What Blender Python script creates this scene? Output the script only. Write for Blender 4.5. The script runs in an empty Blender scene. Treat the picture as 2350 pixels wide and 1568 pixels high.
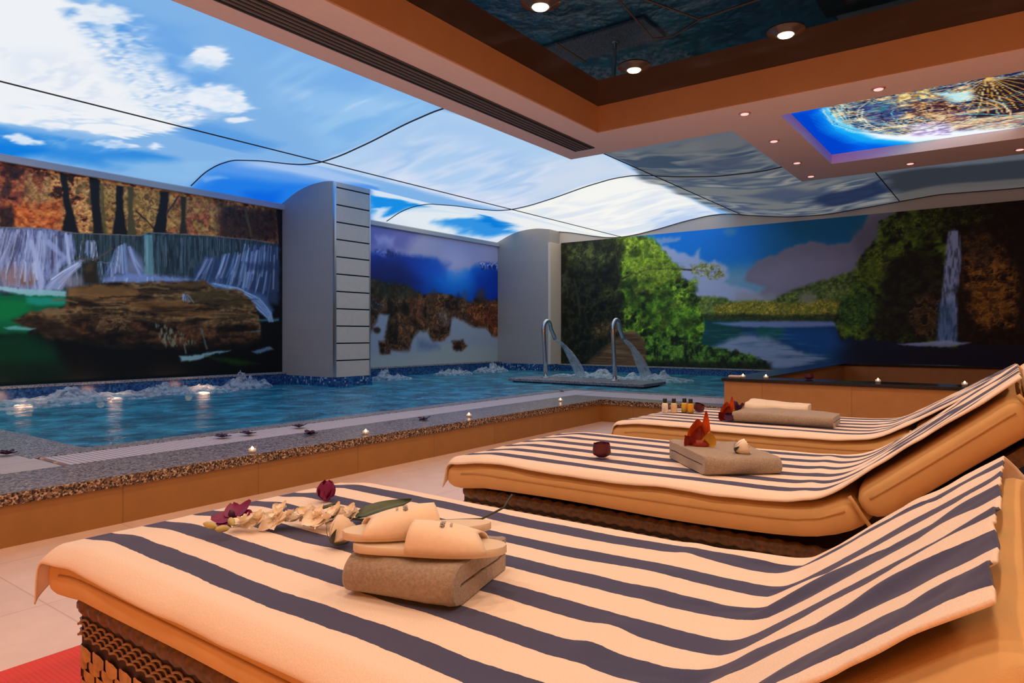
import bpy, math, random
import numpy as np
from mathutils import Vector, Matrix
PI = math.pi
random.seed(7)
SC = bpy.context.scene
COL = SC.collection

# ------------------------------------------------------------------ camera, world, exposure
FOCAL_PX = 1565.0
cam = bpy.data.cameras.new('camera')
cam.sensor_width = 36.0
cam.lens = 36.0 * FOCAL_PX / 2350.0
cam.shift_y = -16.0 / 2350.0
cam.clip_start = 0.02
camo = bpy.data.objects.new('camera', cam)
COL.objects.link(camo)
camo.location = (0, 0, 0.9)
camo.rotation_euler = (PI / 2, 0, math.radians(36.19))
SC.camera = camo

w = bpy.data.worlds.new('room_dark')
w.use_nodes = True
w.node_tree.nodes['Background'].inputs[0].default_value = (0.02, 0.02, 0.025, 1)
w.node_tree.nodes['Background'].inputs[1].default_value = 0.3
SC.world = w

SC.view_settings.view_transform = 'Standard'
SC.view_settings.look = 'None'
SC.view_settings.gamma = 1.0
SC.view_settings.use_curve_mapping = False
SC.view_settings.exposure = 0.0
SC.cycles.use_denoising = True
SC.cycles.max_bounces = 8
SC.cycles.diffuse_bounces = 4
SC.cycles.glossy_bounces = 4
SC.cycles.transparent_max_bounces = 12
SC.cycles.caustics_reflective = False
SC.cycles.caustics_refractive = False
SC.cycles.sample_clamp_indirect = 4.0

WARM = (1.0, 0.64, 0.42)       # downlights over the loungers
AMBER = (1.0, 0.36, 0.07)      # low wall lamps behind the loungers
DOWN_W = 34.0
WALL_W = 20.0
# ---- printed artwork: drawn in image pixels, converted to metres on each panel (along, up) ----
ART_FALLS=[
('poly',[(1.238,3.24),(8.729,5.241),(8.729,-0.625),(1.238,0.078)],(8,13,12),0.0056,0.0,0.111,1.0),
('leaf',[(1.56,3.56),(7.094,3.448),(7.181,2.477),(1.56,2.061)],[(46,26,18),(118,60,34),(170,96,48),(204,144,78),(164,130,68),(190,108,54),(110,84,44)],0.038,0.0109,0.0,0.1086,1.0,1.0),
('leaf',[(1.56,3.326),(3.457,3.097),(3.384,2.52),(3.265,2.391),(1.56,2.296)],[(45,20,20),(95,38,32),(125,52,38),(150,80,45)],0.0324,0.0926,0.0463,0.0926,0.85,1.0),
('leaf',[(3.195,2.547),(3.809,2.7),(3.835,2.294),(3.125,2.234)],[(150,62,25),(190,88,38),(205,112,50)],0.0316,0.0633,0.0422,0.1055,0.85,1.0),
('leaf',[(3.408,2.974),(3.655,2.992),(3.681,2.679),(3.457,2.587)],[(130,95,50),(165,125,75),(140,70,40)],0.0266,0.0639,0.0426,0.0798,0.8,1.0),
('leaf',[(4.325,3.026),(5.081,3.032),(5.081,2.382),(4.325,2.293)],[(120,85,35),(165,120,55),(180,135,65),(95,60,30)],0.037,0.0864,0.0493,0.1234,0.7,1.0),
('leaf',[(5.211,3.054),(6.201,3.08),(6.201,2.513),(5.211,2.397)],[(185,130,60),(150,100,45),(120,80,40),(170,80,45)],0.0416,0.0971,0.0555,0.1388,0.7,1.0),
('poly',[(6.05,2.986),(7.181,3.084),(7.181,2.477),(6.05,2.461)],(36,26,22),0.1073,0.0766,0.1533,0.85),
('leaf',[(6.125,2.962),(7.094,3.033),(7.094,2.581),(6.201,2.513)],[(36,24,20),(60,32,26),(40,30,22),(75,45,30)],0.0384,0.0768,0.0461,0.1536,0.5,1.0),
('poly',[(3.794,3.076),(3.888,3.065),(3.903,2.832),(3.957,2.545),(4.032,2.282),(3.819,2.269),(3.861,2.532),(3.825,2.819)],(22,20,20),0.0139,0.0167,0.0779,1.0),
('poly',[(4.146,3.084),(4.286,3.068),(4.297,2.716),(4.354,2.296),(4.207,2.291),(4.185,2.699)],(22,20,20),0.0146,0.0175,0.0817,1.0),
('poly',[(4.504,3.027),(4.604,3.026),(4.599,2.7),(4.67,2.321),(4.457,2.296),(4.504,2.686)],(22,20,20),0.0152,0.0182,0.0849,1.0),
('poly',[(5.132,3.04),(5.263,3.062),(5.237,2.729),(5.198,2.395),(5.017,2.374),(5.094,2.709)],(22,20,20),0.0163,0.0196,0.0913,1.0),
('poly',[(4.286,3.019),(4.342,3.017),(4.354,2.725),(4.388,2.3),(4.331,2.294),(4.297,2.716)],(82,72,38),0.0177,0.0118,0.059,0.8),
('poly',[(4.658,3.035),(4.749,3.039),(4.731,2.72),(4.792,2.341),(4.658,2.326),(4.67,2.711)],(74,64,36),0.0155,0.0124,0.0618,1.0),
('poly',[(5.438,3.025),(5.534,3.027),(5.513,2.701),(5.548,2.457),(5.424,2.442),(5.451,2.693)],(44,38,26),0.0169,0.0136,0.0678,1.0),
('line',[(4.78,2.702),(4.922,2.588),(5.068,2.445)],0.019,(22,20,20),0.0127,0.0127,0.0952,1.0),
('line',[(5.224,2.727),(5.343,2.91),(5.411,3.021)],0.0266,(60,48,34),0.0133,0.0133,0.0998,1.0),
('line',[(6.537,2.988),(6.593,2.778),(6.642,2.565)],0.046,(72,62,38),0.023,0.0153,0.1149,1.0),
('leaf',[(3.125,2.481),(3.255,2.556),(3.284,2.254),(3.125,2.234)],[(25,18,22),(40,26,26)],0.0304,0.0304,0.0304,0.0761,0.9,1.0),
('leaf',[(3.218,3.021),(3.384,3.054),(3.336,2.876),(3.218,2.883)],[(30,18,20),(50,28,28)],0.0257,0.0308,0.0308,0.077,0.9,1.0),
('leaf',[(3.125,2.783),(3.227,2.801),(3.246,2.666),(3.125,2.618)],[(28,20,22),(50,30,28)],0.0253,0.0304,0.0304,0.0759,0.9,1.0),
('poly',[(1.56,2.155),(3.125,2.251),(3.555,2.294),(3.967,2.286),(4.847,2.348),(4.954,2.412),(5.881,2.469),(6.674,2.489),(7.181,2.477),(7.181,1.643),(1.56,1.312)],(30,37,40),0.0117,0.0058,0.0701,1.0),
('streak',[(1.56,2.155),(3.125,2.251),(3.555,2.294),(3.967,2.286),(4.847,2.348),(4.954,2.412),(5.881,2.469),(6.674,2.489),(7.181,2.477),(7.181,1.643),(1.56,1.312)],(88,98,92),0.0129,14,0.55,0.0175,0.0,0.0585,0.75),
('streak',[(1.56,2.155),(3.125,2.251),(3.555,2.294),(3.967,2.286),(4.847,2.348),(4.954,2.412),(5.881,2.469),(6.674,2.489),(7.181,2.477),(7.181,1.643),(1.56,1.312)],(50,70,72),0.0234,10,0.45,0.0175,0.0,0.0585,0.6),
('line',[(2.685,2.211),(3.125,2.251),(3.555,2.288),(3.967,2.28),(4.847,2.348),(4.954,2.405),(5.881,2.469),(6.674,2.489),(7.094,2.475)],0.0122,(150,130,110),0.0122,0.0061,0.0548,0.6),
('poly',[(1.56,2.132),(3.125,2.24),(3.655,2.295),(3.941,2.265),(3.978,2.044),(3.941,1.893),(3.706,1.728),(3.605,1.474),(1.56,1.35)],(92,98,136),0.0302,0.0201,0.0704,0.9),
('streak',[(1.56,2.132),(3.125,2.24),(3.655,2.295),(3.941,2.265),(3.978,2.044),(3.941,1.893),(3.706,1.728),(3.605,1.474),(1.56,1.35)],(156,164,192),0.0151,7,0.45,0.0302,0.0151,0.0906,0.7),
('poly',[(3.491,1.661),(3.481,1.618),(3.452,1.578),(3.407,1.546),(3.35,1.523),(3.288,1.513),(3.227,1.516),(3.173,1.532),(3.13,1.559),(3.103,1.594),(3.093,1.633),(3.103,1.675),(3.13,1.714),(3.173,1.746),(3.227,1.769),(3.288,1.781),(3.35,1.779),(3.407,1.765),(3.452,1.738),(3.481,1.702)],(142,112,104),0.0863,0.0257,0.0719,0.8),
('poly',[(3.535,1.618),(3.53,1.593),(3.516,1.57),(3.495,1.551),(3.467,1.539),(3.437,1.533),(3.407,1.535),(3.38,1.545),(3.359,1.561),(3.345,1.582),(3.341,1.606),(3.345,1.63),(3.359,1.653),(3.38,1.672),(3.407,1.685),(3.437,1.691),(3.467,1.689),(3.495,1.68),(3.516,1.664),(3.53,1.643)],(124,84,60),0.0514,0.021,0.0524,0.75),
('poly',[(3.284,2.059),(3.28,2.014),(3.271,1.973),(3.257,1.939),(3.238,1.917),(3.218,1.908),(3.198,1.913),(3.18,1.932),(3.165,1.962),(3.156,2.001),(3.153,2.045),(3.156,2.09),(3.165,2.13),(3.18,2.164),(3.198,2.186),(3.218,2.196),(3.238,2.191),(3.257,2.173),(3.271,2.143),(3.28,2.103)],(60,60,84),0.057,0.0254,0.061,0.6),
('poly',[(3.819,1.999),(3.816,1.963),(3.806,1.929),(3.79,1.902),(3.769,1.884),(3.747,1.876),(3.725,1.88),(3.705,1.895),(3.689,1.919),(3.679,1.95),(3.676,1.986),(3.679,2.022),(3.689,2.055),(3.705,2.082),(3.725,2.101),(3.747,2.109),(3.769,2.105),(3.79,2.091),(3.806,2.067),(3.816,2.035)],(84,84,112),0.0612,0.0273,0.0656,0.5),
('line',[(3.199,2.237),(3.147,2.036),(3.062,1.835)],0.0111,(54,54,74),0.0151,0.0,0.0503,0.6),
('line',[(3.041,2.165),(2.976,1.906),(2.871,1.647)],0.0186,(50,50,68),0.0147,0.0,0.0491,0.55),
('line',[(3.743,2.221),(3.733,2.029),(3.715,1.837)],0.0196,(70,64,74),0.0164,0.0,0.0545,0.41),
('line',[(3.782,2.269),(3.777,2.064),(3.768,1.858)],0.0209,(48,48,66),0.0165,0.0,0.0549,0.56),
('line',[(3.49,2.224),(3.466,1.984),(3.427,1.743)],0.0137,(59,53,62),0.0158,0.0,0.0526,0.39),
('line',[(3.398,2.248),(3.36,1.96),(3.297,1.671)],0.0114,(55,55,75),0.0155,0.0,0.0518,0.46),
('line',[(3.417,2.238),(3.388,2.041),(3.341,1.844)],0.0135,(39,41,57),0.0156,0.0,0.052,0.36),
('line',[(3.384,2.231),(3.348,2.035),(3.29,1.839)],0.0114,(40,42,58),0.0155,0.0,0.0517,0.47),
('line',[(3.799,2.279),(3.802,2.064),(3.807,1.849)],0.0204,(56,56,76),0.0165,0.0,0.0551,0.59),
('line',[(3.672,2.171),(3.653,2.004),(3.622,1.837)],0.021,(62,56,66),0.0162,0.0,0.054,0.49),
('line',[(3.755,2.271),(3.745,2.036),(3.729,1.8)],0.0104,(55,55,75),0.0164,0.0,0.0546,0.47),
('line',[(3.316,2.18),(3.272,1.921),(3.201,1.663)],0.0205,(57,52,61),0.0154,0.0,0.0512,0.43),
('line',[(3.174,2.231),(3.116,2.03),(3.022,1.828)],0.0145,(39,41,57),0.015,0.0,0.0501,0.47),
('line',[(3.277,2.239),(3.235,2.022),(3.168,1.804)],0.0137,(71,64,75),0.0153,0.0,0.0509,0.37),
('line',[(3.36,2.245),(3.32,2.034),(3.256,1.822)],0.0082,(38,40,55),0.0155,0.0,0.0515,0.38),
('line',[(3.205,2.233),(3.151,1.934),(3.064,1.635)],0.0116,(42,44,61),0.0151,0.0,0.0503,0.34),
('line',[(3.511,2.156),(3.486,1.908),(3.445,1.66)],0.009,(38,40,55),0.0158,0.0,0.0527,0.36),
('line',[(3.811,2.214),(3.815,2.026),(3.821,1.837)],0.0138,(60,55,64),0.0166,0.0,0.0552,0.36),
('line',[(3.738,2.229),(3.729,2.022),(3.713,1.814)],0.0174,(59,59,81),0.0164,0.0,0.0545,0.31),
('line',[(3.837,2.281),(3.843,2.013),(3.854,1.746)],0.015,(40,42,58),0.0166,0.0,0.0554,0.44),
('line',[(3.354,2.242),(3.317,2.038),(3.259,1.833)],0.0093,(69,63,73),0.0155,0.0,0.0515,0.54),
('line',[(3.72,2.247),(3.711,1.961),(3.697,1.675)],0.019,(65,59,69),0.0163,0.0,0.0544,0.47),
('line',[(3.721,2.215),(3.711,2.058),(3.695,1.902)],0.0201,(38,40,55),0.0163,0.0,0.0544,0.48),
('line',[(3.112,2.231),(3.056,1.978),(2.967,1.726)],0.0084,(58,58,79),0.0149,0.0,0.0496,0.46),
('line',[(3.333,2.207),(3.289,2.016),(3.22,1.824)],0.0092,(48,48,66),0.0154,0.0,0.0513,0.49),
('line',[(3.823,2.222),(3.822,1.955),(3.82,1.689)],0.0215,(39,41,57),0.0166,0.0,0.0552,0.49),
('line',[(3.883,2.254),(3.896,1.965),(3.921,1.676)],0.0089,(163,169,185),0.0145,0.0,0.0558,0.62),
('line',[(3.298,2.246),(3.254,1.914),(3.177,1.582)],0.0077,(114,122,147),0.0133,0.0,0.051,0.75),
('line',[(3.55,2.24),(3.53,1.971),(3.494,1.701)],0.0191,(188,195,213),0.0138,0.0,0.0531,0.68),
('line',[(3.625,2.214),(3.611,1.875),(3.586,1.537)],0.0177,(130,139,165),0.0139,0.0,0.0537,0.75),
('line',[(3.562,2.235),(3.539,1.907),(3.498,1.58)],0.0074,(114,123,147),0.0138,0.0,0.0531,0.46),
('line',[(3.758,2.259),(3.766,1.996),(3.78,1.732)],0.0181,(130,140,168),0.0143,0.0,0.0548,0.43),
('line',[(3.594,2.242),(3.577,1.98),(3.546,1.718)],0.0133,(154,162,185),0.0139,0.0,0.0534,0.74),
('line',[(3.069,2.225),(3.0,1.998),(2.879,1.769)],0.0177,(204,208,222),0.0128,0.0,0.0492,0.43),
('line',[(3.879,2.154),(3.892,1.928),(3.917,1.703)],0.0178,(182,188,206),0.0145,0.0,0.0558,0.54),
('line',[(3.881,2.229),(3.9,1.895),(3.934,1.561)],0.0167,(121,130,157),0.0145,0.0,0.0558,0.64),
('line',[(3.481,2.193),(3.455,1.929),(3.411,1.664)],0.0116,(118,128,153),0.0137,0.0,0.0525,0.41),
('line',[(3.155,2.207),(3.094,1.905),(2.986,1.603)],0.008,(202,206,220),0.013,0.0,0.0499,0.43),
('line',[(3.929,2.235),(3.957,1.951),(4.008,1.666)],0.0135,(159,167,192),0.0146,0.0,0.0563,0.69),
('line',[(3.429,2.246),(3.391,1.882),(3.323,1.518)],0.0083,(196,202,222),0.0135,0.0,0.052,0.76),
('line',[(3.629,2.229),(3.622,1.994),(3.61,1.759)],0.0091,(188,194,212),0.014,0.0,0.0537,0.83),
('line',[(3.063,2.206),(2.994,1.896),(2.873,1.587)],0.0138,(187,193,211),0.0128,0.0,0.0492,0.83),
('line',[(3.83,2.193),(3.842,1.91),(3.864,1.627)],0.0122,(125,134,159),0.0144,0.0,0.0554,0.5),
('line',[(3.26,2.191),(3.207,1.977),(3.113,1.762)],0.0142,(133,142,169),0.0132,0.0,0.0507,0.79),
('line',[(3.289,2.21),(3.239,2.01),(3.151,1.809)],0.0158,(143,150,172),0.0132,0.0,0.0509,0.44),
('line',[(3.093,2.233),(3.019,1.98),(2.89,1.725)],0.0158,(126,135,160),0.0128,0.0,0.0493,0.85),
('line',[(3.655,2.161),(3.651,1.941),(3.644,1.721)],0.0081,(139,149,177),0.014,0.0,0.054,0.68),
('line',[(3.864,2.247),(3.882,1.903),(3.913,1.56)],0.0095,(162,170,195),0.0145,0.0,0.0557,0.66),
('line',[(3.751,2.202),(3.757,1.948),(3.767,1.695)],0.0181,(164,173,198),0.0142,0.0,0.0548,0.8),
('line',[(3.607,2.162),(3.594,1.914),(3.571,1.667)],0.0086,(138,148,178),0.0139,0.0,0.0535,0.42),
('line',[(3.47,2.196),(3.443,2.009),(3.395,1.821)],0.0178,(133,144,173),0.0136,0.0,0.0524,0.71),
('line',[(3.094,2.234),(3.028,1.934),(2.912,1.634)],0.0133,(182,188,206),0.0128,0.0,0.0494,0.41),
('line',[(3.681,2.267),(3.675,2.035),(3.665,1.802)],0.0103,(134,145,174),0.0141,0.0,0.0541,0.57),
('line',[(3.554,2.256),(3.533,1.883),(3.495,1.511)],0.0154,(130,139,165),0.0138,0.0,0.0531,0.75),
('line',[(3.653,2.226),(3.64,2.034),(3.618,1.842)],0.0183,(120,129,155),0.014,0.0,0.0539,0.83),
('line',[(3.881,2.267),(3.901,2.032),(3.938,1.797)],0.01,(133,140,161),0.0145,0.0,0.0558,0.53),
('line',[(3.867,2.265),(3.886,2.051),(3.92,1.838)],0.0162,(182,188,206),0.0145,0.0,0.0557,0.82),
('line',[(3.219,2.218),(3.164,1.887),(3.067,1.558)],0.0181,(148,156,179),0.0131,0.0,0.0504,0.47),
('line',[(3.21,2.194),(3.149,1.84),(3.042,1.487)],0.008,(139,149,177),0.0131,0.0,0.0503,0.74),
('line',[(3.61,2.139),(3.601,1.866),(3.584,1.593)],0.0096,(185,191,209),0.0139,0.0,0.0536,0.67),
('line',[(3.58,2.135),(3.566,1.846),(3.54,1.558)],0.0091,(163,169,185),0.0139,0.0,0.0533,0.83),
('line',[(3.905,2.215),(3.932,2.033),(3.979,1.852)],0.0095,(178,181,194),0.0146,0.0,0.0561,0.46),
('line',[(3.431,2.199),(3.398,1.954),(3.339,1.709)],0.0068,(159,168,192),0.0135,0.0,0.0521,0.47),
('line',[(3.187,2.222),(3.128,1.984),(3.025,1.746)],0.0125,(121,131,157),0.013,0.0,0.0501,0.45),
('line',[(3.192,2.237),(3.13,1.934),(3.021,1.632)],0.016,(139,146,168),0.013,0.0,0.0501,0.73),
('line',[(3.892,2.235),(3.906,1.999),(3.931,1.763)],0.0201,(181,184,197),0.0145,0.0,0.0559,0.68),
('line',[(3.309,2.246),(3.265,1.959),(3.186,1.671)],0.0102,(183,186,199),0.0133,0.0,0.0511,0.67),
('line',[(3.038,2.23),(2.959,1.901),(2.823,1.573)],0.0098,(128,137,162),0.0127,0.0,0.0489,0.41),
('line',[(3.609,2.228),(3.593,1.937),(3.563,1.646)],0.0102,(164,169,185),0.0139,0.0,0.0535,0.6),
('line',[(3.275,2.188),(3.222,1.945),(3.127,1.701)],0.0132,(142,152,180),0.0132,0.0,0.0508,0.56),
('line',[(3.546,2.196),(3.52,1.992),(3.474,1.788)],0.017,(177,183,200),0.0138,0.0,0.053,0.43),
('line',[(3.576,2.258),(3.555,1.957),(3.517,1.655)],0.0106,(151,159,183),0.0138,0.0,0.0532,0.82),
('line',[(3.657,2.266),(3.653,2.033),(3.644,1.8)],0.0124,(122,131,155),0.014,0.0,0.054,0.79),
('line',[(3.178,2.165),(3.115,1.872),(3.005,1.579)],0.011,(168,174,190),0.013,0.0,0.05,0.4),
('line',[(3.48,2.216),(3.455,2.014),(3.412,1.811)],0.0163,(161,169,194),0.0137,0.0,0.0525,0.41),
('line',[(3.169,2.181),(3.104,1.967),(2.991,1.751)],0.006,(168,177,202),0.013,0.0,0.0499,0.4),
('line',[(3.254,2.207),(3.2,1.996),(3.107,1.785)],0.0122,(183,189,206),0.0132,0.0,0.0506,0.65),
('line',[(3.638,2.265),(3.627,2.034),(3.607,1.802)],0.0108,(131,140,166),0.014,0.0,0.0538,0.52),
('line',[(3.537,2.248),(3.516,2.032),(3.48,1.816)],0.0101,(158,163,178),0.0138,0.0,0.053,0.69),
('line',[(3.723,2.246),(3.727,2.025),(3.735,1.804)],0.0147,(185,188,201),0.0142,0.0,0.0545,0.48),
('line',[(3.435,2.197),(3.402,1.916),(3.344,1.635)],0.0135,(167,172,189),0.0135,0.0,0.0521,0.66),
('line',[(3.547,2.248),(3.531,2.017),(3.503,1.786)],0.0154,(135,146,175),0.0138,0.0,0.0531,0.64),
('line',[(3.566,2.259),(3.551,2.023),(3.525,1.787)],0.0106,(190,196,214),0.0138,0.0,0.0532,0.78),
('line',[(3.148,2.237),(3.089,2.018),(2.986,1.798)],0.014,(164,172,197),0.013,0.0,0.0498,0.48),
('line',[(3.87,2.248),(3.888,1.991),(3.92,1.735)],0.0078,(187,190,203),0.0145,0.0,0.0557,0.76),
('line',[(3.075,2.229),(2.999,1.848),(2.867,1.47)],0.0172,(152,160,183),0.0128,0.0,0.0492,0.55),
('line',[(3.308,2.177),(3.256,1.938),(3.165,1.697)],0.0102,(127,136,161),0.0133,0.0,0.051,0.66),
('line',[(3.503,2.251),(3.473,1.968),(3.421,1.684)],0.0074,(135,142,163),0.0137,0.0,0.0526,0.46),
('line',[(3.392,2.232),(3.358,1.962),(3.298,1.691)],0.0114,(137,147,177),0.0135,0.0,0.0518,0.81),
('line',[(3.081,2.091),(3.014,1.783),(2.897,1.476)],0.0143,(193,197,210),0.0128,0.0,0.0493,0.8),
('line',[(3.432,1.836),(3.44,1.721),(3.451,1.605)],0.0199,(151,159,182),0.0157,0.0,0.0525,0.68),
('line',[(3.5,1.836),(3.512,1.727),(3.527,1.619)],0.0164,(194,197,211),0.0159,0.0,0.053,0.62),
('line',[(3.38,1.822),(3.385,1.7),(3.39,1.577)],0.013,(116,125,150),0.0156,0.0,0.0521,0.41),
('line',[(3.41,1.806),(3.417,1.649),(3.426,1.491)],0.023,(146,156,185),0.0157,0.0,0.0523,0.72),
('line',[(3.537,1.836),(3.548,1.685),(3.561,1.535)],0.0186,(159,167,191),0.016,0.0,0.0532,0.45),
('line',[(3.461,1.851),(3.468,1.738),(3.477,1.624)],0.0084,(130,139,165),0.0158,0.0,0.0527,0.68),
('line',[(3.556,1.852),(3.573,1.688),(3.593,1.523)],0.0187,(134,144,173),0.016,0.0,0.0534,0.36),
('line',[(3.146,1.798),(3.127,1.675),(3.103,1.553)],0.01,(140,150,178),0.0151,0.0,0.0502,0.35),
('line',[(3.195,1.81),(3.179,1.719),(3.159,1.629)],0.0137,(118,127,153),0.0152,0.0,0.0506,0.4),
('line',[(3.545,1.814),(3.559,1.679),(3.575,1.545)],0.0219,(113,122,146),0.016,0.0,0.0533,0.49),
('line',[(3.517,1.844),(3.525,1.733),(3.535,1.623)],0.0138,(207,211,226),0.0159,0.0,0.0531,0.73),
('line',[(3.548,1.822),(3.554,1.729),(3.561,1.635)],0.0149,(206,210,224),0.016,0.0,0.0533,0.68),
('line',[(3.652,1.865),(3.666,1.752),(3.683,1.639)],0.0151,(136,145,172),0.0162,0.0,0.0541,0.73),
('line',[(3.342,1.825),(3.336,1.688),(3.328,1.551)],0.0186,(131,140,166),0.0155,0.0,0.0517,0.66),
('line',[(3.514,1.85),(3.523,1.738),(3.534,1.626)],0.0143,(185,191,209),0.0159,0.0,0.053,0.57),
('line',[(3.479,1.824),(3.482,1.667),(3.485,1.509)],0.0084,(161,170,194),0.0158,0.0,0.0527,0.55),
('line',[(3.494,1.847),(3.495,1.729),(3.497,1.611)],0.0122,(161,166,182),0.0159,0.0,0.0528,0.51),
('line',[(3.401,1.832),(3.397,1.71),(3.393,1.589)],0.0193,(201,205,219),0.0156,0.0,0.0521,0.73),
('line',[(3.541,1.81),(3.552,1.714),(3.566,1.619)],0.0085,(170,176,192),0.016,0.0,0.0533,0.43),
('line',[(3.529,1.853),(3.54,1.745),(3.553,1.637)],0.0149,(127,137,165),0.016,0.0,0.0532,0.65),
('line',[(3.3,1.831),(3.3,1.675),(3.301,1.519)],0.0118,(196,199,213),0.0154,0.0,0.0514,0.39),
('line',[(3.483,1.82),(3.496,1.663),(3.511,1.505)],0.0153,(206,210,224),0.0159,0.0,0.0529,0.46),
('line',[(3.541,1.856),(3.549,1.757),(3.559,1.657)],0.0154,(185,191,209),0.016,0.0,0.0532,0.36),
('line',[(3.211,1.82),(3.2,1.711),(3.186,1.603)],0.0117,(187,191,204),0.0152,0.0,0.0507,0.52),
('line',[(3.508,1.854),(3.519,1.751),(3.532,1.648)],0.0212,(187,194,212),0.0159,0.0,0.053,0.56),
('line',[(3.281,1.821),(3.28,1.726),(3.279,1.63)],0.0133,(193,196,210),0.0154,0.0,0.0513,0.49),
('line',[(3.466,2.101),(3.525,1.857),(3.58,1.633),(3.565,1.472)],0.0584,(170,178,204),0.0372,0.0159,0.0637,0.8),
('line',[(3.665,2.123),(3.84,1.943),(3.747,1.748),(3.665,1.5)],0.0654,(162,170,200),0.0382,0.0164,0.0654,0.7),
('poly',[(3.605,1.508),(3.732,1.66),(3.914,1.82),(4.01,1.911),(4.086,1.918),(3.925,1.715),(3.809,1.484)],(152,164,194),0.0278,0.0167,0.0555,0.85),
('line',[(4.007,1.881),(3.824,1.753),(3.679,1.631)],0.0138,(133,143,172),0.0122,0.0,0.0553,0.82),
('line',[(4.015,1.879),(3.844,1.755),(3.708,1.637)],0.0155,(169,174,191),0.0122,0.0,0.0555,0.73),
('line',[(3.984,1.866),(3.794,1.707),(3.644,1.554)],0.0088,(129,139,166),0.0121,0.0,0.0551,0.77),
('line',[(4.013,1.872),(3.831,1.686),(3.686,1.508)],0.0105,(137,144,165),0.0122,0.0,0.0554,0.78),
('line',[(4.052,1.843),(3.905,1.675),(3.787,1.514)],0.014,(118,127,152),0.0123,0.0,0.0559,0.75),
('line',[(4.067,1.88),(3.912,1.734),(3.789,1.595)],0.0123,(189,193,206),0.0123,0.0,0.0559,0.56),
('line',[(4.059,1.868),(3.904,1.749),(3.78,1.635)],0.0156,(129,138,164),0.0123,0.0,0.0559,0.54),
('line',[(4.009,1.845),(3.83,1.707),(3.688,1.575)],0.0116,(184,190,209),0.0122,0.0,0.0554,0.56),
('line',[(4.058,1.851),(3.91,1.744),(3.791,1.642)],0.0151,(141,151,179),0.0123,0.0,0.0559,0.74),
('line',[(3.999,1.874),(3.818,1.68),(3.673,1.494)],0.0116,(136,145,172),0.0122,0.0,0.0553,0.52),
('line',[(4.052,1.881),(3.897,1.691),(3.774,1.509)],0.0128,(182,188,205),0.0123,0.0,0.0558,0.85),
('line',[(4.069,1.865),(3.922,1.701),(3.805,1.543)],0.009,(143,154,182),0.0123,0.0,0.056,0.64),
('line',[(3.998,1.887),(3.806,1.692),(3.654,1.505)],0.0077,(164,170,186),0.0121,0.0,0.0552,0.67),
('line',[(3.984,1.897),(3.793,1.759),(3.642,1.628)],0.0083,(132,143,171),0.0121,0.0,0.0551,0.71),
('line',[(3.974,1.903),(3.779,1.707),(3.624,1.52)],0.0121,(138,148,176),0.0121,0.0,0.055,0.66),
('line',[(4.014,1.871),(3.838,1.749),(3.698,1.632)],0.0144,(214,218,232),0.0122,0.0,0.0554,0.79),
('poly',[(4.086,1.63),(4.079,1.6),(4.059,1.572),(4.028,1.55),(3.989,1.534),(3.946,1.527),(3.903,1.529),(3.865,1.54),(3.835,1.559),(3.816,1.584),(3.809,1.613),(3.816,1.642),(3.835,1.67),(3.865,1.692),(3.903,1.708),(3.946,1.716),(3.989,1.714),(4.028,1.704),(4.059,1.685),(4.079,1.659)],(150,140,150),0.0629,0.0224,0.0673,0.65),
('line',[(4.233,2.185),(4.248,2.072),(4.264,1.959)],0.0093,(174,197,219),0.0128,0.0,0.0584,0.85),
('line',[(4.135,2.194),(4.124,2.114),(4.114,2.034)],0.0132,(146,157,185),0.0126,0.0,0.0574,0.62),
('line',[(4.147,2.191),(4.141,2.087),(4.136,1.984)],0.0121,(118,140,163),0.0127,0.0,0.0576,0.6),
('line',[(4.135,2.193),(4.134,2.103),(4.134,2.013)],0.0138,(134,159,184),0.0127,0.0,0.0575,0.61),
('line',[(4.059,2.179),(4.045,2.049),(4.032,1.919)],0.0085,(164,172,197),0.0125,0.0,0.0569,0.74),
('line',[(4.116,2.171),(4.109,2.094),(4.101,2.017)],0.0097,(130,140,166),0.0126,0.0,0.0573,0.59),
('line',[(4.176,2.195),(4.178,2.085),(4.18,1.974)],0.0156,(160,169,194),0.0127,0.0,0.0578,0.63),
('line',[(4.185,2.169),(4.18,2.071),(4.176,1.973)],0.0139,(135,144,171),0.0127,0.0,0.0579,0.67),
('line',[(4.14,2.189),(4.142,2.066),(4.145,1.943)],0.0138,(108,133,162),0.0127,0.0,0.0576,0.7),
('line',[(4.127,2.187),(4.127,2.09),(4.127,1.993)],0.0115,(137,144,166),0.0126,0.0,0.0575,0.69),
('line',[(4.213,2.203),(4.216,2.098),(4.218,1.993)],0.0163,(178,182,194),0.0128,0.0,0.0581,0.74),
('line',[(4.186,2.166),(4.193,2.059),(4.2,1.951)],0.0093,(127,137,164),0.0127,0.0,0.0579,0.58),
('line',[(4.158,2.199),(4.161,2.11),(4.165,2.021)],0.0075,(140,147,169),0.0127,0.0,0.0577,0.8),
('line',[(4.186,2.181),(4.196,2.058),(4.206,1.934)],0.0122,(213,217,232),0.0128,0.0,0.058,0.82),
('poly',[(4.075,1.869),(4.252,1.92),(4.274,1.606),(4.086,1.594)],(42,34,24),0.0289,0.0231,0.0578,1.0),
('poly',[(4.108,1.848),(4.207,1.892),(4.196,1.782),(4.119,1.752)],(74,58,40),0.0231,0.0173,0.0461,0.7),
('line',[(4.01,1.935),(4.252,1.956),(4.457,2.123)],0.0233,(90,72,60),0.0117,0.0117,0.0583,0.8),
('line',[(4.269,1.909),(4.469,1.92),(4.616,1.952)],0.012,(120,130,140),0.012,0.012,0.0599,0.7),
('poly',[(4.587,2.161),(4.707,2.199),(4.866,1.999),(4.928,1.722),(4.342,1.646),(4.423,1.898)],(84,92,118),0.0368,0.0306,0.0858,0.85),
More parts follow.
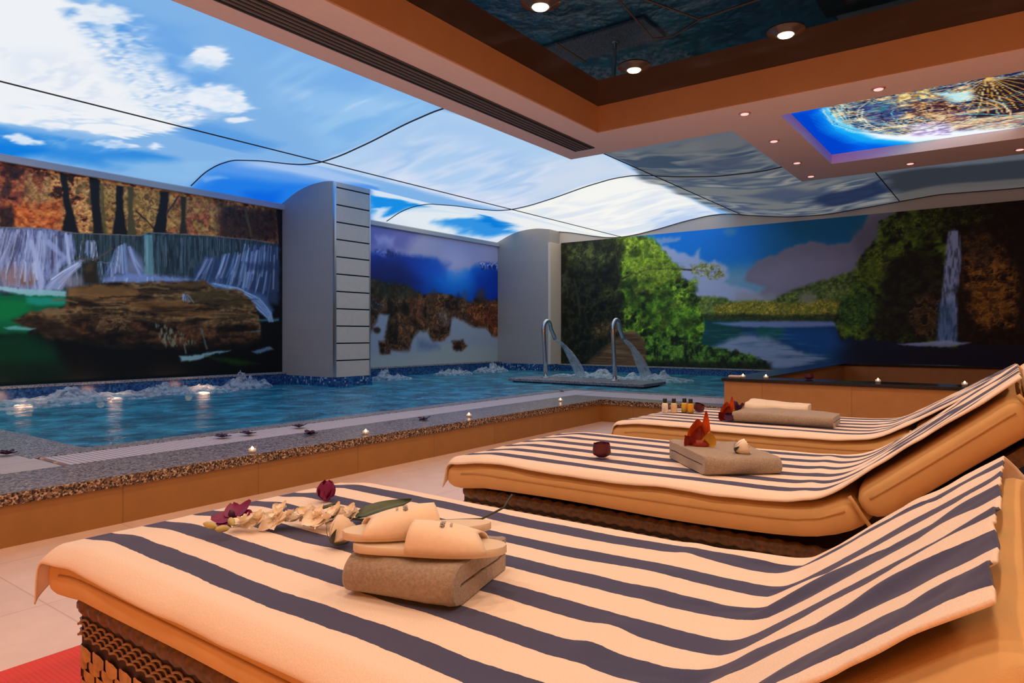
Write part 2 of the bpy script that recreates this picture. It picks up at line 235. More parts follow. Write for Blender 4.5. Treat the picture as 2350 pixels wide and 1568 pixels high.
('poly',[(4.891,1.911),(4.884,1.871),(4.865,1.834),(4.835,1.804),(4.797,1.783),(4.755,1.774),(4.714,1.777),(4.677,1.792),(4.648,1.818),(4.629,1.851),(4.622,1.889),(4.629,1.929),(4.648,1.965),(4.677,1.996),(4.714,2.017),(4.755,2.027),(4.797,2.024),(4.835,2.01),(4.865,1.984),(4.884,1.95)],(132,132,146),0.0995,0.0249,0.0622,0.6),
('line',[(4.736,2.141),(4.815,1.982),(4.933,1.824)],0.0176,(90,113,142),0.0138,0.0,0.0627,0.58),
('line',[(4.573,2.175),(4.557,1.987),(4.534,1.799)],0.0109,(213,218,232),0.0133,0.0,0.0606,0.51),
('line',[(4.576,2.178),(4.563,1.936),(4.544,1.695)],0.014,(83,104,130),0.0134,0.0,0.0607,0.69),
('line',[(4.618,2.183),(4.629,1.977),(4.646,1.77)],0.011,(158,166,190),0.0135,0.0,0.0612,0.79),
('line',[(4.696,2.16),(4.747,1.993),(4.824,1.827)],0.0162,(113,122,147),0.0137,0.0,0.0622,0.58),
('line',[(4.489,2.085),(4.428,1.891),(4.338,1.696)],0.0131,(113,140,170),0.0131,0.0,0.0596,0.57),
('line',[(4.687,2.163),(4.744,1.946),(4.831,1.729)],0.018,(123,132,159),0.0137,0.0,0.0622,0.59),
('line',[(4.707,2.162),(4.764,1.998),(4.851,1.835)],0.0112,(127,136,161),0.0137,0.0,0.0623,0.48),
('line',[(4.547,2.104),(4.524,1.936),(4.49,1.768)],0.0121,(162,170,195),0.0133,0.0,0.0604,0.65),
('line',[(4.614,2.141),(4.628,1.988),(4.65,1.835)],0.0122,(151,162,191),0.0135,0.0,0.0612,0.6),
('line',[(4.594,2.14),(4.599,1.957),(4.606,1.774)],0.0085,(160,168,193),0.0134,0.0,0.061,0.82),
('line',[(4.619,2.202),(4.628,1.992),(4.642,1.783)],0.0171,(107,132,161),0.0135,0.0,0.0612,0.81),
('line',[(4.58,2.183),(4.569,1.984),(4.552,1.786)],0.014,(162,167,183),0.0134,0.0,0.0607,0.78),
('line',[(4.529,2.153),(4.488,2.009),(4.426,1.864)],0.015,(119,142,165),0.0132,0.0,0.0601,0.54),
('line',[(4.558,2.17),(4.543,1.996),(4.521,1.822)],0.0127,(140,159,176),0.0133,0.0,0.0605,0.58),
('line',[(4.587,2.178),(4.589,1.979),(4.591,1.78)],0.0152,(159,180,199),0.0134,0.0,0.0609,0.87),
('line',[(4.546,2.162),(4.527,1.969),(4.499,1.776)],0.0109,(193,199,218),0.0133,0.0,0.0604,0.8),
('line',[(4.721,2.076),(4.792,1.896),(4.901,1.717)],0.0131,(94,118,148),0.0138,0.0,0.0625,0.74),
('line',[(4.686,2.17),(4.738,2.035),(4.817,1.9)],0.0093,(144,163,181),0.0137,0.0,0.0621,0.49),
('line',[(4.538,2.102),(4.505,1.908),(4.456,1.715)],0.0169,(145,153,175),0.0133,0.0,0.0602,0.9),
('line',[(4.496,2.115),(4.443,1.904),(4.364,1.694)],0.0131,(122,145,169),0.0131,0.0,0.0597,0.53),
('line',[(4.678,2.149),(4.72,1.997),(4.783,1.845)],0.018,(94,118,148),0.0136,0.0,0.0619,0.88),
('line',[(4.716,2.142),(4.785,1.986),(4.888,1.831)],0.015,(142,169,196),0.0137,0.0,0.0625,0.5),
('line',[(4.597,2.19),(4.606,1.976),(4.619,1.762)],0.0073,(89,112,141),0.0134,0.0,0.061,0.84),
('line',[(4.706,2.125),(4.771,1.929),(4.871,1.733)],0.0143,(134,159,184),0.0137,0.0,0.0624,0.9),
('line',[(4.688,2.125),(4.741,2.008),(4.821,1.893)],0.0112,(181,187,204),0.0137,0.0,0.0621,0.47),
('line',[(4.609,2.21),(4.615,2.005),(4.623,1.801)],0.0098,(89,112,140),0.0134,0.0,0.0611,0.77),
('line',[(4.695,2.166),(4.752,2.02),(4.84,1.876)],0.0106,(169,174,191),0.0137,0.0,0.0622,0.55),
('line',[(4.495,2.111),(4.443,1.971),(4.365,1.831)],0.0078,(80,101,126),0.0131,0.0,0.0597,0.59),
('line',[(4.629,2.205),(4.644,1.995),(4.667,1.785)],0.0147,(121,131,157),0.0135,0.0,0.0613,0.88),
('line',[(4.607,2.195),(4.618,2.002),(4.634,1.809)],0.0098,(140,147,168),0.0135,0.0,0.0611,0.53),
('line',[(4.694,2.175),(4.751,1.959),(4.839,1.743)],0.0149,(158,163,178),0.0137,0.0,0.0622,0.8),
('line',[(4.669,2.166),(4.708,2.024),(4.768,1.882)],0.0124,(125,134,161),0.0136,0.0,0.0619,0.87),
('line',[(4.726,2.134),(4.802,1.933),(4.917,1.732)],0.0081,(119,147,179),0.0138,0.0,0.0626,0.51),
('line',[(4.696,2.103),(4.758,1.923),(4.853,1.744)],0.0112,(151,159,182),0.0137,0.0,0.0623,0.83),
('line',[(4.529,2.145),(4.496,1.967),(4.446,1.788)],0.0114,(143,151,173),0.0132,0.0,0.0602,0.64),
('line',[(4.39,1.903),(4.398,1.832),(4.406,1.76)],0.0125,(121,144,167),0.0131,0.0,0.0595,0.55),
('line',[(4.268,1.894),(4.28,1.787),(4.292,1.679)],0.0076,(123,147,170),0.0129,0.0,0.0586,0.67),
('line',[(4.435,1.91),(4.437,1.81),(4.439,1.709)],0.0096,(175,199,220),0.0131,0.0,0.0598,0.47),
('line',[(4.434,1.906),(4.438,1.784),(4.443,1.661)],0.0126,(140,158,176),0.0132,0.0,0.0598,0.67),
('line',[(4.297,1.898),(4.302,1.777),(4.306,1.657)],0.0082,(170,193,213),0.0129,0.0,0.0588,0.47),
('line',[(4.313,1.891),(4.328,1.778),(4.343,1.664)],0.0118,(81,101,127),0.013,0.0,0.0589,0.48),
('line',[(4.461,1.913),(4.456,1.819),(4.452,1.726)],0.015,(160,182,201),0.0132,0.0,0.0599,0.5),
('line',[(4.464,1.91),(4.469,1.822),(4.474,1.735)],0.012,(80,101,127),0.0132,0.0,0.06,0.66),
('line',[(4.308,1.9),(4.318,1.815),(4.328,1.731)],0.01,(145,173,200),0.013,0.0,0.0589,0.7),
('line',[(4.356,1.903),(4.361,1.81),(4.365,1.717)],0.0118,(97,122,153),0.013,0.0,0.0592,0.54),
('line',[(4.463,1.906),(4.457,1.81),(4.451,1.714)],0.0078,(115,142,172),0.0132,0.0,0.0599,0.45),
('line',[(4.397,1.905),(4.398,1.807),(4.398,1.709)],0.0083,(86,109,136),0.0131,0.0,0.0595,0.55),
('poly',[(4.897,2.373),(5.011,2.386),(5.017,2.116),(5.036,1.781),(4.891,1.758),(4.91,2.041)],(104,144,140),0.0223,0.0127,0.0637,0.85),
('line',[(4.998,2.357),(5.008,2.177),(5.018,1.998)],0.016,(119,153,147),0.0141,0.0,0.0641,0.75),
('line',[(4.978,2.29),(4.994,2.151),(5.01,2.012)],0.0102,(75,108,104),0.0141,0.0,0.064,0.7),
('line',[(4.966,2.34),(4.976,2.106),(4.986,1.872)],0.0077,(89,128,123),0.014,0.0,0.0639,0.59),
('line',[(4.991,2.336),(5.004,2.124),(5.016,1.911)],0.0096,(74,106,102),0.0141,0.0,0.0641,0.76),
('line',[(4.927,2.299),(4.933,2.115),(4.939,1.931)],0.0127,(139,177,171),0.014,0.0,0.0635,0.61),
('line',[(4.969,2.358),(4.968,2.093),(4.966,1.827)],0.0108,(72,104,100),0.014,0.0,0.0638,0.69),
('line',[(4.91,2.361),(4.907,2.168),(4.903,1.975)],0.0146,(137,163,160),0.0139,0.0,0.0633,0.55),
('line',[(5.002,2.333),(5.017,2.117),(5.033,1.9)],0.0103,(82,117,113),0.0141,0.0,0.0642,0.56),
('line',[(4.939,2.338),(4.943,2.08),(4.947,1.821)],0.0083,(119,152,146),0.014,0.0,0.0636,0.66),
('line',[(4.94,2.365),(4.946,2.102),(4.952,1.839)],0.0095,(124,159,153),0.014,0.0,0.0636,0.62),
('line',[(5.559,2.379),(5.556,2.215),(5.552,2.051)],0.0096,(97,119,125),0.0109,0.0,0.0683,0.39),
('line',[(5.462,2.382),(5.461,2.117),(5.461,1.852)],0.0095,(126,147,158),0.0108,0.0,0.0676,0.74),
('line',[(5.753,2.417),(5.76,2.216),(5.766,2.015)],0.007,(78,105,105),0.0112,0.0,0.07,0.58),
('line',[(6.142,2.451),(6.147,2.283),(6.152,2.115)],0.011,(95,117,122),0.0117,0.0,0.073,0.46),
('line',[(5.144,2.375),(5.134,2.154),(5.124,1.934)],0.0078,(94,116,122),0.0104,0.0,0.0651,0.59),
('line',[(6.23,2.4),(6.223,2.233),(6.217,2.067)],0.011,(95,117,123),0.0118,0.0,0.0736,0.42),
('line',[(5.106,2.367),(5.11,2.06),(5.113,1.752)],0.011,(69,91,91),0.0104,0.0,0.0649,0.44),
('line',[(5.498,2.402),(5.504,2.178),(5.51,1.953)],0.0088,(105,123,131),0.0109,0.0,0.0679,0.47),
('line',[(5.867,2.434),(5.868,2.2),(5.868,1.966)],0.0085,(120,140,150),0.0113,0.0,0.0708,0.54),
('line',[(5.582,2.412),(5.582,2.166),(5.583,1.92)],0.0096,(70,93,93),0.011,0.0,0.0686,0.66),
('line',[(6.088,2.425),(6.098,2.266),(6.109,2.107)],0.0109,(71,95,95),0.0116,0.0,0.0726,0.37),
('line',[(5.435,2.334),(5.439,2.079),(5.442,1.824)],0.0061,(110,135,141),0.0108,0.0,0.0674,0.37),
('line',[(5.932,2.415),(5.936,2.212),(5.94,2.01)],0.0128,(71,95,95),0.0114,0.0,0.0714,0.67),
('line',[(6.163,2.42),(6.153,2.28),(6.143,2.14)],0.0088,(72,95,95),0.0117,0.0,0.0731,0.38),
('line',[(5.978,2.431),(5.975,2.221),(5.972,2.01)],0.0057,(90,120,120),0.0115,0.0,0.0717,0.61),
('line',[(6.463,2.457),(6.453,2.268),(6.443,2.078)],0.0076,(64,84,84),0.0121,0.0,0.0755,0.54),
('line',[(5.596,2.415),(5.591,2.253),(5.587,2.091)],0.0055,(105,130,136),0.011,0.0,0.0686,0.61),
('line',[(5.08,2.351),(5.088,2.069),(5.096,1.787)],0.0097,(62,81,81),0.0104,0.0,0.0647,0.66),
('line',[(5.097,2.368),(5.097,2.055),(5.098,1.742)],0.0104,(125,146,157),0.0104,0.0,0.0648,0.59),
('line',[(6.172,2.456),(6.174,2.288),(6.177,2.121)],0.0066,(70,93,93),0.0117,0.0,0.0733,0.6),
('line',[(6.265,2.44),(6.256,2.251),(6.246,2.063)],0.0067,(119,139,149),0.0118,0.0,0.0739,0.68),
('line',[(6.082,2.444),(6.073,2.219),(6.063,1.996)],0.0087,(118,137,147),0.0116,0.0,0.0724,0.53),
('line',[(5.442,2.379),(5.45,2.154),(5.458,1.929)],0.0068,(98,121,126),0.0108,0.0,0.0675,0.75),
('line',[(5.791,2.43),(5.785,2.276),(5.779,2.122)],0.0112,(72,96,96),0.0112,0.0,0.0702,0.43),
('line',[(6.551,2.463),(6.545,2.326),(6.539,2.19)],0.0099,(112,131,140),0.0122,0.0,0.0762,0.63),
('line',[(5.214,2.382),(5.218,2.152),(5.223,1.923)],0.0092,(119,138,148),0.0105,0.0,0.0657,0.61),
('line',[(6.328,2.438),(6.337,2.233),(6.347,2.028)],0.0082,(61,81,81),0.0119,0.0,0.0746,0.54),
('line',[(5.664,2.414),(5.667,2.258),(5.671,2.102)],0.0069,(85,113,113),0.0111,0.0,0.0692,0.55),
('line',[(6.046,2.423),(6.043,2.199),(6.039,1.975)],0.0101,(85,113,113),0.0116,0.0,0.0722,0.73),
('line',[(5.207,2.36),(5.198,2.14),(5.189,1.92)],0.0079,(107,125,134),0.0105,0.0,0.0656,0.52),
('poly',[(4.325,1.67),(4.646,1.778),(5.017,1.792),(5.548,1.776),(5.976,1.777),(6.513,1.718),(6.05,1.628),(5.548,1.628),(4.891,1.623),(4.354,1.598)],(120,136,172),0.0462,0.0396,0.0791,0.9),
('line',[(4.485,1.715),(4.477,1.678),(4.469,1.641)],0.0198,(161,166,182),0.0132,0.0,0.0601,0.77),
('line',[(5.302,1.77),(5.324,1.728),(5.345,1.686)],0.012,(165,171,187),0.0146,0.0,0.0665,0.73),
('line',[(5.712,1.782),(5.747,1.728),(5.781,1.674)],0.0224,(142,149,171),0.0154,0.0,0.0699,0.42),
('line',[(4.804,1.726),(4.811,1.665),(4.818,1.603)],0.0213,(138,149,179),0.0138,0.0,0.0626,0.53),
('line',[(4.993,1.737),(5.003,1.704),(5.012,1.67)],0.0224,(128,153,177),0.0141,0.0,0.0641,0.4),
('line',[(5.317,1.773),(5.341,1.712),(5.365,1.651)],0.0147,(106,131,160),0.0147,0.0,0.0667,0.58),
('line',[(5.701,1.778),(5.733,1.723),(5.766,1.667)],0.0126,(139,165,191),0.0153,0.0,0.0697,0.51),
('line',[(5.045,1.742),(5.053,1.7),(5.06,1.657)],0.0174,(83,105,131),0.0142,0.0,0.0644,0.53),
('line',[(4.403,1.711),(4.387,1.672),(4.371,1.633)],0.0178,(95,120,151),0.0131,0.0,0.0594,0.7),
('line',[(5.92,1.787),(5.967,1.74),(6.014,1.693)],0.0136,(176,182,199),0.0158,0.0,0.0716,0.65),
('line',[(4.657,1.713),(4.648,1.664),(4.638,1.616)],0.016,(193,200,219),0.0135,0.0,0.0614,0.72),
('line',[(4.627,1.706),(4.627,1.652),(4.628,1.598)],0.0141,(177,181,193),0.0135,0.0,0.0612,0.68),
('line',[(4.533,1.718),(4.527,1.675),(4.521,1.632)],0.0199,(88,111,139),0.0133,0.0,0.0604,0.41),
('line',[(4.888,1.744),(4.9,1.692),(4.911,1.639)],0.0095,(106,131,159),0.0139,0.0,0.0633,0.52),
('line',[(4.517,1.719),(4.504,1.652),(4.491,1.585)],0.0102,(122,131,155),0.0133,0.0,0.0603,0.41),
('line',[(5.931,1.813),(5.993,1.771),(6.055,1.729)],0.0194,(134,159,184),0.0158,0.0,0.0718,0.5),
('line',[(5.858,1.81),(5.906,1.754),(5.954,1.697)],0.0121,(136,143,164),0.0156,0.0,0.0711,0.64),
('line',[(4.355,1.699),(4.343,1.652),(4.332,1.605)],0.0124,(148,168,187),0.013,0.0,0.0591,0.62),
('line',[(5.013,1.751),(5.022,1.692),(5.032,1.634)],0.0161,(149,177,205),0.0141,0.0,0.0642,0.71),
('line',[(5.839,1.809),(5.881,1.739),(5.924,1.668)],0.0234,(114,123,148),0.0156,0.0,0.0709,0.8),
('line',[(5.92,1.804),(5.968,1.751),(6.015,1.698)],0.0107,(204,208,222),0.0158,0.0,0.0716,0.4),
('line',[(4.943,1.743),(4.941,1.679),(4.939,1.614)],0.0191,(172,195,216),0.014,0.0,0.0636,0.7),
('line',[(5.825,1.782),(5.863,1.726),(5.902,1.67)],0.0191,(189,193,206),0.0156,0.0,0.0708,0.53),
('line',[(5.244,1.765),(5.272,1.714),(5.299,1.664)],0.0132,(128,137,163),0.0145,0.0,0.0661,0.74),
('poly',[(5.603,1.753),(5.723,2.013),(5.83,2.126),(6.05,2.132),(6.278,2.181),(6.513,2.188),(6.634,2.36),(6.839,2.44),(7.181,2.386),(7.181,1.416),(6.839,1.478),(6.513,1.645),(6.05,1.691)],(46,62,86),0.06,0.045,0.1199,0.9),
('line',[(6.797,2.32),(6.773,1.998),(6.742,1.678)],0.0273,(129,153,178),0.0312,0.0,0.0781,0.54),
('line',[(6.135,2.186),(6.079,1.949),(6.009,1.712)],0.0174,(132,139,160),0.029,0.0,0.0725,0.66),
('line',[(6.658,2.273),(6.612,1.98),(6.554,1.688)],0.0299,(197,203,223),0.0307,0.0,0.0768,0.48),
('line',[(6.153,2.155),(6.091,1.974),(6.013,1.795)],0.0203,(174,198,219),0.029,0.0,0.0725,0.42),
('line',[(6.525,2.245),(6.472,2.034),(6.405,1.824)],0.0159,(160,168,193),0.0302,0.0,0.0756,0.31),
('line',[(7.089,2.268),(7.08,1.981),(7.068,1.693)],0.0234,(214,219,233),0.0323,0.0,0.0806,0.52),
('line',[(5.959,2.097),(5.881,1.942),(5.784,1.788)],0.0276,(111,120,144),0.0283,0.0,0.0709,0.66),
('line',[(5.879,2.098),(5.809,1.953),(5.722,1.808)],0.0225,(159,180,199),0.0281,0.0,0.0703,0.34),
('line',[(6.156,2.134),(6.098,1.973),(6.026,1.812)],0.0232,(108,134,163),0.029,0.0,0.0726,0.67),
('line',[(6.199,2.206),(6.135,2.02),(6.055,1.835)],0.0182,(123,146,170),0.0292,0.0,0.0729,0.51),
('line',[(6.404,2.252),(6.357,2.025),(6.297,1.799)],0.0217,(147,175,203),0.0299,0.0,0.0747,0.38),
('line',[(6.764,2.322),(6.731,2.12),(6.689,1.917)],0.0179,(149,157,180),0.0311,0.0,0.0777,0.6),
('line',[(6.702,2.261),(6.669,2.032),(6.626,1.803)],0.0201,(117,139,161),0.0309,0.0,0.0772,0.59),
('line',[(6.496,2.256),(6.461,1.962),(6.416,1.668)],0.0272,(138,146,167),0.0302,0.0,0.0755,0.39),
('line',[(6.726,2.286),(6.701,2.051),(6.669,1.817)],0.0302,(193,199,218),0.031,0.0,0.0775,0.39),
('line',[(6.661,2.288),(6.622,2.039),(6.573,1.791)],0.0223,(149,157,180),0.0307,0.0,0.0768,0.54),
('line',[(6.959,2.264),(6.941,1.962),(6.92,1.662)],0.0215,(122,145,168),0.0318,0.0,0.0795,0.41),
('line',[(6.665,2.249),(6.638,1.965),(6.604,1.68)],0.0146,(135,145,174),0.0308,0.0,0.077,0.51),
('line',[(6.534,2.278),(6.495,2.063),(6.444,1.847)],0.0144,(157,178,197),0.0303,0.0,0.0758,0.37),
('line',[(6.416,2.208),(6.358,2.051),(6.284,1.894)],0.0217,(192,196,209),0.0299,0.0,0.0747,0.54),
('line',[(6.245,2.213),(6.184,2.015),(6.107,1.818)],0.0271,(182,186,199),0.0293,0.0,0.0733,0.58),
('line',[(6.355,2.249),(6.307,1.965),(6.246,1.683)],0.0171,(106,131,159),0.0297,0.0,0.0743,0.65),
('line',[(6.166,2.194),(6.11,1.943),(6.041,1.692)],0.0269,(165,170,186),0.0291,0.0,0.0727,0.31),
('line',[(6.336,2.191),(6.275,2.013),(6.197,1.835)],0.0303,(94,118,148),0.0296,0.0,0.074,0.58),
('line',[(6.573,2.18),(6.537,1.927),(6.491,1.675)],0.0305,(171,193,214),0.0305,0.0,0.0762,0.56),
('line',[(6.178,2.193),(6.128,2.036),(6.065,1.879)],0.024,(200,204,217),0.0291,0.0,0.0728,0.52),
('line',[(5.846,2.121),(5.767,1.933),(5.668,1.745)],0.0245,(164,172,198),0.028,0.0,0.07,0.33),
('line',[(6.586,2.248),(6.554,2.078),(6.514,1.907)],0.016,(91,115,144),0.0305,0.0,0.0763,0.49),
('line',[(6.751,2.315),(6.718,2.123),(6.677,1.932)],0.0256,(198,204,224),0.0311,0.0,0.0776,0.59),
('line',[(5.879,2.122),(5.806,1.987),(5.715,1.851)],0.0134,(133,140,160),0.0281,0.0,0.0703,0.53),
('line',[(6.403,2.243),(6.354,1.989),(6.293,1.736)],0.0157,(179,185,203),0.0299,0.0,0.0747,0.46),
('line',[(5.856,2.086),(5.776,1.911),(5.677,1.736)],0.0203,(177,183,200),0.028,0.0,0.07,0.44),
('line',[(6.231,2.215),(6.179,1.982),(6.113,1.75)],0.0249,(85,107,134),0.0293,0.0,0.0733,0.53),
('line',[(5.91,2.103),(5.833,1.97),(5.736,1.837)],0.0204,(150,160,190),0.0282,0.0,0.0705,0.37),
('line',[(6.91,2.296),(6.881,2.094),(6.845,1.893)],0.0332,(148,168,187),0.0316,0.0,0.079,0.62),
('line',[(6.532,2.28),(6.491,2.001),(6.44,1.723)],0.0174,(170,193,214),0.0303,0.0,0.0758,0.38),
('line',[(6.578,2.29),(6.53,2.037),(6.47,1.784)],0.0297,(160,182,201),0.0304,0.0,0.0761,0.36),
('line',[(6.447,2.232),(6.4,2.038),(6.34,1.843)],0.0218,(150,171,189),0.03,0.0,0.075,0.62),
('line',[(5.937,2.119),(5.872,1.9),(5.791,1.682)],0.0163,(164,169,186),0.0283,0.0,0.0708,0.42),
('line',[(5.959,2.121),(5.886,1.988),(5.795,1.855)],0.0142,(151,159,182),0.0284,0.0,0.0709,0.59),
('line',[(6.662,2.245),(6.623,2.016),(6.574,1.787)],0.0208,(140,150,177),0.0307,0.0,0.0769,0.31),
('line',[(6.32,2.127),(6.262,1.888),(6.189,1.649)],0.0214,(118,146,178),0.0296,0.0,0.0739,0.64),
('line',[(6.562,2.236),(6.511,2.068),(6.448,1.9)],0.0213,(144,171,198),0.0304,0.0,0.0759,0.42),
('line',[(6.006,2.152),(5.942,1.924),(5.861,1.698)],0.02,(102,126,153),0.0285,0.0,0.0714,0.43),
('line',[(6.977,2.431),(6.973,2.293),(6.968,2.155)],0.008,(147,167,185),0.0175,0.0,0.0798,0.41),
('line',[(6.855,2.409),(6.84,2.246),(6.822,2.082)],0.0189,(168,191,211),0.0173,0.0,0.0787,0.42),
('line',[(6.961,2.389),(6.947,2.251),(6.93,2.112)],0.0111,(99,125,157),0.0175,0.0,0.0795,0.52),
('line',[(6.983,2.434),(6.963,2.322),(6.939,2.21)],0.0207,(82,103,129),0.0175,0.0,0.0797,0.72),
('line',[(6.647,2.412),(6.617,2.238),(6.58,2.065)],0.0131,(97,120,146),0.0169,0.0,0.0768,0.43),
('line',[(6.879,2.384),(6.865,2.265),(6.847,2.146)],0.0158,(96,118,144),0.0173,0.0,0.0789,0.7),
('line',[(6.91,2.402),(6.905,2.292),(6.898,2.182)],0.0198,(96,121,152),0.0174,0.0,0.0792,0.71),
('line',[(6.607,2.344),(6.58,2.228),(6.547,2.112)],0.0138,(175,199,220),0.0168,0.0,0.0765,0.76),
('line',[(7.149,2.413),(7.147,2.316),(7.144,2.218)],0.0195,(144,164,182),0.0179,0.0,0.0812,0.48),
('line',[(6.711,2.392),(6.678,2.252),(6.638,2.113)],0.0101,(108,134,163),0.017,0.0,0.0773,0.47),
('line',[(6.738,2.374),(6.721,2.24),(6.7,2.105)],0.0117,(97,119,145),0.0171,0.0,0.0777,0.7),
('line',[(6.735,2.415),(6.703,2.302),(6.665,2.189)],0.0194,(86,108,136),0.0171,0.0,0.0775,0.58),
('line',[(7.116,2.399),(7.107,2.302),(7.097,2.204)],0.0137,(92,115,145),0.0178,0.0,0.0809,0.46),
('line',[(6.601,2.394),(6.575,2.246),(6.544,2.099)],0.013,(142,161,178),0.0168,0.0,0.0765,0.67),
('line',[(6.701,2.408),(6.67,2.274),(6.632,2.141)],0.0093,(90,113,142),0.017,0.0,0.0772,0.62),
('line',[(6.7,2.392),(6.684,2.246),(6.665,2.099)],0.0108,(121,144,167),0.017,0.0,0.0774,0.44),
('line',[(6.818,2.374),(6.809,2.233),(6.799,2.092)],0.0172,(112,138,168),0.0172,0.0,0.0784,0.75),
('line',[(6.531,2.403),(6.503,2.262),(6.469,2.122)],0.0167,(145,173,200),0.0167,0.0,0.0759,0.78),
('line',[(6.522,2.403),(6.5,2.277),(6.473,2.151)],0.0144,(110,136,166),0.0167,0.0,0.0759,0.45),
('line',[(7.025,2.423),(7.019,2.292),(7.011,2.16)],0.0104,(156,177,196),0.0176,0.0,0.0801,0.79),
('line',[(6.901,2.425),(6.893,2.313),(6.885,2.201)],0.019,(154,175,194),0.0174,0.0,0.0791,0.59),
('line',[(6.592,2.404),(6.571,2.272),(6.545,2.139)],0.0099,(117,144,176),0.0168,0.0,0.0764,0.56),
('line',[(6.309,1.938),(6.258,1.716),(6.187,1.495)],0.0229,(145,173,200),0.0163,0.0,0.0739,0.4),
('line',[(6.825,1.978),(6.785,1.822),(6.731,1.665)],0.0195,(98,120,147),0.0172,0.0,0.0782,0.51),
('line',[(6.55,1.941),(6.505,1.756),(6.443,1.571)],0.0129,(167,189,210),0.0167,0.0,0.0759,0.5),
('line',[(6.463,1.95),(6.415,1.755),(6.348,1.56)],0.0225,(126,149,173),0.0165,0.0,0.0751,0.5),
('line',[(6.945,1.978),(6.911,1.789),(6.866,1.601)],0.0269,(140,159,176),0.0174,0.0,0.0792,0.53),
('line',[(6.71,1.971),(6.659,1.81),(6.591,1.649)],0.0216,(117,140,162),0.017,0.0,0.0771,0.62),
('line',[(6.655,1.966),(6.603,1.774),(6.532,1.582)],0.0215,(116,143,174),0.0169,0.0,0.0767,0.44),
('line',[(7.021,1.944),(6.987,1.713),(6.941,1.483)],0.012,(90,114,142),0.0176,0.0,0.0798,0.74),
('line',[(6.337,1.927),(6.289,1.747),(6.223,1.567)],0.0252,(146,166,184),0.0163,0.0,0.0741,0.48),
('line',[(6.927,1.964),(6.905,1.782),(6.876,1.6)],0.0198,(115,141,172),0.0174,0.0,0.0792,0.68),
('line',[(6.581,1.949),(6.529,1.767),(6.458,1.586)],0.0106,(118,140,162),0.0167,0.0,0.0761,0.56),
('line',[(6.393,1.94),(6.334,1.796),(6.254,1.653)],0.0194,(81,102,127),0.0164,0.0,0.0745,0.58),
('line',[(6.934,1.986),(6.902,1.794),(6.857,1.602)],0.0142,(89,112,140),0.0174,0.0,0.0791,0.46),
('line',[(6.581,1.942),(6.533,1.757),(6.468,1.573)],0.0221,(150,170,188),0.0167,0.0,0.0761,0.52),
('line',[(6.619,1.936),(6.565,1.764),(6.491,1.592)],0.0183,(120,148,180),0.0168,0.0,0.0764,0.75),
('line',[(6.684,1.927),(6.648,1.79),(6.597,1.652)],0.0154,(87,109,137),0.017,0.0,0.077,0.53),
('line',[(6.81,1.922),(6.771,1.763),(6.717,1.603)],0.018,(161,182,202),0.0172,0.0,0.0781,0.64),
('line',[(6.65,1.947),(6.608,1.756),(6.551,1.566)],0.0115,(126,149,173),0.0169,0.0,0.0767,0.74),
('poly',[(6.513,2.101),(7.181,2.143),(7.181,2.037),(6.593,1.963)],(40,56,80),0.0473,0.0315,0.0946,0.6),
('poly',[(5.976,1.721),(6.513,1.667),(6.906,1.555),(7.077,1.299),(7.008,1.147),(6.756,1.29),(6.513,1.465),(6.05,1.6)],(70,100,134),0.046,0.0306,0.1073,0.85),
('line',[(5.947,1.72),(6.394,1.675),(6.806,1.521),(7.025,1.29),(7.077,1.126)],0.0092,(112,138,168),0.0169,0.0154,0.1078,0.7),
('line',[(5.97,1.716),(6.392,1.668),(6.799,1.511),(7.021,1.282),(7.07,1.126)],0.0154,(138,164,190),0.0169,0.0154,0.1078,0.7),
('line',[(5.993,1.711),(6.39,1.662),(6.793,1.501),(7.016,1.274),(7.063,1.126)],0.0216,(164,186,206),0.0169,0.0154,0.1078,0.7),
('line',[(6.016,1.707),(6.388,1.655),(6.787,1.491),(7.012,1.266),(7.057,1.126)],0.0092,(94,118,148),0.0169,0.0154,0.1078,0.7),
('line',[(6.039,1.703),(6.386,1.648),(6.78,1.481),(7.008,1.258),(7.05,1.125)],0.0154,(112,138,168),0.0169,0.0154,0.1079,0.7),
('line',[(6.062,1.699),(6.384,1.642),(6.774,1.471),(7.003,1.251),(7.043,1.125)],0.0216,(138,164,190),0.017,0.0154,0.1079,0.7),
('line',[(6.086,1.695),(6.382,1.635),(6.767,1.461),(6.999,1.243),(7.037,1.125)],0.0092,(164,186,206),0.017,0.0154,0.1079,0.7),
('line',[(6.109,1.691),(6.38,1.629),(6.761,1.452),(6.994,1.235),(7.03,1.125)],0.0154,(94,118,148),0.017,0.0154,0.1079,0.7),
('line',[(6.132,1.687),(6.378,1.622),(6.754,1.442),(6.99,1.227),(7.023,1.125)],0.0216,(112,138,168),0.017,0.0154,0.1079,0.7),
('line',[(6.156,1.683),(6.376,1.615),(6.748,1.432),(6.985,1.219),(7.017,1.125)],0.0093,(138,164,190),0.017,0.0154,0.1079,0.7),
('line',[(6.18,1.679),(6.374,1.609),(6.741,1.422),(6.981,1.211),(7.01,1.125)],0.0154,(164,186,206),0.017,0.0154,0.1079,0.7),
('line',[(6.203,1.674),(6.372,1.602),(6.735,1.412),(6.976,1.203),(7.003,1.125)],0.0216,(94,118,148),0.017,0.0154,0.108,0.7),
('line',[(6.227,1.67),(6.37,1.595),(6.729,1.403),(6.972,1.195),(6.997,1.125)],0.0093,(112,138,168),0.017,0.0154,0.108,0.7),
('line',[(6.251,1.666),(6.368,1.589),(6.722,1.393),(6.968,1.188),(6.99,1.124)],0.0154,(138,164,190),0.017,0.0154,0.108,0.7),
('line',[(6.275,1.662),(6.366,1.582),(6.716,1.383),(6.963,1.18),(6.983,1.124)],0.0216,(164,186,206),0.017,0.0154,0.108,0.7),
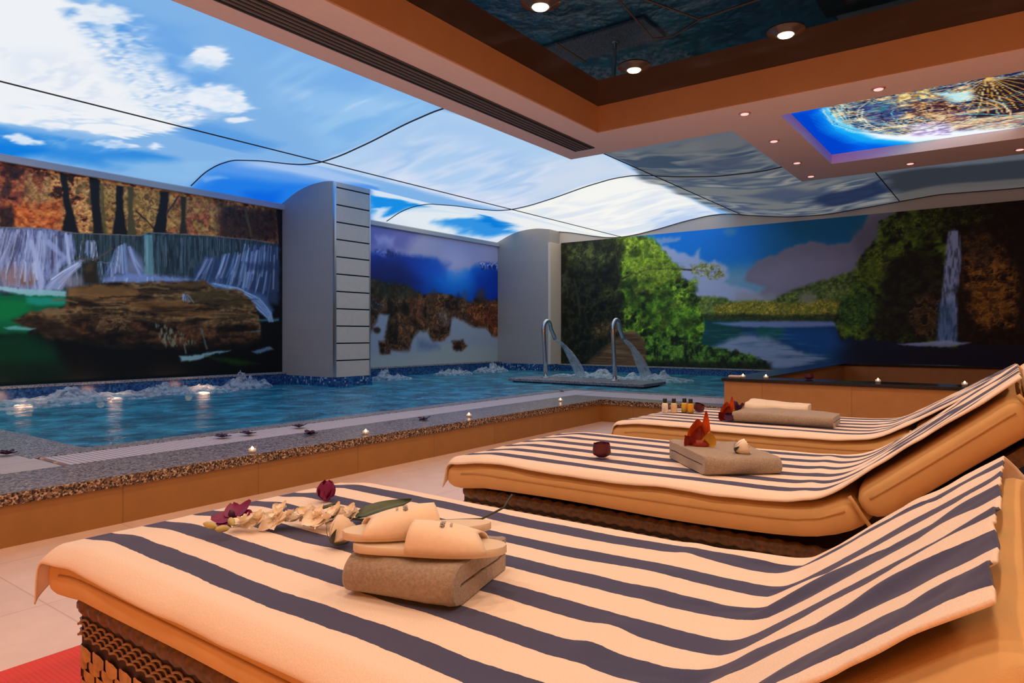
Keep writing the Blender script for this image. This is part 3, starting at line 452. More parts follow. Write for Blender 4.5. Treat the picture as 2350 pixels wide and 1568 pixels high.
('line',[(6.299,1.658),(6.364,1.576),(6.709,1.373),(6.959,1.172),(6.977,1.124)],0.0093,(94,118,148),0.017,0.0154,0.108,0.7),
('poly',[(1.56,1.382),(3.861,1.428),(3.888,1.3),(3.555,1.117),(3.408,0.917),(1.56,0.797)],(8,92,52),0.029,0.0194,0.0968,1.0),
('poly',[(3.408,1.385),(3.861,1.393),(3.872,1.3),(3.605,1.279),(3.408,1.306)],(28,140,112),0.0323,0.0161,0.0807,0.9),
('poly',[(1.56,1.265),(3.408,1.34),(3.457,1.2),(3.265,1.084),(1.56,1.031)],(6,115,55),0.0648,0.0232,0.0926,0.8),
('poly',[(1.56,1.429),(3.125,1.515),(3.36,1.484),(3.861,1.487),(3.872,1.417),(3.408,1.407),(3.125,1.46),(1.56,1.387)],(150,202,195),0.0195,0.0146,0.0584,0.85),
('poly',[(1.56,0.914),(3.457,0.917),(3.757,0.714),(3.967,0.355),(1.56,0.282)],(4,48,26),0.1426,0.0475,0.1426,0.9),
('poly',[(1.56,0.563),(3.967,0.533),(4.021,0.114),(1.56,0.188)],(4,20,12),0.0935,0.0234,0.0935,0.7),
('leaf',[(3.466,1.206),(3.861,1.276),(3.903,1.507),(4.13,1.585),(4.481,1.649),(4.891,1.655),(5.343,1.716),(5.83,1.754),(5.976,1.652),(6.473,1.622),(6.715,1.399),(6.823,1.07),(6.839,0.774),(6.05,0.571),(5.211,0.69),(4.354,0.704),(3.655,0.86),(3.255,1.067)],[(32,24,16),(60,43,26),(90,65,38),(112,84,50),(76,55,32)],0.0573,0.0255,0.0319,0.1147,1.0,3.0),
('poly',[(3.914,1.525),(4.213,1.584),(4.707,1.581),(4.829,1.511),(4.707,1.404),(4.354,1.378),(4.075,1.402),(3.903,1.442)],(132,92,48),0.0354,0.0295,0.0884,0.75),
('poly',[(4.707,1.392),(5.479,1.436),(6.05,1.292),(5.903,1.177),(5.211,1.202),(4.646,1.295)],(112,74,34),0.0465,0.0332,0.0996,0.65),
('poly',[(3.555,1.22),(3.861,1.264),(3.872,1.194),(3.655,1.142)],(120,95,62),0.0273,0.0218,0.0655,0.8),
('poly',[(3.903,1.407),(4.185,1.371),(4.354,1.292),(4.185,1.274),(3.914,1.301)],(22,15,10),0.0286,0.0229,0.0802,0.8),
('poly',[(4.829,1.601),(5.343,1.65),(5.617,1.605),(5.211,1.504),(4.829,1.537)],(34,24,14),0.0326,0.0261,0.0783,0.8),
('poly',[(5.244,1.664),(5.83,1.754),(5.903,1.682),(5.617,1.605),(5.31,1.615)],(100,72,38),0.0343,0.0206,0.0822,0.7),
('poly',[(5.617,1.55),(6.05,1.628),(6.513,1.522),(6.634,1.396),(6.05,1.376),(5.617,1.428)],(66,54,28),0.0434,0.029,0.1086,0.8),
('poly',[(4.954,1.299),(5.687,1.336),(6.05,1.292),(5.617,1.252),(5.017,1.249)],(30,20,12),0.0338,0.027,0.081,0.7),
('leaf',[(4.241,1.221),(5.017,1.113),(5.83,1.058),(6.756,1.069),(6.839,0.737),(5.903,0.575),(4.707,0.698),(3.861,0.859),(3.914,1.095)],[(16,10,8),(30,19,12),(58,36,20),(76,48,28)],0.0521,0.0651,0.0391,0.1172,0.85,2.0),
('leaf',[(4.13,1.218),(4.646,1.201),(4.707,0.95),(4.241,0.949)],[(60,40,24),(100,80,54),(30,20,14)],0.0418,0.0597,0.0477,0.0836,0.6,1.0),
('poly',[(3.706,0.888),(4.707,0.761),(5.479,0.719),(6.839,0.811),(7.181,0.657),(7.181,0.202),(3.914,0.357)],(7,8,7),0.0942,0.0538,0.1346,0.9),
('poly',[(3.255,1.078),(3.481,1.161),(3.861,1.035),(4.13,0.858),(3.605,0.877)],(20,15,11),0.0324,0.027,0.0756,0.7),
('line',[(5.241,1.275),(5.504,1.296),(5.778,1.273)],0.0224,(100,74,40),0.0177,0.0204,0.0951,0.4),
('line',[(3.71,1.096),(3.881,1.112),(4.056,1.092)],0.0184,(24,17,11),0.0145,0.0167,0.0779,0.4),
('line',[(5.961,1.139),(6.244,1.166),(6.539,1.152)],0.014,(24,17,11),0.0192,0.0221,0.1033,0.32),
('line',[(4.077,1.14),(4.198,1.149),(4.321,1.115)],0.0255,(40,28,17),0.0151,0.0174,0.0812,0.49),
('line',[(5.564,1.386),(5.734,1.401),(5.91,1.368)],0.0286,(30,22,14),0.0181,0.0209,0.0977,0.57),
('line',[(4.395,1.114),(4.543,1.124),(4.696,1.09)],0.02,(146,112,66),0.0157,0.0182,0.0848,0.49),
('line',[(4.972,1.135),(5.144,1.163),(5.321,1.156)],0.0169,(24,17,11),0.0169,0.0195,0.0912,0.55),
('line',[(5.762,1.333),(5.919,1.369),(6.08,1.369)],0.0256,(30,22,14),0.0185,0.0214,0.0997,0.33),
('line',[(6.057,1.223),(6.3,1.239),(6.55,1.205)],0.0171,(128,98,58),0.0193,0.0223,0.104,0.61),
('line',[(3.913,1.111),(4.261,1.134),(4.632,1.12)],0.0088,(100,74,40),0.0152,0.0175,0.0818,0.63),
('line',[(4.395,1.301),(4.535,1.336),(4.677,1.34)],0.0266,(40,28,17),0.0157,0.0181,0.0847,0.51),
('line',[(3.71,1.356),(3.857,1.369),(4.008,1.34)],0.0233,(128,98,58),0.0144,0.0166,0.0777,0.64),
('line',[(5.558,1.288),(5.716,1.312),(5.878,1.293)],0.0104,(128,98,58),0.0181,0.0209,0.0974,0.47),
('line',[(5.574,1.392),(5.823,1.427),(6.081,1.423)],0.0317,(40,28,17),0.0183,0.0211,0.0986,0.3),
('line',[(4.824,1.435),(5.233,1.468),(5.67,1.459)],0.0217,(40,28,17),0.0171,0.0197,0.0922,0.31),
('line',[(4.656,1.119),(4.808,1.133),(4.964,1.106)],0.0275,(100,74,40),0.0163,0.0188,0.0876,0.38),
('line',[(5.735,1.291),(6.09,1.32),(6.464,1.306)],0.0189,(40,28,17),0.0189,0.0218,0.1016,0.43),
('line',[(4.08,1.237),(4.423,1.255),(4.787,1.232)],0.0173,(24,17,11),0.0155,0.0179,0.0835,0.58),
('line',[(5.316,1.25),(5.526,1.27),(5.742,1.246)],0.0266,(128,98,58),0.0177,0.0204,0.0954,0.38),
('line',[(5.912,1.199),(6.313,1.217),(6.738,1.187)],0.0208,(40,28,17),0.0193,0.0223,0.1041,0.4),
('line',[(5.693,1.292),(5.873,1.322),(6.058,1.314)],0.0276,(24,17,11),0.0184,0.0213,0.0992,0.69),
('line',[(4.286,1.414),(4.65,1.448),(5.037,1.445)],0.0227,(40,28,17),0.016,0.0184,0.0859,0.7),
('line',[(5.039,1.476),(5.229,1.493),(5.425,1.464)],0.0217,(128,98,58),0.0171,0.0197,0.0921,0.47),
('line',[(4.705,1.351),(5.061,1.396),(5.44,1.409)],0.0226,(128,98,58),0.0168,0.0194,0.0903,0.38),
('line',[(4.382,1.293),(4.537,1.312),(4.696,1.292)],0.0157,(40,28,17),0.0157,0.0182,0.0847,0.67),
('line',[(5.309,1.341),(5.708,1.367),(6.132,1.349)],0.0097,(100,74,40),0.0181,0.0209,0.0974,0.46),
('line',[(5.064,1.245),(5.396,1.274),(5.747,1.263)],0.0148,(24,17,11),0.0174,0.0201,0.0939,0.56),
('line',[(4.184,1.353),(4.516,1.396),(4.867,1.409)],0.0121,(128,98,58),0.0157,0.0181,0.0845,0.36),
('line',[(4.067,1.198),(4.189,1.212),(4.313,1.186)],0.0139,(128,98,58),0.0151,0.0174,0.0811,0.6),
('line',[(5.218,1.135),(5.657,1.173),(6.128,1.177)],0.0311,(146,112,66),0.018,0.0207,0.0968,0.44),
('line',[(5.973,1.475),(6.129,1.492),(6.288,1.461)],0.0248,(128,98,58),0.019,0.0219,0.102,0.32),
('line',[(5.795,1.131),(6.126,1.171),(6.474,1.177)],0.0175,(24,17,11),0.0189,0.0219,0.102,0.46),
('line',[(4.785,1.583),(5.022,1.609),(5.269,1.594)],0.0283,(128,98,58),0.0167,0.0193,0.0899,0.64),
('line',[(6.035,1.43),(6.397,1.477),(6.778,1.489)],0.0188,(24,17,11),0.0195,0.0225,0.1051,0.41),
('line',[(4.152,1.171),(4.379,1.201),(4.614,1.199)],0.0119,(30,22,14),0.0154,0.0178,0.0831,0.45),
('line',[(4.54,1.213),(4.719,1.227),(4.902,1.199)],0.0118,(30,22,14),0.0161,0.0186,0.0866,0.58),
('line',[(3.891,1.11),(4.127,1.133),(4.374,1.122)],0.0144,(30,22,14),0.0149,0.0172,0.0804,0.37),
('line',[(3.745,1.345),(3.989,1.376),(4.243,1.374)],0.0231,(100,74,40),0.0147,0.0169,0.079,0.32),
('line',[(5.809,1.193),(6.134,1.211),(6.475,1.182)],0.0219,(100,74,40),0.019,0.0219,0.1021,0.43),
('line',[(5.263,1.558),(5.436,1.581),(5.614,1.56)],0.0195,(128,98,58),0.0175,0.0202,0.0944,0.31),
('line',[(4.722,1.503),(5.092,1.54),(5.484,1.539)],0.0181,(100,74,40),0.0168,0.0194,0.0906,0.34),
('line',[(4.433,1.32),(4.559,1.334),(4.688,1.304)],0.0134,(128,98,58),0.0158,0.0182,0.085,0.69),
('line',[(4.364,1.151),(4.646,1.168),(4.94,1.144)],0.0129,(100,74,40),0.0159,0.0184,0.0859,0.69),
('line',[(4.204,1.27),(4.543,1.299),(4.902,1.29)],0.0164,(128,98,58),0.0157,0.0182,0.0848,0.63),
('line',[(3.863,1.439),(4.059,1.455),(4.263,1.43)],0.012,(128,98,58),0.0148,0.0171,0.0797,0.68),
('line',[(6.029,1.608),(6.209,1.645),(6.393,1.645)],0.0221,(146,112,66),0.0191,0.0221,0.1029,0.34),
('line',[(5.482,1.516),(5.488,1.475),(5.493,1.434)],0.017,(120,140,165),0.0149,0.0,0.0678,0.66),
('line',[(5.561,1.513),(5.606,1.455),(5.651,1.397)],0.0144,(149,171,198),0.0151,0.0,0.0687,0.6),
('line',[(5.481,1.514),(5.477,1.472),(5.473,1.431)],0.0176,(150,172,200),0.0149,0.0,0.0677,0.8),
('line',[(5.503,1.515),(5.52,1.463),(5.537,1.411)],0.0177,(110,129,152),0.015,0.0,0.0681,0.61),
('line',[(5.486,1.517),(5.49,1.467),(5.495,1.416)],0.0136,(136,156,181),0.0149,0.0,0.0678,0.68),
('line',[(5.507,1.517),(5.514,1.468),(5.521,1.419)],0.0095,(156,179,208),0.015,0.0,0.068,0.73),
('line',[(5.525,1.51),(5.546,1.453),(5.566,1.396)],0.0157,(108,126,148),0.015,0.0,0.0683,0.63),
('line',[(5.541,1.518),(5.561,1.461),(5.581,1.405)],0.0109,(153,176,205),0.015,0.0,0.0684,0.55),
('streak',[(5.049,1.069),(5.343,1.033),(5.687,0.75),(5.211,0.716),(5.081,0.874)],(120,122,95),0.0264,3,0.52,0.0331,0.0264,0.0793,0.8),
('line',[(5.493,0.752),(5.52,0.618)],0.0204,(110,125,120),0.0204,0.0136,0.0544,0.7),
('line',[(5.773,0.989),(5.859,0.679)],0.0282,(90,100,90),0.0211,0.0211,0.0563,0.7),
('poly',[(5.424,0.566),(5.617,0.575),(6.05,0.634),(6.278,0.637),(5.903,0.568),(5.687,0.491),(5.451,0.492)],(112,152,155),0.021,0.021,0.07,0.9),
('poly',[(6.658,0.622),(7.025,0.705),(7.077,0.644),(6.756,0.576)],(95,130,145),0.0237,0.0237,0.079,0.8),
('poly',[(3.162,0.988),(3.265,1.011),(3.525,0.98),(3.457,0.957),(3.218,0.961)],(100,160,150),0.0155,0.0103,0.0516,0.85),
('poly',[(6.756,1.15),(7.181,1.181),(7.181,1.135),(6.839,1.122)],(95,140,150),0.024,0.016,0.0639,0.7),
('poly',[(6.513,0.943),(6.839,0.974),(6.806,0.937)],(80,110,115),0.0155,0.0078,0.0621,0.7),
('poly',[(5.83,0.556),(6.513,0.48),(6.773,0.399),(6.355,0.385)],(22,48,12),0.0448,0.0224,0.0897,0.8)]
ART_REEF=[
('poly',[(6.05,3.476),(16.694,5.496),(16.694,-1.373),(6.05,-0.374)],(10,36,110),0.0105,0.0,0.2097,1.0),
('poly',[(6.05,3.476),(16.694,5.496),(16.694,2.498),(6.05,1.796)],(8,48,140),0.3146,0.0,0.2097,1.0),
('poly',[(13.028,2.341),(12.969,2.135),(12.802,1.943),(12.546,1.788),(12.233,1.685),(11.897,1.641),(11.572,1.659),(11.289,1.733),(11.069,1.854),(10.931,2.012),(10.884,2.191),(10.931,2.376),(11.069,2.553),(11.289,2.706),(11.572,2.82),(11.897,2.883),(12.233,2.886),(12.546,2.826),(12.802,2.707),(12.969,2.54)],(0,100,200),0.7669,0.0,0.2474,0.9),
('poly',[(12.398,2.379),(12.371,2.263),(12.294,2.155),(12.176,2.067),(12.028,2.007),(11.867,1.98),(11.708,1.988),(11.567,2.031),(11.457,2.102),(11.387,2.196),(11.363,2.302),(11.387,2.413),(11.457,2.516),(11.567,2.604),(11.708,2.667),(11.867,2.7),(12.028,2.697),(12.176,2.659),(12.294,2.588),(12.371,2.491)],(30,130,215),0.4196,0.0,0.2468,0.8),
('poly',[(7.726,2.3),(10.122,2.429),(10.641,2.005),(9.873,1.779),(7.726,1.828)],(8,24,78),0.2552,0.0785,0.1963,0.8),
('poly',[(12.56,2.329),(13.772,2.47),(13.772,1.756),(12.642,1.711)],(0,46,150),0.2993,0.068,0.2721,0.8),
('poly',[(7.726,3.164),(16.694,3.747),(13.772,2.657),(13.062,2.62),(12.56,2.515),(12.207,2.426),(11.867,2.36),(11.479,2.409),(11.191,2.579),(10.641,2.586),(9.935,2.592),(9.282,2.564),(7.726,2.41)],(150,148,178),0.0929,0.0581,0.1627,1.0),
('poly',[(7.726,3.164),(10.641,3.129),(10.249,2.641),(9.397,2.593),(7.726,2.457)],(86,88,160),0.2146,0.0585,0.1756,0.75),
('poly',[(9.397,2.889),(9.935,2.907),(9.873,2.748),(9.49,2.742)],(165,165,205),0.0927,0.0515,0.1442,0.7),
('poly',[(12.27,2.615),(12.25,2.531),(12.192,2.453),(12.102,2.387),(11.99,2.342),(11.867,2.32),(11.745,2.323),(11.637,2.352),(11.552,2.402),(11.497,2.469),(11.479,2.546),(11.497,2.627),(11.552,2.703),(11.637,2.768),(11.745,2.815),(11.867,2.84),(11.99,2.839),(12.102,2.813),(12.192,2.763),(12.25,2.695)],(165,166,200),0.3208,0.0,0.2468,0.8),
('poly',[(11.191,2.569),(11.701,2.516),(11.479,2.154),(11.05,2.27)],(30,70,170),0.1185,0.0474,0.1422,0.55),
('leaf',[(9.373,2.608),(10.021,2.637),(9.972,2.488),(9.455,2.476)],[(20,36,100),(60,80,150),(110,120,180)],0.0517,0.0517,0.0517,0.093,0.8,1.0),
('leaf',[(12.725,2.633),(13.59,2.685),(13.59,2.533),(12.808,2.494)],[(10,40,120),(150,155,190),(40,70,150)],0.068,0.0544,0.0544,0.1224,0.8,1.0),
('leaf',[(7.726,1.906),(9.373,2.015),(9.655,1.928),(10.249,1.926),(10.802,1.75),(11.276,1.831),(11.776,1.796),(12.302,1.697),(13.59,1.771),(13.772,-0.22),(7.726,0.098)],[(30,20,16),(58,38,26),(84,56,36),(46,32,26),(104,70,44)],0.0665,0.0444,0.0665,0.1553,1.0,1.0),
('leaf',[(9.339,2.013),(10.377,1.943),(10.641,1.724),(9.873,1.6),(9.339,1.665)],[(24,34,30),(50,48,34),(36,30,26)],0.063,0.0841,0.0525,0.1471,0.8,1.0),
('poly',[(11.45,0.939),(11.442,0.918),(11.419,0.899),(11.384,0.884),(11.339,0.874),(11.291,0.871),(11.242,0.874),(11.198,0.884),(11.164,0.899),(11.142,0.918),(11.134,0.938),(11.142,0.959),(11.164,0.978),(11.198,0.993),(11.242,1.003),(11.291,1.007),(11.339,1.004),(11.384,0.994),(11.419,0.979),(11.442,0.96)],(24,17,14),0.0743,0.059,0.1061,0.67),
('poly',[(12.875,1.71),(12.868,1.684),(12.846,1.659),(12.813,1.64),(12.771,1.626),(12.725,1.62),(12.679,1.623),(12.637,1.633),(12.605,1.65),(12.584,1.673),(12.576,1.698),(12.584,1.724),(12.605,1.748),(12.637,1.768),(12.679,1.781),(12.725,1.787),(12.771,1.785),(12.813,1.775),(12.846,1.758),(12.868,1.736)],(24,17,14),0.0948,0.0658,0.1185,0.68),
('poly',[(12.27,1.757),(12.266,1.707),(12.252,1.661),(12.231,1.624),(12.205,1.6),(12.176,1.591),(12.147,1.598),(12.121,1.62),(12.1,1.655),(12.087,1.699),(12.082,1.749),(12.087,1.799),(12.1,1.845),(12.121,1.882),(12.147,1.906),(12.176,1.916),(12.205,1.909),(12.231,1.887),(12.252,1.852),(12.266,1.808)],(96,62,42),0.0682,0.0632,0.1137,0.38),
('poly',[(12.96,1.312),(12.95,1.279),(12.921,1.249),(12.876,1.225),(12.82,1.209),(12.758,1.203),(12.696,1.207),(12.641,1.221),(12.598,1.244),(12.57,1.272),(12.56,1.304),(12.57,1.336),(12.598,1.366),(12.641,1.39),(12.696,1.406),(12.758,1.412),(12.82,1.409),(12.876,1.395),(12.921,1.373),(12.95,1.344)],(72,50,36),0.1188,0.066,0.1188,0.46),
('poly',[(10.059,1.0),(10.055,0.949),(10.045,0.904),(10.028,0.868),(10.007,0.845),(9.984,0.837),(9.961,0.845),(9.94,0.868),(9.924,0.904),(9.914,0.949),(9.91,0.999),(9.914,1.049),(9.924,1.094),(9.94,1.13),(9.961,1.154),(9.984,1.162),(10.007,1.154),(10.028,1.131),(10.045,1.095),(10.055,1.05)],(24,17,14),0.0572,0.0529,0.0953,0.67),
('poly',[(12.994,1.736),(12.983,1.699),(12.952,1.666),(12.903,1.638),(12.842,1.62),(12.775,1.612),(12.708,1.615),(12.648,1.629),(12.601,1.653),(12.57,1.683),(12.56,1.718),(12.57,1.754),(12.601,1.787),(12.648,1.814),(12.708,1.833),(12.775,1.842),(12.842,1.839),(12.903,1.826),(12.952,1.802),(12.983,1.771)],(30,22,18),0.1308,0.0661,0.119,0.63),
('poly',[(13.376,1.191),(13.366,1.138),(13.338,1.089),(13.296,1.051),(13.242,1.026),(13.183,1.017),(13.124,1.025),(13.071,1.049),(13.03,1.086),(13.003,1.133),(12.994,1.186),(13.003,1.238),(13.03,1.286),(13.071,1.324),(13.124,1.349),(13.183,1.359),(13.242,1.352),(13.296,1.329),(13.338,1.292),(13.366,1.244)],(24,17,14),0.1348,0.0681,0.1226,0.63),
('poly',[(10.442,1.243),(10.439,1.203),(10.43,1.166),(10.416,1.137),(10.397,1.119),(10.377,1.112),(10.357,1.118),(10.339,1.136),(10.325,1.165),(10.316,1.201),(10.313,1.24),(10.316,1.28),(10.325,1.316),(10.339,1.345),(10.357,1.364),(10.377,1.371),(10.397,1.365),(10.416,1.347),(10.43,1.319),(10.439,1.283)],(30,22,18),0.0493,0.0547,0.0985,0.42),
('poly',[(10.708,1.699),(10.7,1.655),(10.677,1.615),(10.641,1.582),(10.597,1.561),(10.548,1.552),(10.499,1.557),(10.455,1.575),(10.42,1.605),(10.398,1.643),(10.39,1.685),(10.398,1.728),(10.42,1.768),(10.455,1.8),(10.499,1.822),(10.548,1.832),(10.597,1.827),(10.641,1.81),(10.677,1.78),(10.7,1.742)],(30,22,18),0.1199,0.0555,0.0999,0.37),
('poly',[(9.861,0.909),(9.856,0.873),(9.842,0.841),(9.821,0.815),(9.794,0.799),(9.764,0.793),(9.734,0.799),(9.707,0.815),(9.686,0.841),(9.672,0.873),(9.667,0.909),(9.672,0.944),(9.686,0.977),(9.707,1.002),(9.734,1.019),(9.764,1.025),(9.794,1.019),(9.821,1.003),(9.842,0.977),(9.856,0.945)],(16,11,10),0.0748,0.0519,0.0935,0.55),
('poly',[(9.997,1.288),(9.989,1.244),(9.968,1.203),(9.935,1.171),(9.894,1.15),(9.849,1.142),(9.804,1.148),(9.763,1.168),(9.731,1.199),(9.71,1.238),(9.703,1.282),(9.71,1.326),(9.731,1.366),(9.763,1.399),(9.804,1.42),(9.849,1.428),(9.894,1.423),(9.935,1.404),(9.968,1.373),(9.989,1.333)],(20,15,13),0.113,0.0523,0.0942,0.46),
('poly',[(10.482,1.81),(10.478,1.775),(10.467,1.744),(10.449,1.718),(10.427,1.701),(10.403,1.695),(10.379,1.699),(10.358,1.714),(10.34,1.738),(10.329,1.768),(10.326,1.802),(10.329,1.836),(10.34,1.868),(10.358,1.893),(10.379,1.91),(10.403,1.917),(10.427,1.913),(10.449,1.898),(10.467,1.874),(10.478,1.844)],(72,50,36),0.0592,0.0548,0.0987,0.39),
('poly',[(9.764,1.444),(9.757,1.424),(9.736,1.406),(9.704,1.392),(9.664,1.382),(9.62,1.377),(9.576,1.379),(9.536,1.387),(9.505,1.399),(9.485,1.416),(9.478,1.435),(9.485,1.454),(9.505,1.472),(9.536,1.486),(9.576,1.497),(9.62,1.501),(9.664,1.5),(9.704,1.492),(9.736,1.479),(9.757,1.463)],(96,62,42),0.0646,0.0513,0.0923,0.52),
('poly',[(9.56,1.552),(9.556,1.516),(9.542,1.484),(9.522,1.458),(9.495,1.441),(9.466,1.434),(9.438,1.439),(9.412,1.454),(9.391,1.479),(9.378,1.51),(9.373,1.545),(9.378,1.58),(9.391,1.612),(9.412,1.638),(9.438,1.655),(9.466,1.662),(9.495,1.658),(9.522,1.643),(9.542,1.618),(9.556,1.587)],(16,11,10),0.0729,0.0506,0.0911,0.41),
('poly',[(13.062,1.59),(13.055,1.541),(13.036,1.496),(13.006,1.46),(12.968,1.436),(12.926,1.427),(12.884,1.434),(12.847,1.455),(12.817,1.489),(12.798,1.533),(12.791,1.581),(12.798,1.63),(12.817,1.674),(12.847,1.71),(12.884,1.734),(12.926,1.744),(12.968,1.738),(13.006,1.717),(13.036,1.683),(13.055,1.639)],(72,50,36),0.0962,0.0668,0.1203,0.44),
('poly',[(9.655,1.706),(9.651,1.679),(9.639,1.653),(9.621,1.633),(9.598,1.619),(9.572,1.614),(9.547,1.617),(9.524,1.629),(9.505,1.647),(9.494,1.671),(9.49,1.698),(9.494,1.726),(9.505,1.751),(9.524,1.771),(9.547,1.785),(9.572,1.79),(9.598,1.787),(9.621,1.776),(9.639,1.757),(9.651,1.733)],(20,15,13),0.0644,0.0511,0.0919,0.44),
('poly',[(10.694,1.05),(10.69,1.001),(10.676,0.956),(10.655,0.921),(10.629,0.898),(10.601,0.891),(10.572,0.898),(10.546,0.921),(10.526,0.956),(10.512,1.0),(10.508,1.049),(10.512,1.098),(10.526,1.142),(10.546,1.177),(10.572,1.2),(10.601,1.208),(10.629,1.201),(10.655,1.179),(10.676,1.144),(10.69,1.1)],(16,11,10),0.0703,0.0558,0.1004,0.45),
('poly',[(10.339,1.471),(10.333,1.431),(10.316,1.395),(10.291,1.365),(10.259,1.346),(10.223,1.339),(10.188,1.345),(10.156,1.362),(10.131,1.389),(10.115,1.425),(10.109,1.464),(10.115,1.503),(10.131,1.539),(10.156,1.568),(10.188,1.588),(10.223,1.595),(10.259,1.591),(10.291,1.574),(10.316,1.546),(10.333,1.511)],(24,17,14),0.0875,0.054,0.0972,0.62),
('poly',[(12.066,1.678),(12.06,1.625),(12.043,1.576),(12.015,1.537),(11.981,1.512),(11.943,1.502),(11.905,1.509),(11.871,1.532),(11.844,1.569),(11.827,1.616),(11.821,1.668),(11.827,1.721),(11.844,1.769),(11.871,1.808),(11.905,1.833),(11.943,1.844),(11.981,1.837),(12.015,1.814),(12.043,1.778),(12.06,1.731)],(30,22,18),0.0894,0.0621,0.1117,0.5),
('poly',[(10.351,1.388),(10.348,1.357),(10.339,1.329),(10.325,1.306),(10.307,1.291),(10.287,1.286),(10.267,1.29),(10.249,1.304),(10.235,1.326),(10.226,1.354),(10.223,1.385),(10.226,1.416),(10.235,1.445),(10.249,1.467),(10.267,1.482),(10.287,1.488),(10.307,1.483),(10.325,1.47),(10.339,1.448),(10.348,1.42)],(30,22,18),0.0489,0.0543,0.0978,0.5),
('poly',[(11.219,1.741),(11.214,1.696),(11.198,1.655),(11.173,1.622),(11.141,1.6),(11.106,1.592),(11.072,1.597),(11.04,1.617),(11.016,1.647),(11.0,1.687),(10.995,1.731),(11.0,1.775),(11.016,1.816),(11.04,1.849),(11.072,1.871),(11.106,1.88),(11.141,1.875),(11.173,1.856),(11.198,1.825),(11.214,1.785)],(72,50,36),0.0837,0.0581,0.1046,0.66),
('poly',[(11.148,1.699),(11.142,1.678),(11.124,1.659),(11.096,1.643),(11.061,1.632),(11.022,1.627),(10.984,1.629),(10.949,1.637),(10.922,1.65),(10.904,1.668),(10.898,1.688),(10.904,1.709),(10.922,1.729),(10.949,1.745),(10.984,1.756),(11.022,1.761),(11.061,1.759),(11.096,1.751),(11.124,1.738),(11.142,1.72)],(72,50,36),0.0727,0.0577,0.1039,0.51),
('poly',[(13.079,1.251),(13.071,1.221),(13.047,1.194),(13.009,1.172),(12.961,1.158),(12.909,1.153),(12.857,1.157),(12.81,1.17),(12.773,1.19),(12.749,1.216),(12.741,1.245),(12.749,1.274),(12.773,1.301),(12.81,1.322),(12.857,1.337),(12.909,1.342),(12.961,1.339),(13.009,1.326),(13.047,1.306),(13.071,1.28)],(96,62,42),0.1081,0.0667,0.1201,0.53),
('poly',[(9.873,1.061),(9.868,1.039),(9.854,1.019),(9.833,1.003),(9.806,0.993),(9.776,0.989),(9.746,0.993),(9.719,1.002),(9.698,1.018),(9.684,1.038),(9.679,1.06),(9.684,1.082),(9.698,1.102),(9.719,1.118),(9.746,1.128),(9.776,1.132),(9.806,1.129),(9.833,1.119),(9.854,1.103),(9.868,1.084)],(30,22,18),0.0749,0.052,0.0936,0.67),
('poly',[(12.977,1.587),(12.972,1.544),(12.957,1.506),(12.935,1.475),(12.906,1.454),(12.875,1.447),(12.844,1.453),(12.816,1.471),(12.794,1.501),(12.779,1.538),(12.775,1.58),(12.779,1.623),(12.794,1.661),(12.816,1.692),(12.844,1.712),(12.875,1.72),(12.906,1.715),(12.935,1.697),(12.957,1.667),(12.972,1.629)],(20,15,13),0.0719,0.0666,0.1198,0.4),
('poly',[(12.943,1.871),(12.935,1.825),(12.914,1.783),(12.88,1.749),(12.838,1.726),(12.791,1.717),(12.745,1.722),(12.703,1.741),(12.67,1.772),(12.649,1.812),(12.642,1.857),(12.649,1.902),(12.67,1.944),(12.703,1.978),(12.745,2.001),(12.791,2.01),(12.838,2.006),(12.88,1.987),(12.914,1.956),(12.935,1.916)],(72,50,36),0.1072,0.0662,0.1191,0.61),
('poly',[(10.084,1.862),(10.076,1.82),(10.053,1.781),(10.017,1.749),(9.972,1.728),(9.922,1.719),(9.873,1.723),(9.829,1.74),(9.794,1.768),(9.771,1.804),(9.764,1.845),(9.771,1.887),(9.794,1.925),(9.829,1.957),(9.873,1.979),(9.922,1.988),(9.972,1.985),(10.017,1.968),(10.053,1.941),(10.076,1.904)],(16,11,10),0.1232,0.0527,0.0948,0.39),
('poly',[(10.3,1.47),(10.296,1.427),(10.285,1.388),(10.268,1.357),(10.247,1.337),(10.223,1.33),(10.199,1.336),(10.178,1.355),(10.161,1.385),(10.151,1.423),(10.147,1.465),(10.151,1.507),(10.161,1.546),(10.178,1.577),(10.199,1.597),(10.223,1.605),(10.247,1.599),(10.268,1.58),(10.285,1.55),(10.296,1.512)],(16,11,10),0.0583,0.054,0.0972,0.41),
('poly',[(13.323,1.147),(13.316,1.104),(13.296,1.065),(13.265,1.034),(13.226,1.014),(13.183,1.007),(13.14,1.013),(13.102,1.033),(13.071,1.063),(13.052,1.101),(13.045,1.144),(13.052,1.187),(13.071,1.225),(13.102,1.256),(13.14,1.277),(13.183,1.284),(13.226,1.278),(13.265,1.259),(13.296,1.229),(13.316,1.19)],(30,22,18),0.098,0.0681,0.1226,0.54),
('poly',[(10.274,1.414),(10.269,1.38),(10.255,1.349),(10.232,1.324),(10.204,1.308),(10.172,1.301),(10.141,1.306),(10.113,1.321),(10.091,1.345),(10.076,1.375),(10.071,1.408),(10.076,1.442),(10.091,1.473),(10.113,1.498),(10.141,1.514),(10.172,1.52),(10.204,1.516),(10.232,1.502),(10.255,1.478),(10.269,1.448)],(24,17,14),0.0775,0.0538,0.0968,0.44),
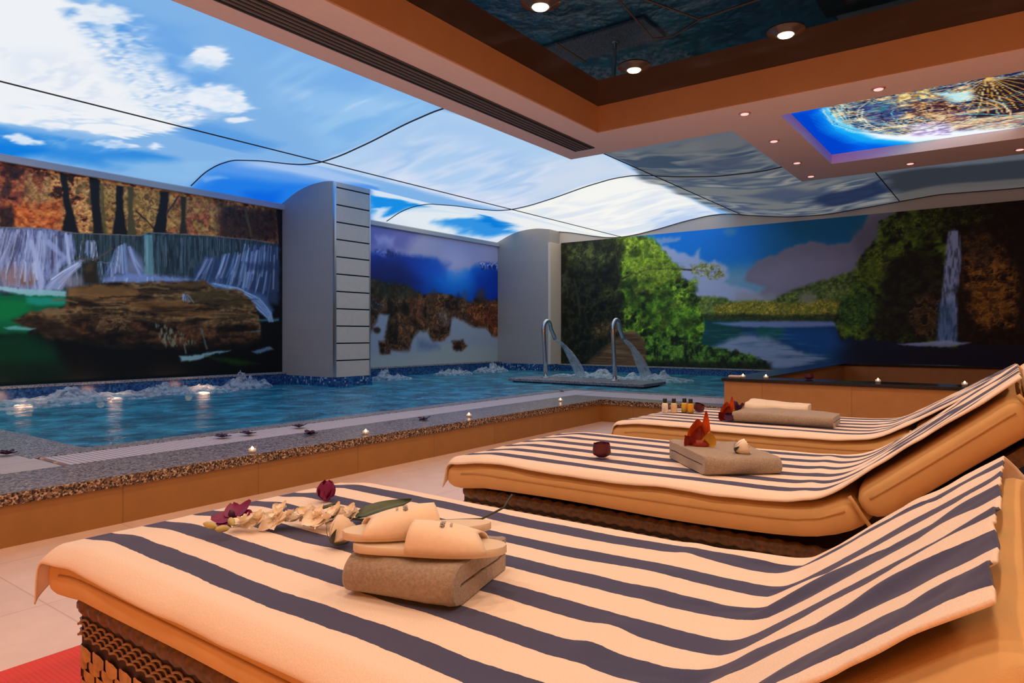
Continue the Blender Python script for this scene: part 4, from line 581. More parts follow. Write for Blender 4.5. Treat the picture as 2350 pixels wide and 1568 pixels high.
('poly',[(11.435,0.656),(11.427,0.607),(11.402,0.564),(11.363,0.53),(11.315,0.509),(11.262,0.503),(11.209,0.512),(11.162,0.534),(11.124,0.569),(11.1,0.612),(11.092,0.66),(11.1,0.707),(11.124,0.75),(11.162,0.784),(11.209,0.806),(11.262,0.813),(11.315,0.805),(11.363,0.783),(11.402,0.748),(11.427,0.704)],(96,62,42),0.1271,0.0588,0.1059,0.54),
('poly',[(10.521,1.505),(10.515,1.461),(10.499,1.422),(10.472,1.391),(10.44,1.37),(10.403,1.362),(10.367,1.368),(10.335,1.387),(10.309,1.417),(10.293,1.455),(10.287,1.497),(10.293,1.54),(10.309,1.579),(10.335,1.61),(10.367,1.631),(10.403,1.639),(10.44,1.634),(10.472,1.616),(10.499,1.586),(10.515,1.548)],(16,11,10),0.0889,0.0548,0.0987,0.49),
('leaf',[(12.239,1.593),(13.59,1.695),(13.59,0.878),(12.892,1.037),(12.318,1.238)],[(70,32,16),(118,58,26),(50,26,16),(140,82,40)],0.0667,0.0934,0.0667,0.1602,0.85,1.0),
('leaf',[(10.351,1.665),(10.775,1.655),(10.721,1.21),(10.455,1.206)],[(112,66,46),(70,40,30)],0.0556,0.089,0.0556,0.1113,0.7,1.0),
('poly',[(9.282,0.952),(9.537,1.322),(9.776,1.31),(9.703,0.971),(9.608,0.617),(9.584,0.512),(9.873,0.559),(10.377,0.568),(10.534,0.881),(10.667,0.994),(10.939,0.957),(11.134,0.736),(11.479,0.782),(11.656,0.9),(11.731,1.297),(11.958,1.282),(12.56,1.066),(13.028,1.048),(13.2,0.879),(13.772,0.812),(13.772,-0.33),(7.726,0.019),(7.726,0.884)],(128,138,152),0.0562,0.045,0.1124,1.0),
('poly',[(7.726,0.601),(9.632,0.484),(10.641,0.488),(11.776,0.681),(13.772,0.549),(13.772,-0.33),(7.726,0.019)],(140,150,146),0.1318,0.0439,0.1537,0.8),
('poly',[(10.641,0.788),(11.191,0.688),(11.334,0.589),(10.641,0.563)],(84,98,128),0.1032,0.0459,0.1147,0.7),
('leaf',[(9.49,0.76),(9.752,0.775),(9.824,0.506),(9.537,0.495)],[(30,20,16),(58,38,26),(84,56,36),(46,32,26),(104,70,44)],0.0514,0.0411,0.0309,0.0926,1.0,1.0),
('poly',[(9.549,0.988),(9.544,0.969),(9.531,0.952),(9.51,0.938),(9.484,0.929),(9.455,0.926),(9.426,0.929),(9.4,0.938),(9.38,0.951),(9.366,0.968),(9.362,0.987),(9.366,1.006),(9.38,1.023),(9.4,1.037),(9.426,1.046),(9.455,1.049),(9.484,1.046),(9.51,1.038),(9.531,1.024),(9.544,1.007)],(50,34,28),0.0354,0.0202,0.0809,1.0),
('leaf',[(11.248,1.365),(11.537,1.45),(11.626,1.127),(11.391,1.095)],[(120,108,100),(88,72,62)],0.0597,0.0717,0.0478,0.1075,0.8,1.0),
('leaf',[(11.716,0.761),(12.113,0.778),(12.27,0.624),(12.082,0.536),(11.776,0.542)],[(60,38,26),(92,56,36),(40,26,20)],0.0623,0.0498,0.0374,0.1121,1.0,1.0),
('leaf',[(9.304,1.577),(9.632,1.537),(9.537,1.393),(9.304,1.438)],[(120,135,155),(40,36,36)],0.0505,0.0404,0.0404,0.0909,0.8,1.0)]
ART_LAKE=[
('poly',[(-12.75,6.501),(1.968,3.902),(1.968,-0.588),(-12.75,-1.877)],(8,92,146),0.0081,0.0,0.1621,1.0),
('poly',[(-8.547,4.721),(-3.9,4.076),(-4.069,2.187),(-6.313,2.121)],(0,104,190),0.3783,0.0,0.1891,0.9),
('poly',[(-5.327,2.257),(-2.782,2.279),(-2.782,1.458),(-5.327,1.523)],(100,140,165),0.2567,0.0428,0.1711,0.9),
('poly',[(-3.733,3.367),(-1.496,3.356),(-1.496,2.506),(-3.407,2.656)],(8,78,112),0.2319,0.0387,0.1546,0.9),
('poly',[(-6.313,2.999),(-5.712,2.977),(-5.712,2.912),(-6.191,2.875)],(128,140,172),0.0388,0.0388,0.1164,0.8),
('poly',[(-6.16,2.872),(-5.81,2.705),(-5.422,2.538),(-5.271,2.693),(-5.271,2.51),(-5.121,2.391),(-4.954,2.435),(-4.699,2.293),(-4.664,2.041),(-4.772,1.957),(-4.503,1.892),(-3.984,1.679),(-3.9,1.556),(-5.327,1.569),(-6.11,2.301)],(138,150,182),0.0549,0.0549,0.1282,0.95),
('poly',[(-4.503,2.99),(-4.509,2.966),(-4.527,2.945),(-4.554,2.93),(-4.589,2.922),(-4.628,2.921),(-4.666,2.928),(-4.702,2.943),(-4.729,2.963),(-4.747,2.987),(-4.754,3.013),(-4.747,3.037),(-4.729,3.058),(-4.702,3.073),(-4.666,3.081),(-4.628,3.081),(-4.589,3.074),(-4.554,3.059),(-4.527,3.039),(-4.509,3.015)],(80,130,165),0.0722,0.0357,0.107,0.7),
('poly',[(-4.363,1.992),(-4.258,2.18),(-4.069,2.378),(-3.816,2.448),(-3.569,2.567),(-3.263,2.662),(-2.966,2.663),(-2.691,2.584),(-2.409,2.61),(-2.191,2.88),(-2.048,3.184),(-1.23,3.4),(-1.23,1.876),(-2.336,1.849),(-2.935,1.627),(-3.816,1.553),(-4.069,1.7),(-3.9,1.849)],(104,103,122),0.0481,0.0481,0.1284,1.0),
('poly',[(-4.155,2.017),(-3.569,2.329),(-2.782,2.402),(-2.336,2.251),(-2.782,1.868),(-3.733,1.74)],(118,116,138),0.1788,0.065,0.195,0.8),
('poly',[(-2.372,2.736),(-1.977,3.097),(-1.496,3.201),(-1.631,2.517),(-2.191,2.082)],(84,82,96),0.1338,0.0446,0.1487,0.8),
('poly',[(-4.503,1.768),(-3.733,1.722),(-3.651,1.48),(-4.592,1.505)],(128,132,140),0.1035,0.0345,0.1208,0.7),
('leaf',[(-3.984,1.472),(-3.651,1.668),(-3.248,1.822),(-2.782,1.951),(-2.336,2.09),(-1.631,2.206),(-1.631,0.962),(-3.984,1.143)],[(52,70,28),(74,92,36),(92,104,44),(62,78,40)],0.0476,0.0397,0.0318,0.1112,1.0,1.0),
('leaf',[(-5.327,1.707),(-4.954,1.694),(-4.503,1.573),(-3.984,1.558),(-3.9,1.185),(-5.327,1.157)],[(60,84,36),(96,112,46),(80,100,50)],0.0536,0.0447,0.0447,0.1251,1.0,1.0),
('leaf',[(-4.954,1.514),(-4.415,1.571),(-4.069,1.578),(-3.569,1.521),(-2.858,1.559),(-2.557,1.534),(-2.631,1.226),(-4.954,1.198)],[(110,106,30),(134,122,36),(88,92,30),(150,136,44)],0.042,0.042,0.042,0.1009,0.95,1.0),
('poly',[(-2.974,1.595),(-2.981,1.565),(-3.003,1.538),(-3.038,1.517),(-3.081,1.504),(-3.129,1.5),(-3.178,1.507),(-3.222,1.522),(-3.257,1.545),(-3.279,1.574),(-3.287,1.605),(-3.279,1.636),(-3.257,1.664),(-3.222,1.685),(-3.178,1.697),(-3.129,1.7),(-3.081,1.694),(-3.038,1.678),(-3.003,1.655),(-2.981,1.626)],(122,122,112),0.0679,0.0404,0.0808,0.7),
('leaf',[(-5.327,1.322),(-4.415,1.324),(-3.569,1.274),(-2.631,1.291),(-2.557,1.111),(-5.327,1.111)],[(22,34,16),(44,54,22),(30,40,18)],0.0341,0.0426,0.0341,0.0852,0.9,1.0),
('poly',[(-5.327,1.175),(1.968,1.092),(1.968,-0.588),(-6.313,-1.313)],(6,44,78),0.0211,0.0,0.141,1.0),
('poly',[(-5.327,1.175),(-4.415,1.165),(-4.241,0.707),(-5.327,0.607)],(10,60,56),0.1444,0.0542,0.1625,0.9),
('poly',[(-4.155,1.057),(-3.569,1.07),(-3.569,0.84),(-4.069,0.796)],(12,82,66),0.1017,0.0424,0.1187,0.8),
('poly',[(-3.569,1.036),(-2.631,1.047),(-2.482,0.641),(-2.935,0.47),(-3.569,0.713)],(10,66,122),0.1445,0.0482,0.1445,0.85),
('poly',[(-2.631,1.047),(1.968,1.08),(1.968,-0.588),(-2.048,-0.94),(-2.336,0.482)],(5,14,32),0.2251,0.053,0.1589,0.9),
('poly',[(-4.991,1.135),(-4.415,1.165),(-3.569,1.164),(-2.646,1.145),(-2.646,1.055),(-3.569,1.036),(-4.415,1.059)],(108,124,164),0.0336,0.0168,0.1177,0.9),
('streak',[(-5.093,0.609),(-4.415,0.882),(-3.9,0.84),(-3.327,0.589),(-2.935,0.512),(-2.542,0.413),(-2.935,0.346),(-3.733,0.24),(-4.415,0.176)],(122,136,160),0.0754,0.12,0.38,0.0754,0.0503,0.1844,0.95),
('poly',[(-4.862,0.657),(-4.241,0.795),(-3.651,0.584),(-3.09,0.426),(-3.569,0.245),(-4.241,0.269)],(112,126,152),0.1194,0.0767,0.1535,0.7),
('streak',[(-5.327,0.973),(-3.569,0.968),(-2.935,0.636),(-4.415,0.618)],(60,100,130),0.0429,0.12,0.55,0.0686,0.0343,0.1716,0.6),
('leaf',[(-9.296,3.758),(-7.053,3.139),(-6.52,3.045),(-6.191,2.875),(-6.009,2.578),(-5.751,2.355),(-5.615,2.087),(-5.422,1.986),(-5.271,1.613),(-5.177,1.155),(-5.214,0.882),(-5.327,0.607),(-4.954,0.25),(-9.296,0.025)],[(18,24,10),(36,58,14),(62,96,22),(96,132,30),(128,154,40),(54,86,20)],0.0686,0.049,0.0882,0.1764,1.0,1.0),
('leaf',[(-7.053,3.139),(-6.313,3.027),(-6.009,2.531),(-5.761,2.094),(-6.313,1.93),(-6.944,2.347),(-7.107,2.848)],[(120,146,34),(96,128,28),(144,164,48),(70,100,24)],0.07,0.09,0.08,0.1799,0.75,1.0),
('leaf',[(-7.107,2.159),(-6.52,2.035),(-5.909,1.726),(-5.712,1.254),(-6.313,1.072),(-6.944,1.565)],[(16,26,10),(34,58,16),(60,96,24)],0.0696,0.1194,0.0796,0.1791,0.8,1.0),
('leaf',[(-6.313,1.644),(-5.327,1.523),(-5.214,0.973),(-5.712,0.695),(-6.313,0.881)],[(72,118,28),(96,142,34),(52,92,22),(40,74,18)],0.0574,0.0957,0.067,0.1532,0.7,1.0),
('leaf',[(-5.485,2.073),(-5.304,2.083),(-5.276,1.953),(-5.409,1.922),(-5.504,1.972)],[(112,144,40),(78,100,28)],0.0374,0.0468,0.0655,0.0842,0.64,1.0),
('leaf',[(-7.029,2.217),(-6.824,2.226),(-6.792,2.088),(-6.942,2.056),(-7.05,2.11)],[(112,144,40),(78,100,28)],0.041,0.0513,0.0718,0.0923,0.64,1.0),
('leaf',[(-6.41,2.179),(-6.215,2.188),(-6.185,2.053),(-6.328,2.022),(-6.431,2.074)],[(20,36,12),(14,25,8)],0.0396,0.0495,0.0692,0.089,0.46,1.0),
('leaf',[(-6.449,1.38),(-6.253,1.395),(-6.223,1.261),(-6.366,1.225),(-6.469,1.275)],[(26,44,14),(18,30,9)],0.0397,0.0496,0.0694,0.0892,0.4,1.0),
('leaf',[(-6.622,1.209),(-6.424,1.226),(-6.393,1.092),(-6.538,1.054),(-6.643,1.103)],[(40,66,18),(28,46,12)],0.0401,0.0501,0.0701,0.0901,0.47,1.0),
('leaf',[(-7.174,2.078),(-6.967,2.088),(-6.935,1.95),(-7.086,1.917),(-7.196,1.97)],[(18,30,10),(12,21,7)],0.0414,0.0517,0.0724,0.0931,0.63,1.0),
('leaf',[(-5.539,1.238),(-5.357,1.254),(-5.329,1.125),(-5.462,1.09),(-5.559,1.137)],[(20,36,12),(14,25,8)],0.0376,0.0469,0.0657,0.0845,0.62,1.0),
('leaf',[(-6.428,2.863),(-6.232,2.867),(-6.202,2.732),(-6.345,2.704),(-6.448,2.759)],[(136,160,48),(95,112,33)],0.0396,0.0495,0.0693,0.0891,0.71,1.0),
('leaf',[(-6.833,2.624),(-6.631,2.63),(-6.6,2.493),(-6.747,2.463),(-6.854,2.518)],[(112,144,40),(78,100,28)],0.0406,0.0507,0.071,0.0913,0.5,1.0),
('leaf',[(-7.011,0.752),(-6.807,0.772),(-6.775,0.636),(-6.924,0.596),(-7.033,0.644)],[(26,44,14),(18,30,9)],0.041,0.0512,0.0717,0.0922,0.41,1.0),
('leaf',[(-7.038,2.141),(-6.833,2.151),(-6.801,2.013),(-6.951,1.981),(-7.06,2.034)],[(26,44,14),(18,30,9)],0.041,0.0513,0.0718,0.0923,0.56,1.0),
('leaf',[(-6.674,1.264),(-6.475,1.281),(-6.444,1.146),(-6.59,1.109),(-6.695,1.158)],[(112,144,40),(78,100,28)],0.0402,0.0502,0.0703,0.0904,0.42,1.0),
('leaf',[(-6.161,1.228),(-5.97,1.245),(-5.94,1.113),(-6.08,1.076),(-6.181,1.124)],[(136,160,48),(95,112,33)],0.039,0.0487,0.0682,0.0877,0.63,1.0),
('leaf',[(-6.083,1.823),(-5.893,1.835),(-5.863,1.703),(-6.003,1.67),(-6.103,1.72)],[(40,66,18),(28,46,12)],0.0388,0.0485,0.0679,0.0873,0.66,1.0),
('leaf',[(-6.129,1.89),(-5.939,1.901),(-5.909,1.769),(-6.049,1.736),(-6.149,1.786)],[(20,36,12),(14,25,8)],0.0389,0.0486,0.0681,0.0876,0.46,1.0),
('leaf',[(-5.794,0.997),(-5.609,1.015),(-5.58,0.885),(-5.716,0.848),(-5.814,0.894)],[(40,66,18),(28,46,12)],0.0381,0.0477,0.0667,0.0858,0.58,1.0),
('leaf',[(-5.658,1.169),(-5.474,1.185),(-5.445,1.056),(-5.58,1.02),(-5.677,1.067)],[(40,66,18),(28,46,12)],0.0378,0.0473,0.0662,0.0851,0.57,1.0),
('leaf',[(-6.633,1.183),(-6.434,1.2),(-6.403,1.066),(-6.549,1.028),(-6.654,1.077)],[(18,30,10),(12,21,7)],0.0401,0.0501,0.0702,0.0902,0.6,1.0),
('leaf',[(-6.838,2.827),(-6.636,2.831),(-6.605,2.694),(-6.753,2.665),(-6.859,2.721)],[(20,36,12),(14,25,8)],0.0406,0.0507,0.071,0.0913,0.42,1.0),
('leaf',[(-5.638,1.665),(-5.455,1.678),(-5.426,1.548),(-5.561,1.515),(-5.658,1.564)],[(20,36,12),(14,25,8)],0.0378,0.0472,0.0661,0.085,0.48,1.0),
('leaf',[(-6.301,0.848),(-6.108,0.868),(-6.077,0.735),(-6.219,0.696),(-6.321,0.743)],[(136,160,48),(95,112,33)],0.0393,0.0491,0.0688,0.0885,0.61,1.0),
('leaf',[(-6.961,0.872),(-6.757,0.892),(-6.726,0.756),(-6.875,0.716),(-6.982,0.764)],[(18,30,10),(12,21,7)],0.0409,0.0511,0.0715,0.0919,0.48,1.0),
('leaf',[(-5.702,1.216),(-5.518,1.232),(-5.489,1.103),(-5.624,1.067),(-5.722,1.114)],[(26,44,14),(18,30,9)],0.0379,0.0474,0.0664,0.0853,0.58,1.0),
('leaf',[(-6.944,1.854),(-6.741,1.866),(-6.709,1.729),(-6.858,1.695),(-6.966,1.747)],[(18,30,10),(12,21,7)],0.0408,0.051,0.0714,0.0918,0.48,1.0),
('leaf',[(-6.28,1.462),(-6.087,1.477),(-6.057,1.344),(-6.199,1.308),(-6.301,1.358)],[(112,144,40),(78,100,28)],0.0393,0.0491,0.0687,0.0883,0.65,1.0),
('leaf',[(-6.974,1.757),(-6.77,1.77),(-6.738,1.633),(-6.888,1.598),(-6.996,1.65)],[(112,144,40),(78,100,28)],0.0409,0.0511,0.0716,0.092,0.47,1.0),
('leaf',[(-6.43,1.93),(-6.235,1.941),(-6.204,1.807),(-6.347,1.774),(-6.451,1.825)],[(40,66,18),(28,46,12)],0.0396,0.0495,0.0693,0.0891,0.59,1.0),
('leaf',[(-6.848,1.756),(-6.646,1.768),(-6.615,1.632),(-6.763,1.597),(-6.869,1.649)],[(18,30,10),(12,21,7)],0.0406,0.0507,0.071,0.0913,0.54,1.0),
('leaf',[(-6.082,2.141),(-5.892,2.15),(-5.862,2.017),(-6.001,1.986),(-6.102,2.038)],[(112,144,40),(78,100,28)],0.0388,0.0485,0.0679,0.0873,0.54,1.0),
('leaf',[(-6.295,0.667),(-6.101,0.687),(-6.071,0.555),(-6.213,0.515),(-6.315,0.561)],[(20,36,12),(14,25,8)],0.0393,0.0491,0.0688,0.0884,0.57,1.0),
('leaf',[(-5.519,1.907),(-5.337,1.918),(-5.309,1.788),(-5.442,1.756),(-5.538,1.806)],[(26,44,14),(18,30,9)],0.0375,0.0469,0.0656,0.0844,0.53,1.0),
('leaf',[(-6.6,2.351),(-6.402,2.359),(-6.371,2.223),(-6.516,2.192),(-6.621,2.246)],[(26,44,14),(18,30,9)],0.04,0.05,0.07,0.09,0.61,1.0),
('leaf',[(-6.628,2.152),(-6.43,2.161),(-6.399,2.026),(-6.544,1.994),(-6.649,2.047)],[(40,66,18),(28,46,12)],0.0401,0.0501,0.0701,0.0902,0.72,1.0),
('leaf',[(-6.882,1.608),(-6.68,1.622),(-6.648,1.486),(-6.797,1.45),(-6.904,1.502)],[(40,66,18),(28,46,12)],0.0407,0.0508,0.0712,0.0915,0.65,1.0),
('leaf',[(-6.132,1.252),(-5.942,1.268),(-5.912,1.136),(-6.052,1.1),(-6.153,1.148)],[(20,36,12),(14,25,8)],0.0389,0.0487,0.0681,0.0876,0.52,1.0),
('leaf',[(-6.466,0.707),(-6.27,0.727),(-6.24,0.594),(-6.383,0.554),(-6.487,0.601)],[(136,160,48),(95,112,33)],0.0397,0.0496,0.0695,0.0893,0.57,1.0),
('leaf',[(-6.284,1.043),(-6.091,1.061),(-6.061,0.929),(-6.203,0.891),(-6.305,0.939)],[(40,66,18),(28,46,12)],0.0393,0.0491,0.0687,0.0884,0.46,1.0),
('leaf',[(-6.483,1.978),(-6.287,1.988),(-6.256,1.854),(-6.4,1.821),(-6.504,1.873)],[(136,160,48),(95,112,33)],0.0397,0.0497,0.0695,0.0894,0.63,1.0),
('leaf',[(-6.169,1.492),(-5.978,1.506),(-5.948,1.374),(-6.088,1.339),(-6.189,1.388)],[(18,30,10),(12,21,7)],0.039,0.0488,0.0683,0.0878,0.59,1.0),
('leaf',[(-7.167,0.684),(-6.96,0.705),(-6.928,0.569),(-7.08,0.527),(-7.189,0.575)],[(136,160,48),(95,112,33)],0.0413,0.0517,0.0724,0.093,0.66,1.0),
('leaf',[(-7.014,1.162),(-6.81,1.18),(-6.778,1.043),(-6.928,1.005),(-7.036,1.055)],[(20,36,12),(14,25,8)],0.041,0.0512,0.0717,0.0922,0.7,1.0),
('leaf',[(-6.085,1.354),(-5.895,1.369),(-5.865,1.238),(-6.005,1.202),(-6.105,1.25)],[(40,66,18),(28,46,12)],0.0388,0.0485,0.0679,0.0873,0.74,1.0),
('leaf',[(-7.195,1.649),(-6.988,1.663),(-6.956,1.525),(-7.108,1.489),(-7.217,1.541)],[(40,66,18),(28,46,12)],0.0414,0.0518,0.0725,0.0932,0.73,1.0),
('leaf',[(-5.609,0.681),(-5.426,0.701),(-5.398,0.573),(-5.532,0.534),(-5.629,0.579)],[(40,66,18),(28,46,12)],0.0377,0.0471,0.066,0.0849,0.71,1.0),
('leaf',[(-5.997,1.617),(-5.809,1.63),(-5.779,1.499),(-5.918,1.465),(-6.017,1.514)],[(20,36,12),(14,25,8)],0.0386,0.0483,0.0676,0.0869,0.54,1.0),
('leaf',[(-6.13,0.925),(-5.939,0.943),(-5.909,0.812),(-6.049,0.774),(-6.15,0.82)],[(20,36,12),(14,25,8)],0.0389,0.0486,0.0681,0.0876,0.6,1.0),
('leaf',[(-5.453,0.867),(-5.273,0.886),(-5.244,0.758),(-5.377,0.72),(-5.472,0.766)],[(18,30,10),(12,21,7)],0.0374,0.0467,0.0654,0.0841,0.61,1.0),
('leaf',[(-6.434,1.053),(-6.238,1.071),(-6.208,0.937),(-6.351,0.899),(-6.455,0.947)],[(20,36,12),(14,25,8)],0.0396,0.0495,0.0693,0.0892,0.7,1.0),
('leaf',[(-6.776,1.971),(-6.576,1.982),(-6.544,1.845),(-6.692,1.812),(-6.798,1.865)],[(136,160,48),(95,112,33)],0.0404,0.0505,0.0707,0.091,0.58,1.0),
('leaf',[(-6.888,2.768),(-6.686,2.773),(-6.654,2.635),(-6.803,2.606),(-6.91,2.662)],[(40,66,18),(28,46,12)],0.0407,0.0509,0.0712,0.0915,0.7,1.0),
('leaf',[(-5.9,1.613),(-5.713,1.626),(-5.684,1.495),(-5.821,1.461),(-5.92,1.51)],[(136,160,48),(95,112,33)],0.0384,0.048,0.0672,0.0864,0.49,1.0),
('leaf',[(-9.296,3.758),(-7.495,3.127),(-7.053,2.942),(-7.107,2.356),(-7.107,1.667),(-6.998,1.174),(-7.495,0.58),(-8.187,0.06),(-9.296,0.025)],[(10,11,8),(18,20,13),(30,32,20),(14,16,10)],0.0752,0.129,0.0967,0.1935,0.96,1.0),
('leaf',[(-8.892,2.981),(-8.187,3.031),(-7.053,3.04),(-7.162,2.556),(-7.952,2.403),(-8.547,2.54)],[(24,28,16),(52,60,30),(38,48,22),(78,88,40)],0.0652,0.1304,0.0869,0.1739,0.75,1.0),
('leaf',[(-8.842,2.453),(-8.547,2.54),(-8.498,2.019),(-8.767,1.716)],[(58,62,52),(20,22,16)],0.0678,0.0904,0.0678,0.1356,0.6,1.0),
('leaf',[(-7.551,1.981),(-7.107,2.012),(-7.162,1.669),(-7.608,1.682)],[(40,46,22),(70,76,36),(18,20,12)],0.0525,0.0841,0.0631,0.1261,0.6,1.0),
('leaf',[(-7.836,1.133),(-7.383,1.198),(-7.107,1.126),(-7.162,0.88),(-7.836,0.779)],[(70,54,32),(40,34,20),(92,74,44)],0.0529,0.074,0.0529,0.1269,0.8,1.0),
('line',[(-8.33,2.218),(-8.235,1.803),(-8.187,1.392)],0.0663,(48,46,34),0.0442,0.0332,0.1326,0.6),
('line',[(-7.074,2.158),(-6.784,2.26),(-6.416,2.337),(-6.009,2.333),(-5.327,2.257),(-4.817,2.183)],0.0389,(40,34,20),0.0195,0.0195,0.1168,0.9),
('leaf',[(-5.47,2.357),(-5.139,2.392),(-4.844,2.302),(-4.754,2.082),(-4.954,2.055),(-5.422,2.189)],[(110,118,56),(78,88,36),(140,146,80),(120,130,150)],0.0367,0.0459,0.0551,0.0919,0.8,1.0),
('leaf',[(-7.053,2.373),(-6.11,2.49),(-5.615,2.347),(-5.712,2.092),(-6.837,2.146)],[(92,122,34),(120,142,44),(60,84,24)],0.0493,0.069,0.069,0.1183,0.6,1.0),
('poly',[(-8.187,0.06),(-7.813,0.455),(-7.383,0.731),(-6.998,0.978),(-6.752,0.978),(-6.541,0.784),(-6.313,0.118)],(78,58,38),0.0415,0.0311,0.1245,1.0),
('streak',[(-8.069,0.114),(-6.998,0.959),(-6.752,0.958),(-6.334,0.165)],(44,32,22),0.0309,0.06,0.55,0.0309,0.0,0.1031,0.8),
('streak',[(-8.069,0.114),(-6.998,0.959),(-6.752,0.958),(-6.334,0.165)],(122,96,66),0.0309,0.06,0.62,0.0309,0.0,0.1031,0.6),
('leaf',[(-8.187,0.572),(-7.495,0.88),(-7.162,0.93),(-7.608,0.479),(-8.069,0.145)],[(10,11,8),(18,20,13),(30,32,20),(14,16,10)],0.0643,0.0857,0.0536,0.15,0.7,1.0),
('leaf',[(-6.541,0.688),(-6.313,0.9),(-5.712,0.975),(-5.214,0.699),(-4.862,0.612),(-4.503,0.572),(-4.155,0.464),(-3.883,0.331),(-3.883,0.193),(-6.416,0.115)],[(12,22,10),(26,46,16),(52,84,26),(78,116,36)],0.046,0.0368,0.0644,0.0919,1.0,1.0),
('streak',[(-6.416,0.593),(-4.954,0.629),(-3.984,0.398),(-3.9,0.236),(-6.416,0.162)],(74,108,40),0.0275,2.5,0.58,0.0459,0.0459,0.0918,0.7),
('poly',[(-6.52,0.323),(-3.816,0.35),(-3.816,0.195),(-6.52,0.111)],(10,16,8),0.0551,0.0367,0.1102,0.8),
('leaf',[(-2.669,1.088),(-2.557,1.452),(-2.35,1.769),(-2.35,2.091),(-2.155,2.399),(-1.977,2.663),(-1.907,2.932),(-1.631,3.139),(-1.23,3.4),(-0.72,3.634),(-0.72,0.662),(-2.557,0.843)],[(8,10,5),(18,26,8),(36,54,12),(58,80,16),(76,96,22)],0.0519,0.037,0.0667,0.1334,1.0,1.0),
('leaf',[(-2.372,1.85),(-2.119,2.436),(-1.699,2.522),(-1.296,2.261),(-1.496,1.966),(-2.048,1.757)],[(78,94,18),(58,78,16),(104,110,24),(36,52,10)],0.0443,0.0738,0.0664,0.1181,0.75,1.0),
('leaf',[(-1.907,2.854),(-1.563,3.015),(-1.036,3.074),(-0.782,3.046),(-0.908,2.685),(-1.631,2.595)],[(62,78,20),(40,56,14),(88,100,34),(24,32,10)],0.0426,0.071,0.0639,0.1136,0.75,1.0),
('leaf',[(-2.594,1.535),(-2.155,1.761),(-1.907,1.436),(-2.119,1.027),(-2.557,1.046)],[(30,62,16),(48,86,24),(20,38,12),(64,96,30)],0.0457,0.0761,0.0533,0.1218,0.75,1.0),
('leaf',[(-1.768,2.215),(-1.165,2.48),(-0.908,1.86),(-1.036,0.809),(-2.119,0.844),(-1.977,1.279)],[(6,6,4),(12,13,6),(24,26,10)],0.0504,0.1152,0.0648,0.1296,0.9,1.0),
('leaf',[(-1.496,1.425),(-1.165,1.645),(-0.972,1.487),(-1.036,0.885),(-1.296,0.808),(-1.429,1.116)],[(60,40,20),(92,66,40),(30,20,12),(14,10,6)],0.0424,0.0636,0.0495,0.0848,0.8,1.0),
('leaf',[(-0.72,3.634),(1.968,3.389),(1.968,0.695),(-0.782,0.736),(-0.813,2.453)],[(8,5,4),(16,9,6),(26,15,8),(12,8,5)],0.0497,0.0311,0.0373,0.1119,1.0,1.0),
('leaf',[(-0.627,2.438),(-0.353,2.635),(-0.058,2.25),(0.115,1.811),(0.086,1.028),(-0.413,0.959),(-0.627,1.403),(-0.657,1.996)],[(18,10,6),(70,42,16),(116,74,26),(34,20,10),(146,98,38)],0.0461,0.0791,0.0593,0.1054,0.85,1.0),
('leaf',[(-0.565,1.696),(-0.353,1.76),(-0.116,1.606),(-0.0,1.244),(-0.353,1.031),(-0.474,1.179)],[(130,82,22),(160,104,34),(84,50,16)],0.0395,0.0659,0.0461,0.079,0.7,1.0),
('leaf',[(-0.688,2.591),(-0.413,2.677),(-0.175,2.258),(-0.353,1.979),(-0.565,2.138)],[(80,62,40),(52,38,22),(30,22,14)],0.0399,0.0665,0.0466,0.0798,0.7,1.0),
('poly',[(0.115,3.02),(1.968,3.004),(1.968,0.823),(0.172,0.815)],(8,6,5),0.1176,0.047,0.1176,0.8),
('leaf',[(-1.23,3.095),(-0.353,3.109),(-0.234,2.842),(-0.535,2.725),(-0.782,2.786),(-1.1,2.475)],[(14,18,8),(34,44,14),(22,28,10),(58,70,24)],0.0407,0.0543,0.0475,0.095,0.8,1.0),
('poly',[(-0.845,2.679),(-0.769,2.717),(-0.701,2.555),(-0.682,2.146),(-0.744,1.555),(-0.744,0.736),(-1.036,0.734),(-0.997,1.262),(-0.933,1.861),(-0.895,2.384)],(62,78,104),0.0274,0.0206,0.0823,0.85),
('streak',[(-0.87,2.682),(-0.72,2.683),(-0.682,2.146),(-0.744,1.555),(-0.744,0.736),(-1.036,0.734),(-0.984,1.261),(-0.921,2.011)],(148,162,200),0.0206,8,0.42,0.0274,0.0206,0.0823,0.9),
('poly',[(-1.023,1.413),(-0.782,1.481),(-0.751,0.811),(-1.036,0.772)],(34,76,112),0.0689,0.0276,0.0827,0.55),
('poly',[(-1.631,0.729),(-1.165,0.778),(-0.845,0.795),(-0.559,0.753),(-0.845,0.691),(-1.296,0.686)],(140,150,180),0.0209,0.0209,0.0976,0.9),
('poly',[(-2.594,0.64),(1.968,0.695),(1.968,-0.588),(-2.336,-0.965)],(5,8,20),0.1285,0.0257,0.1285,0.55)]
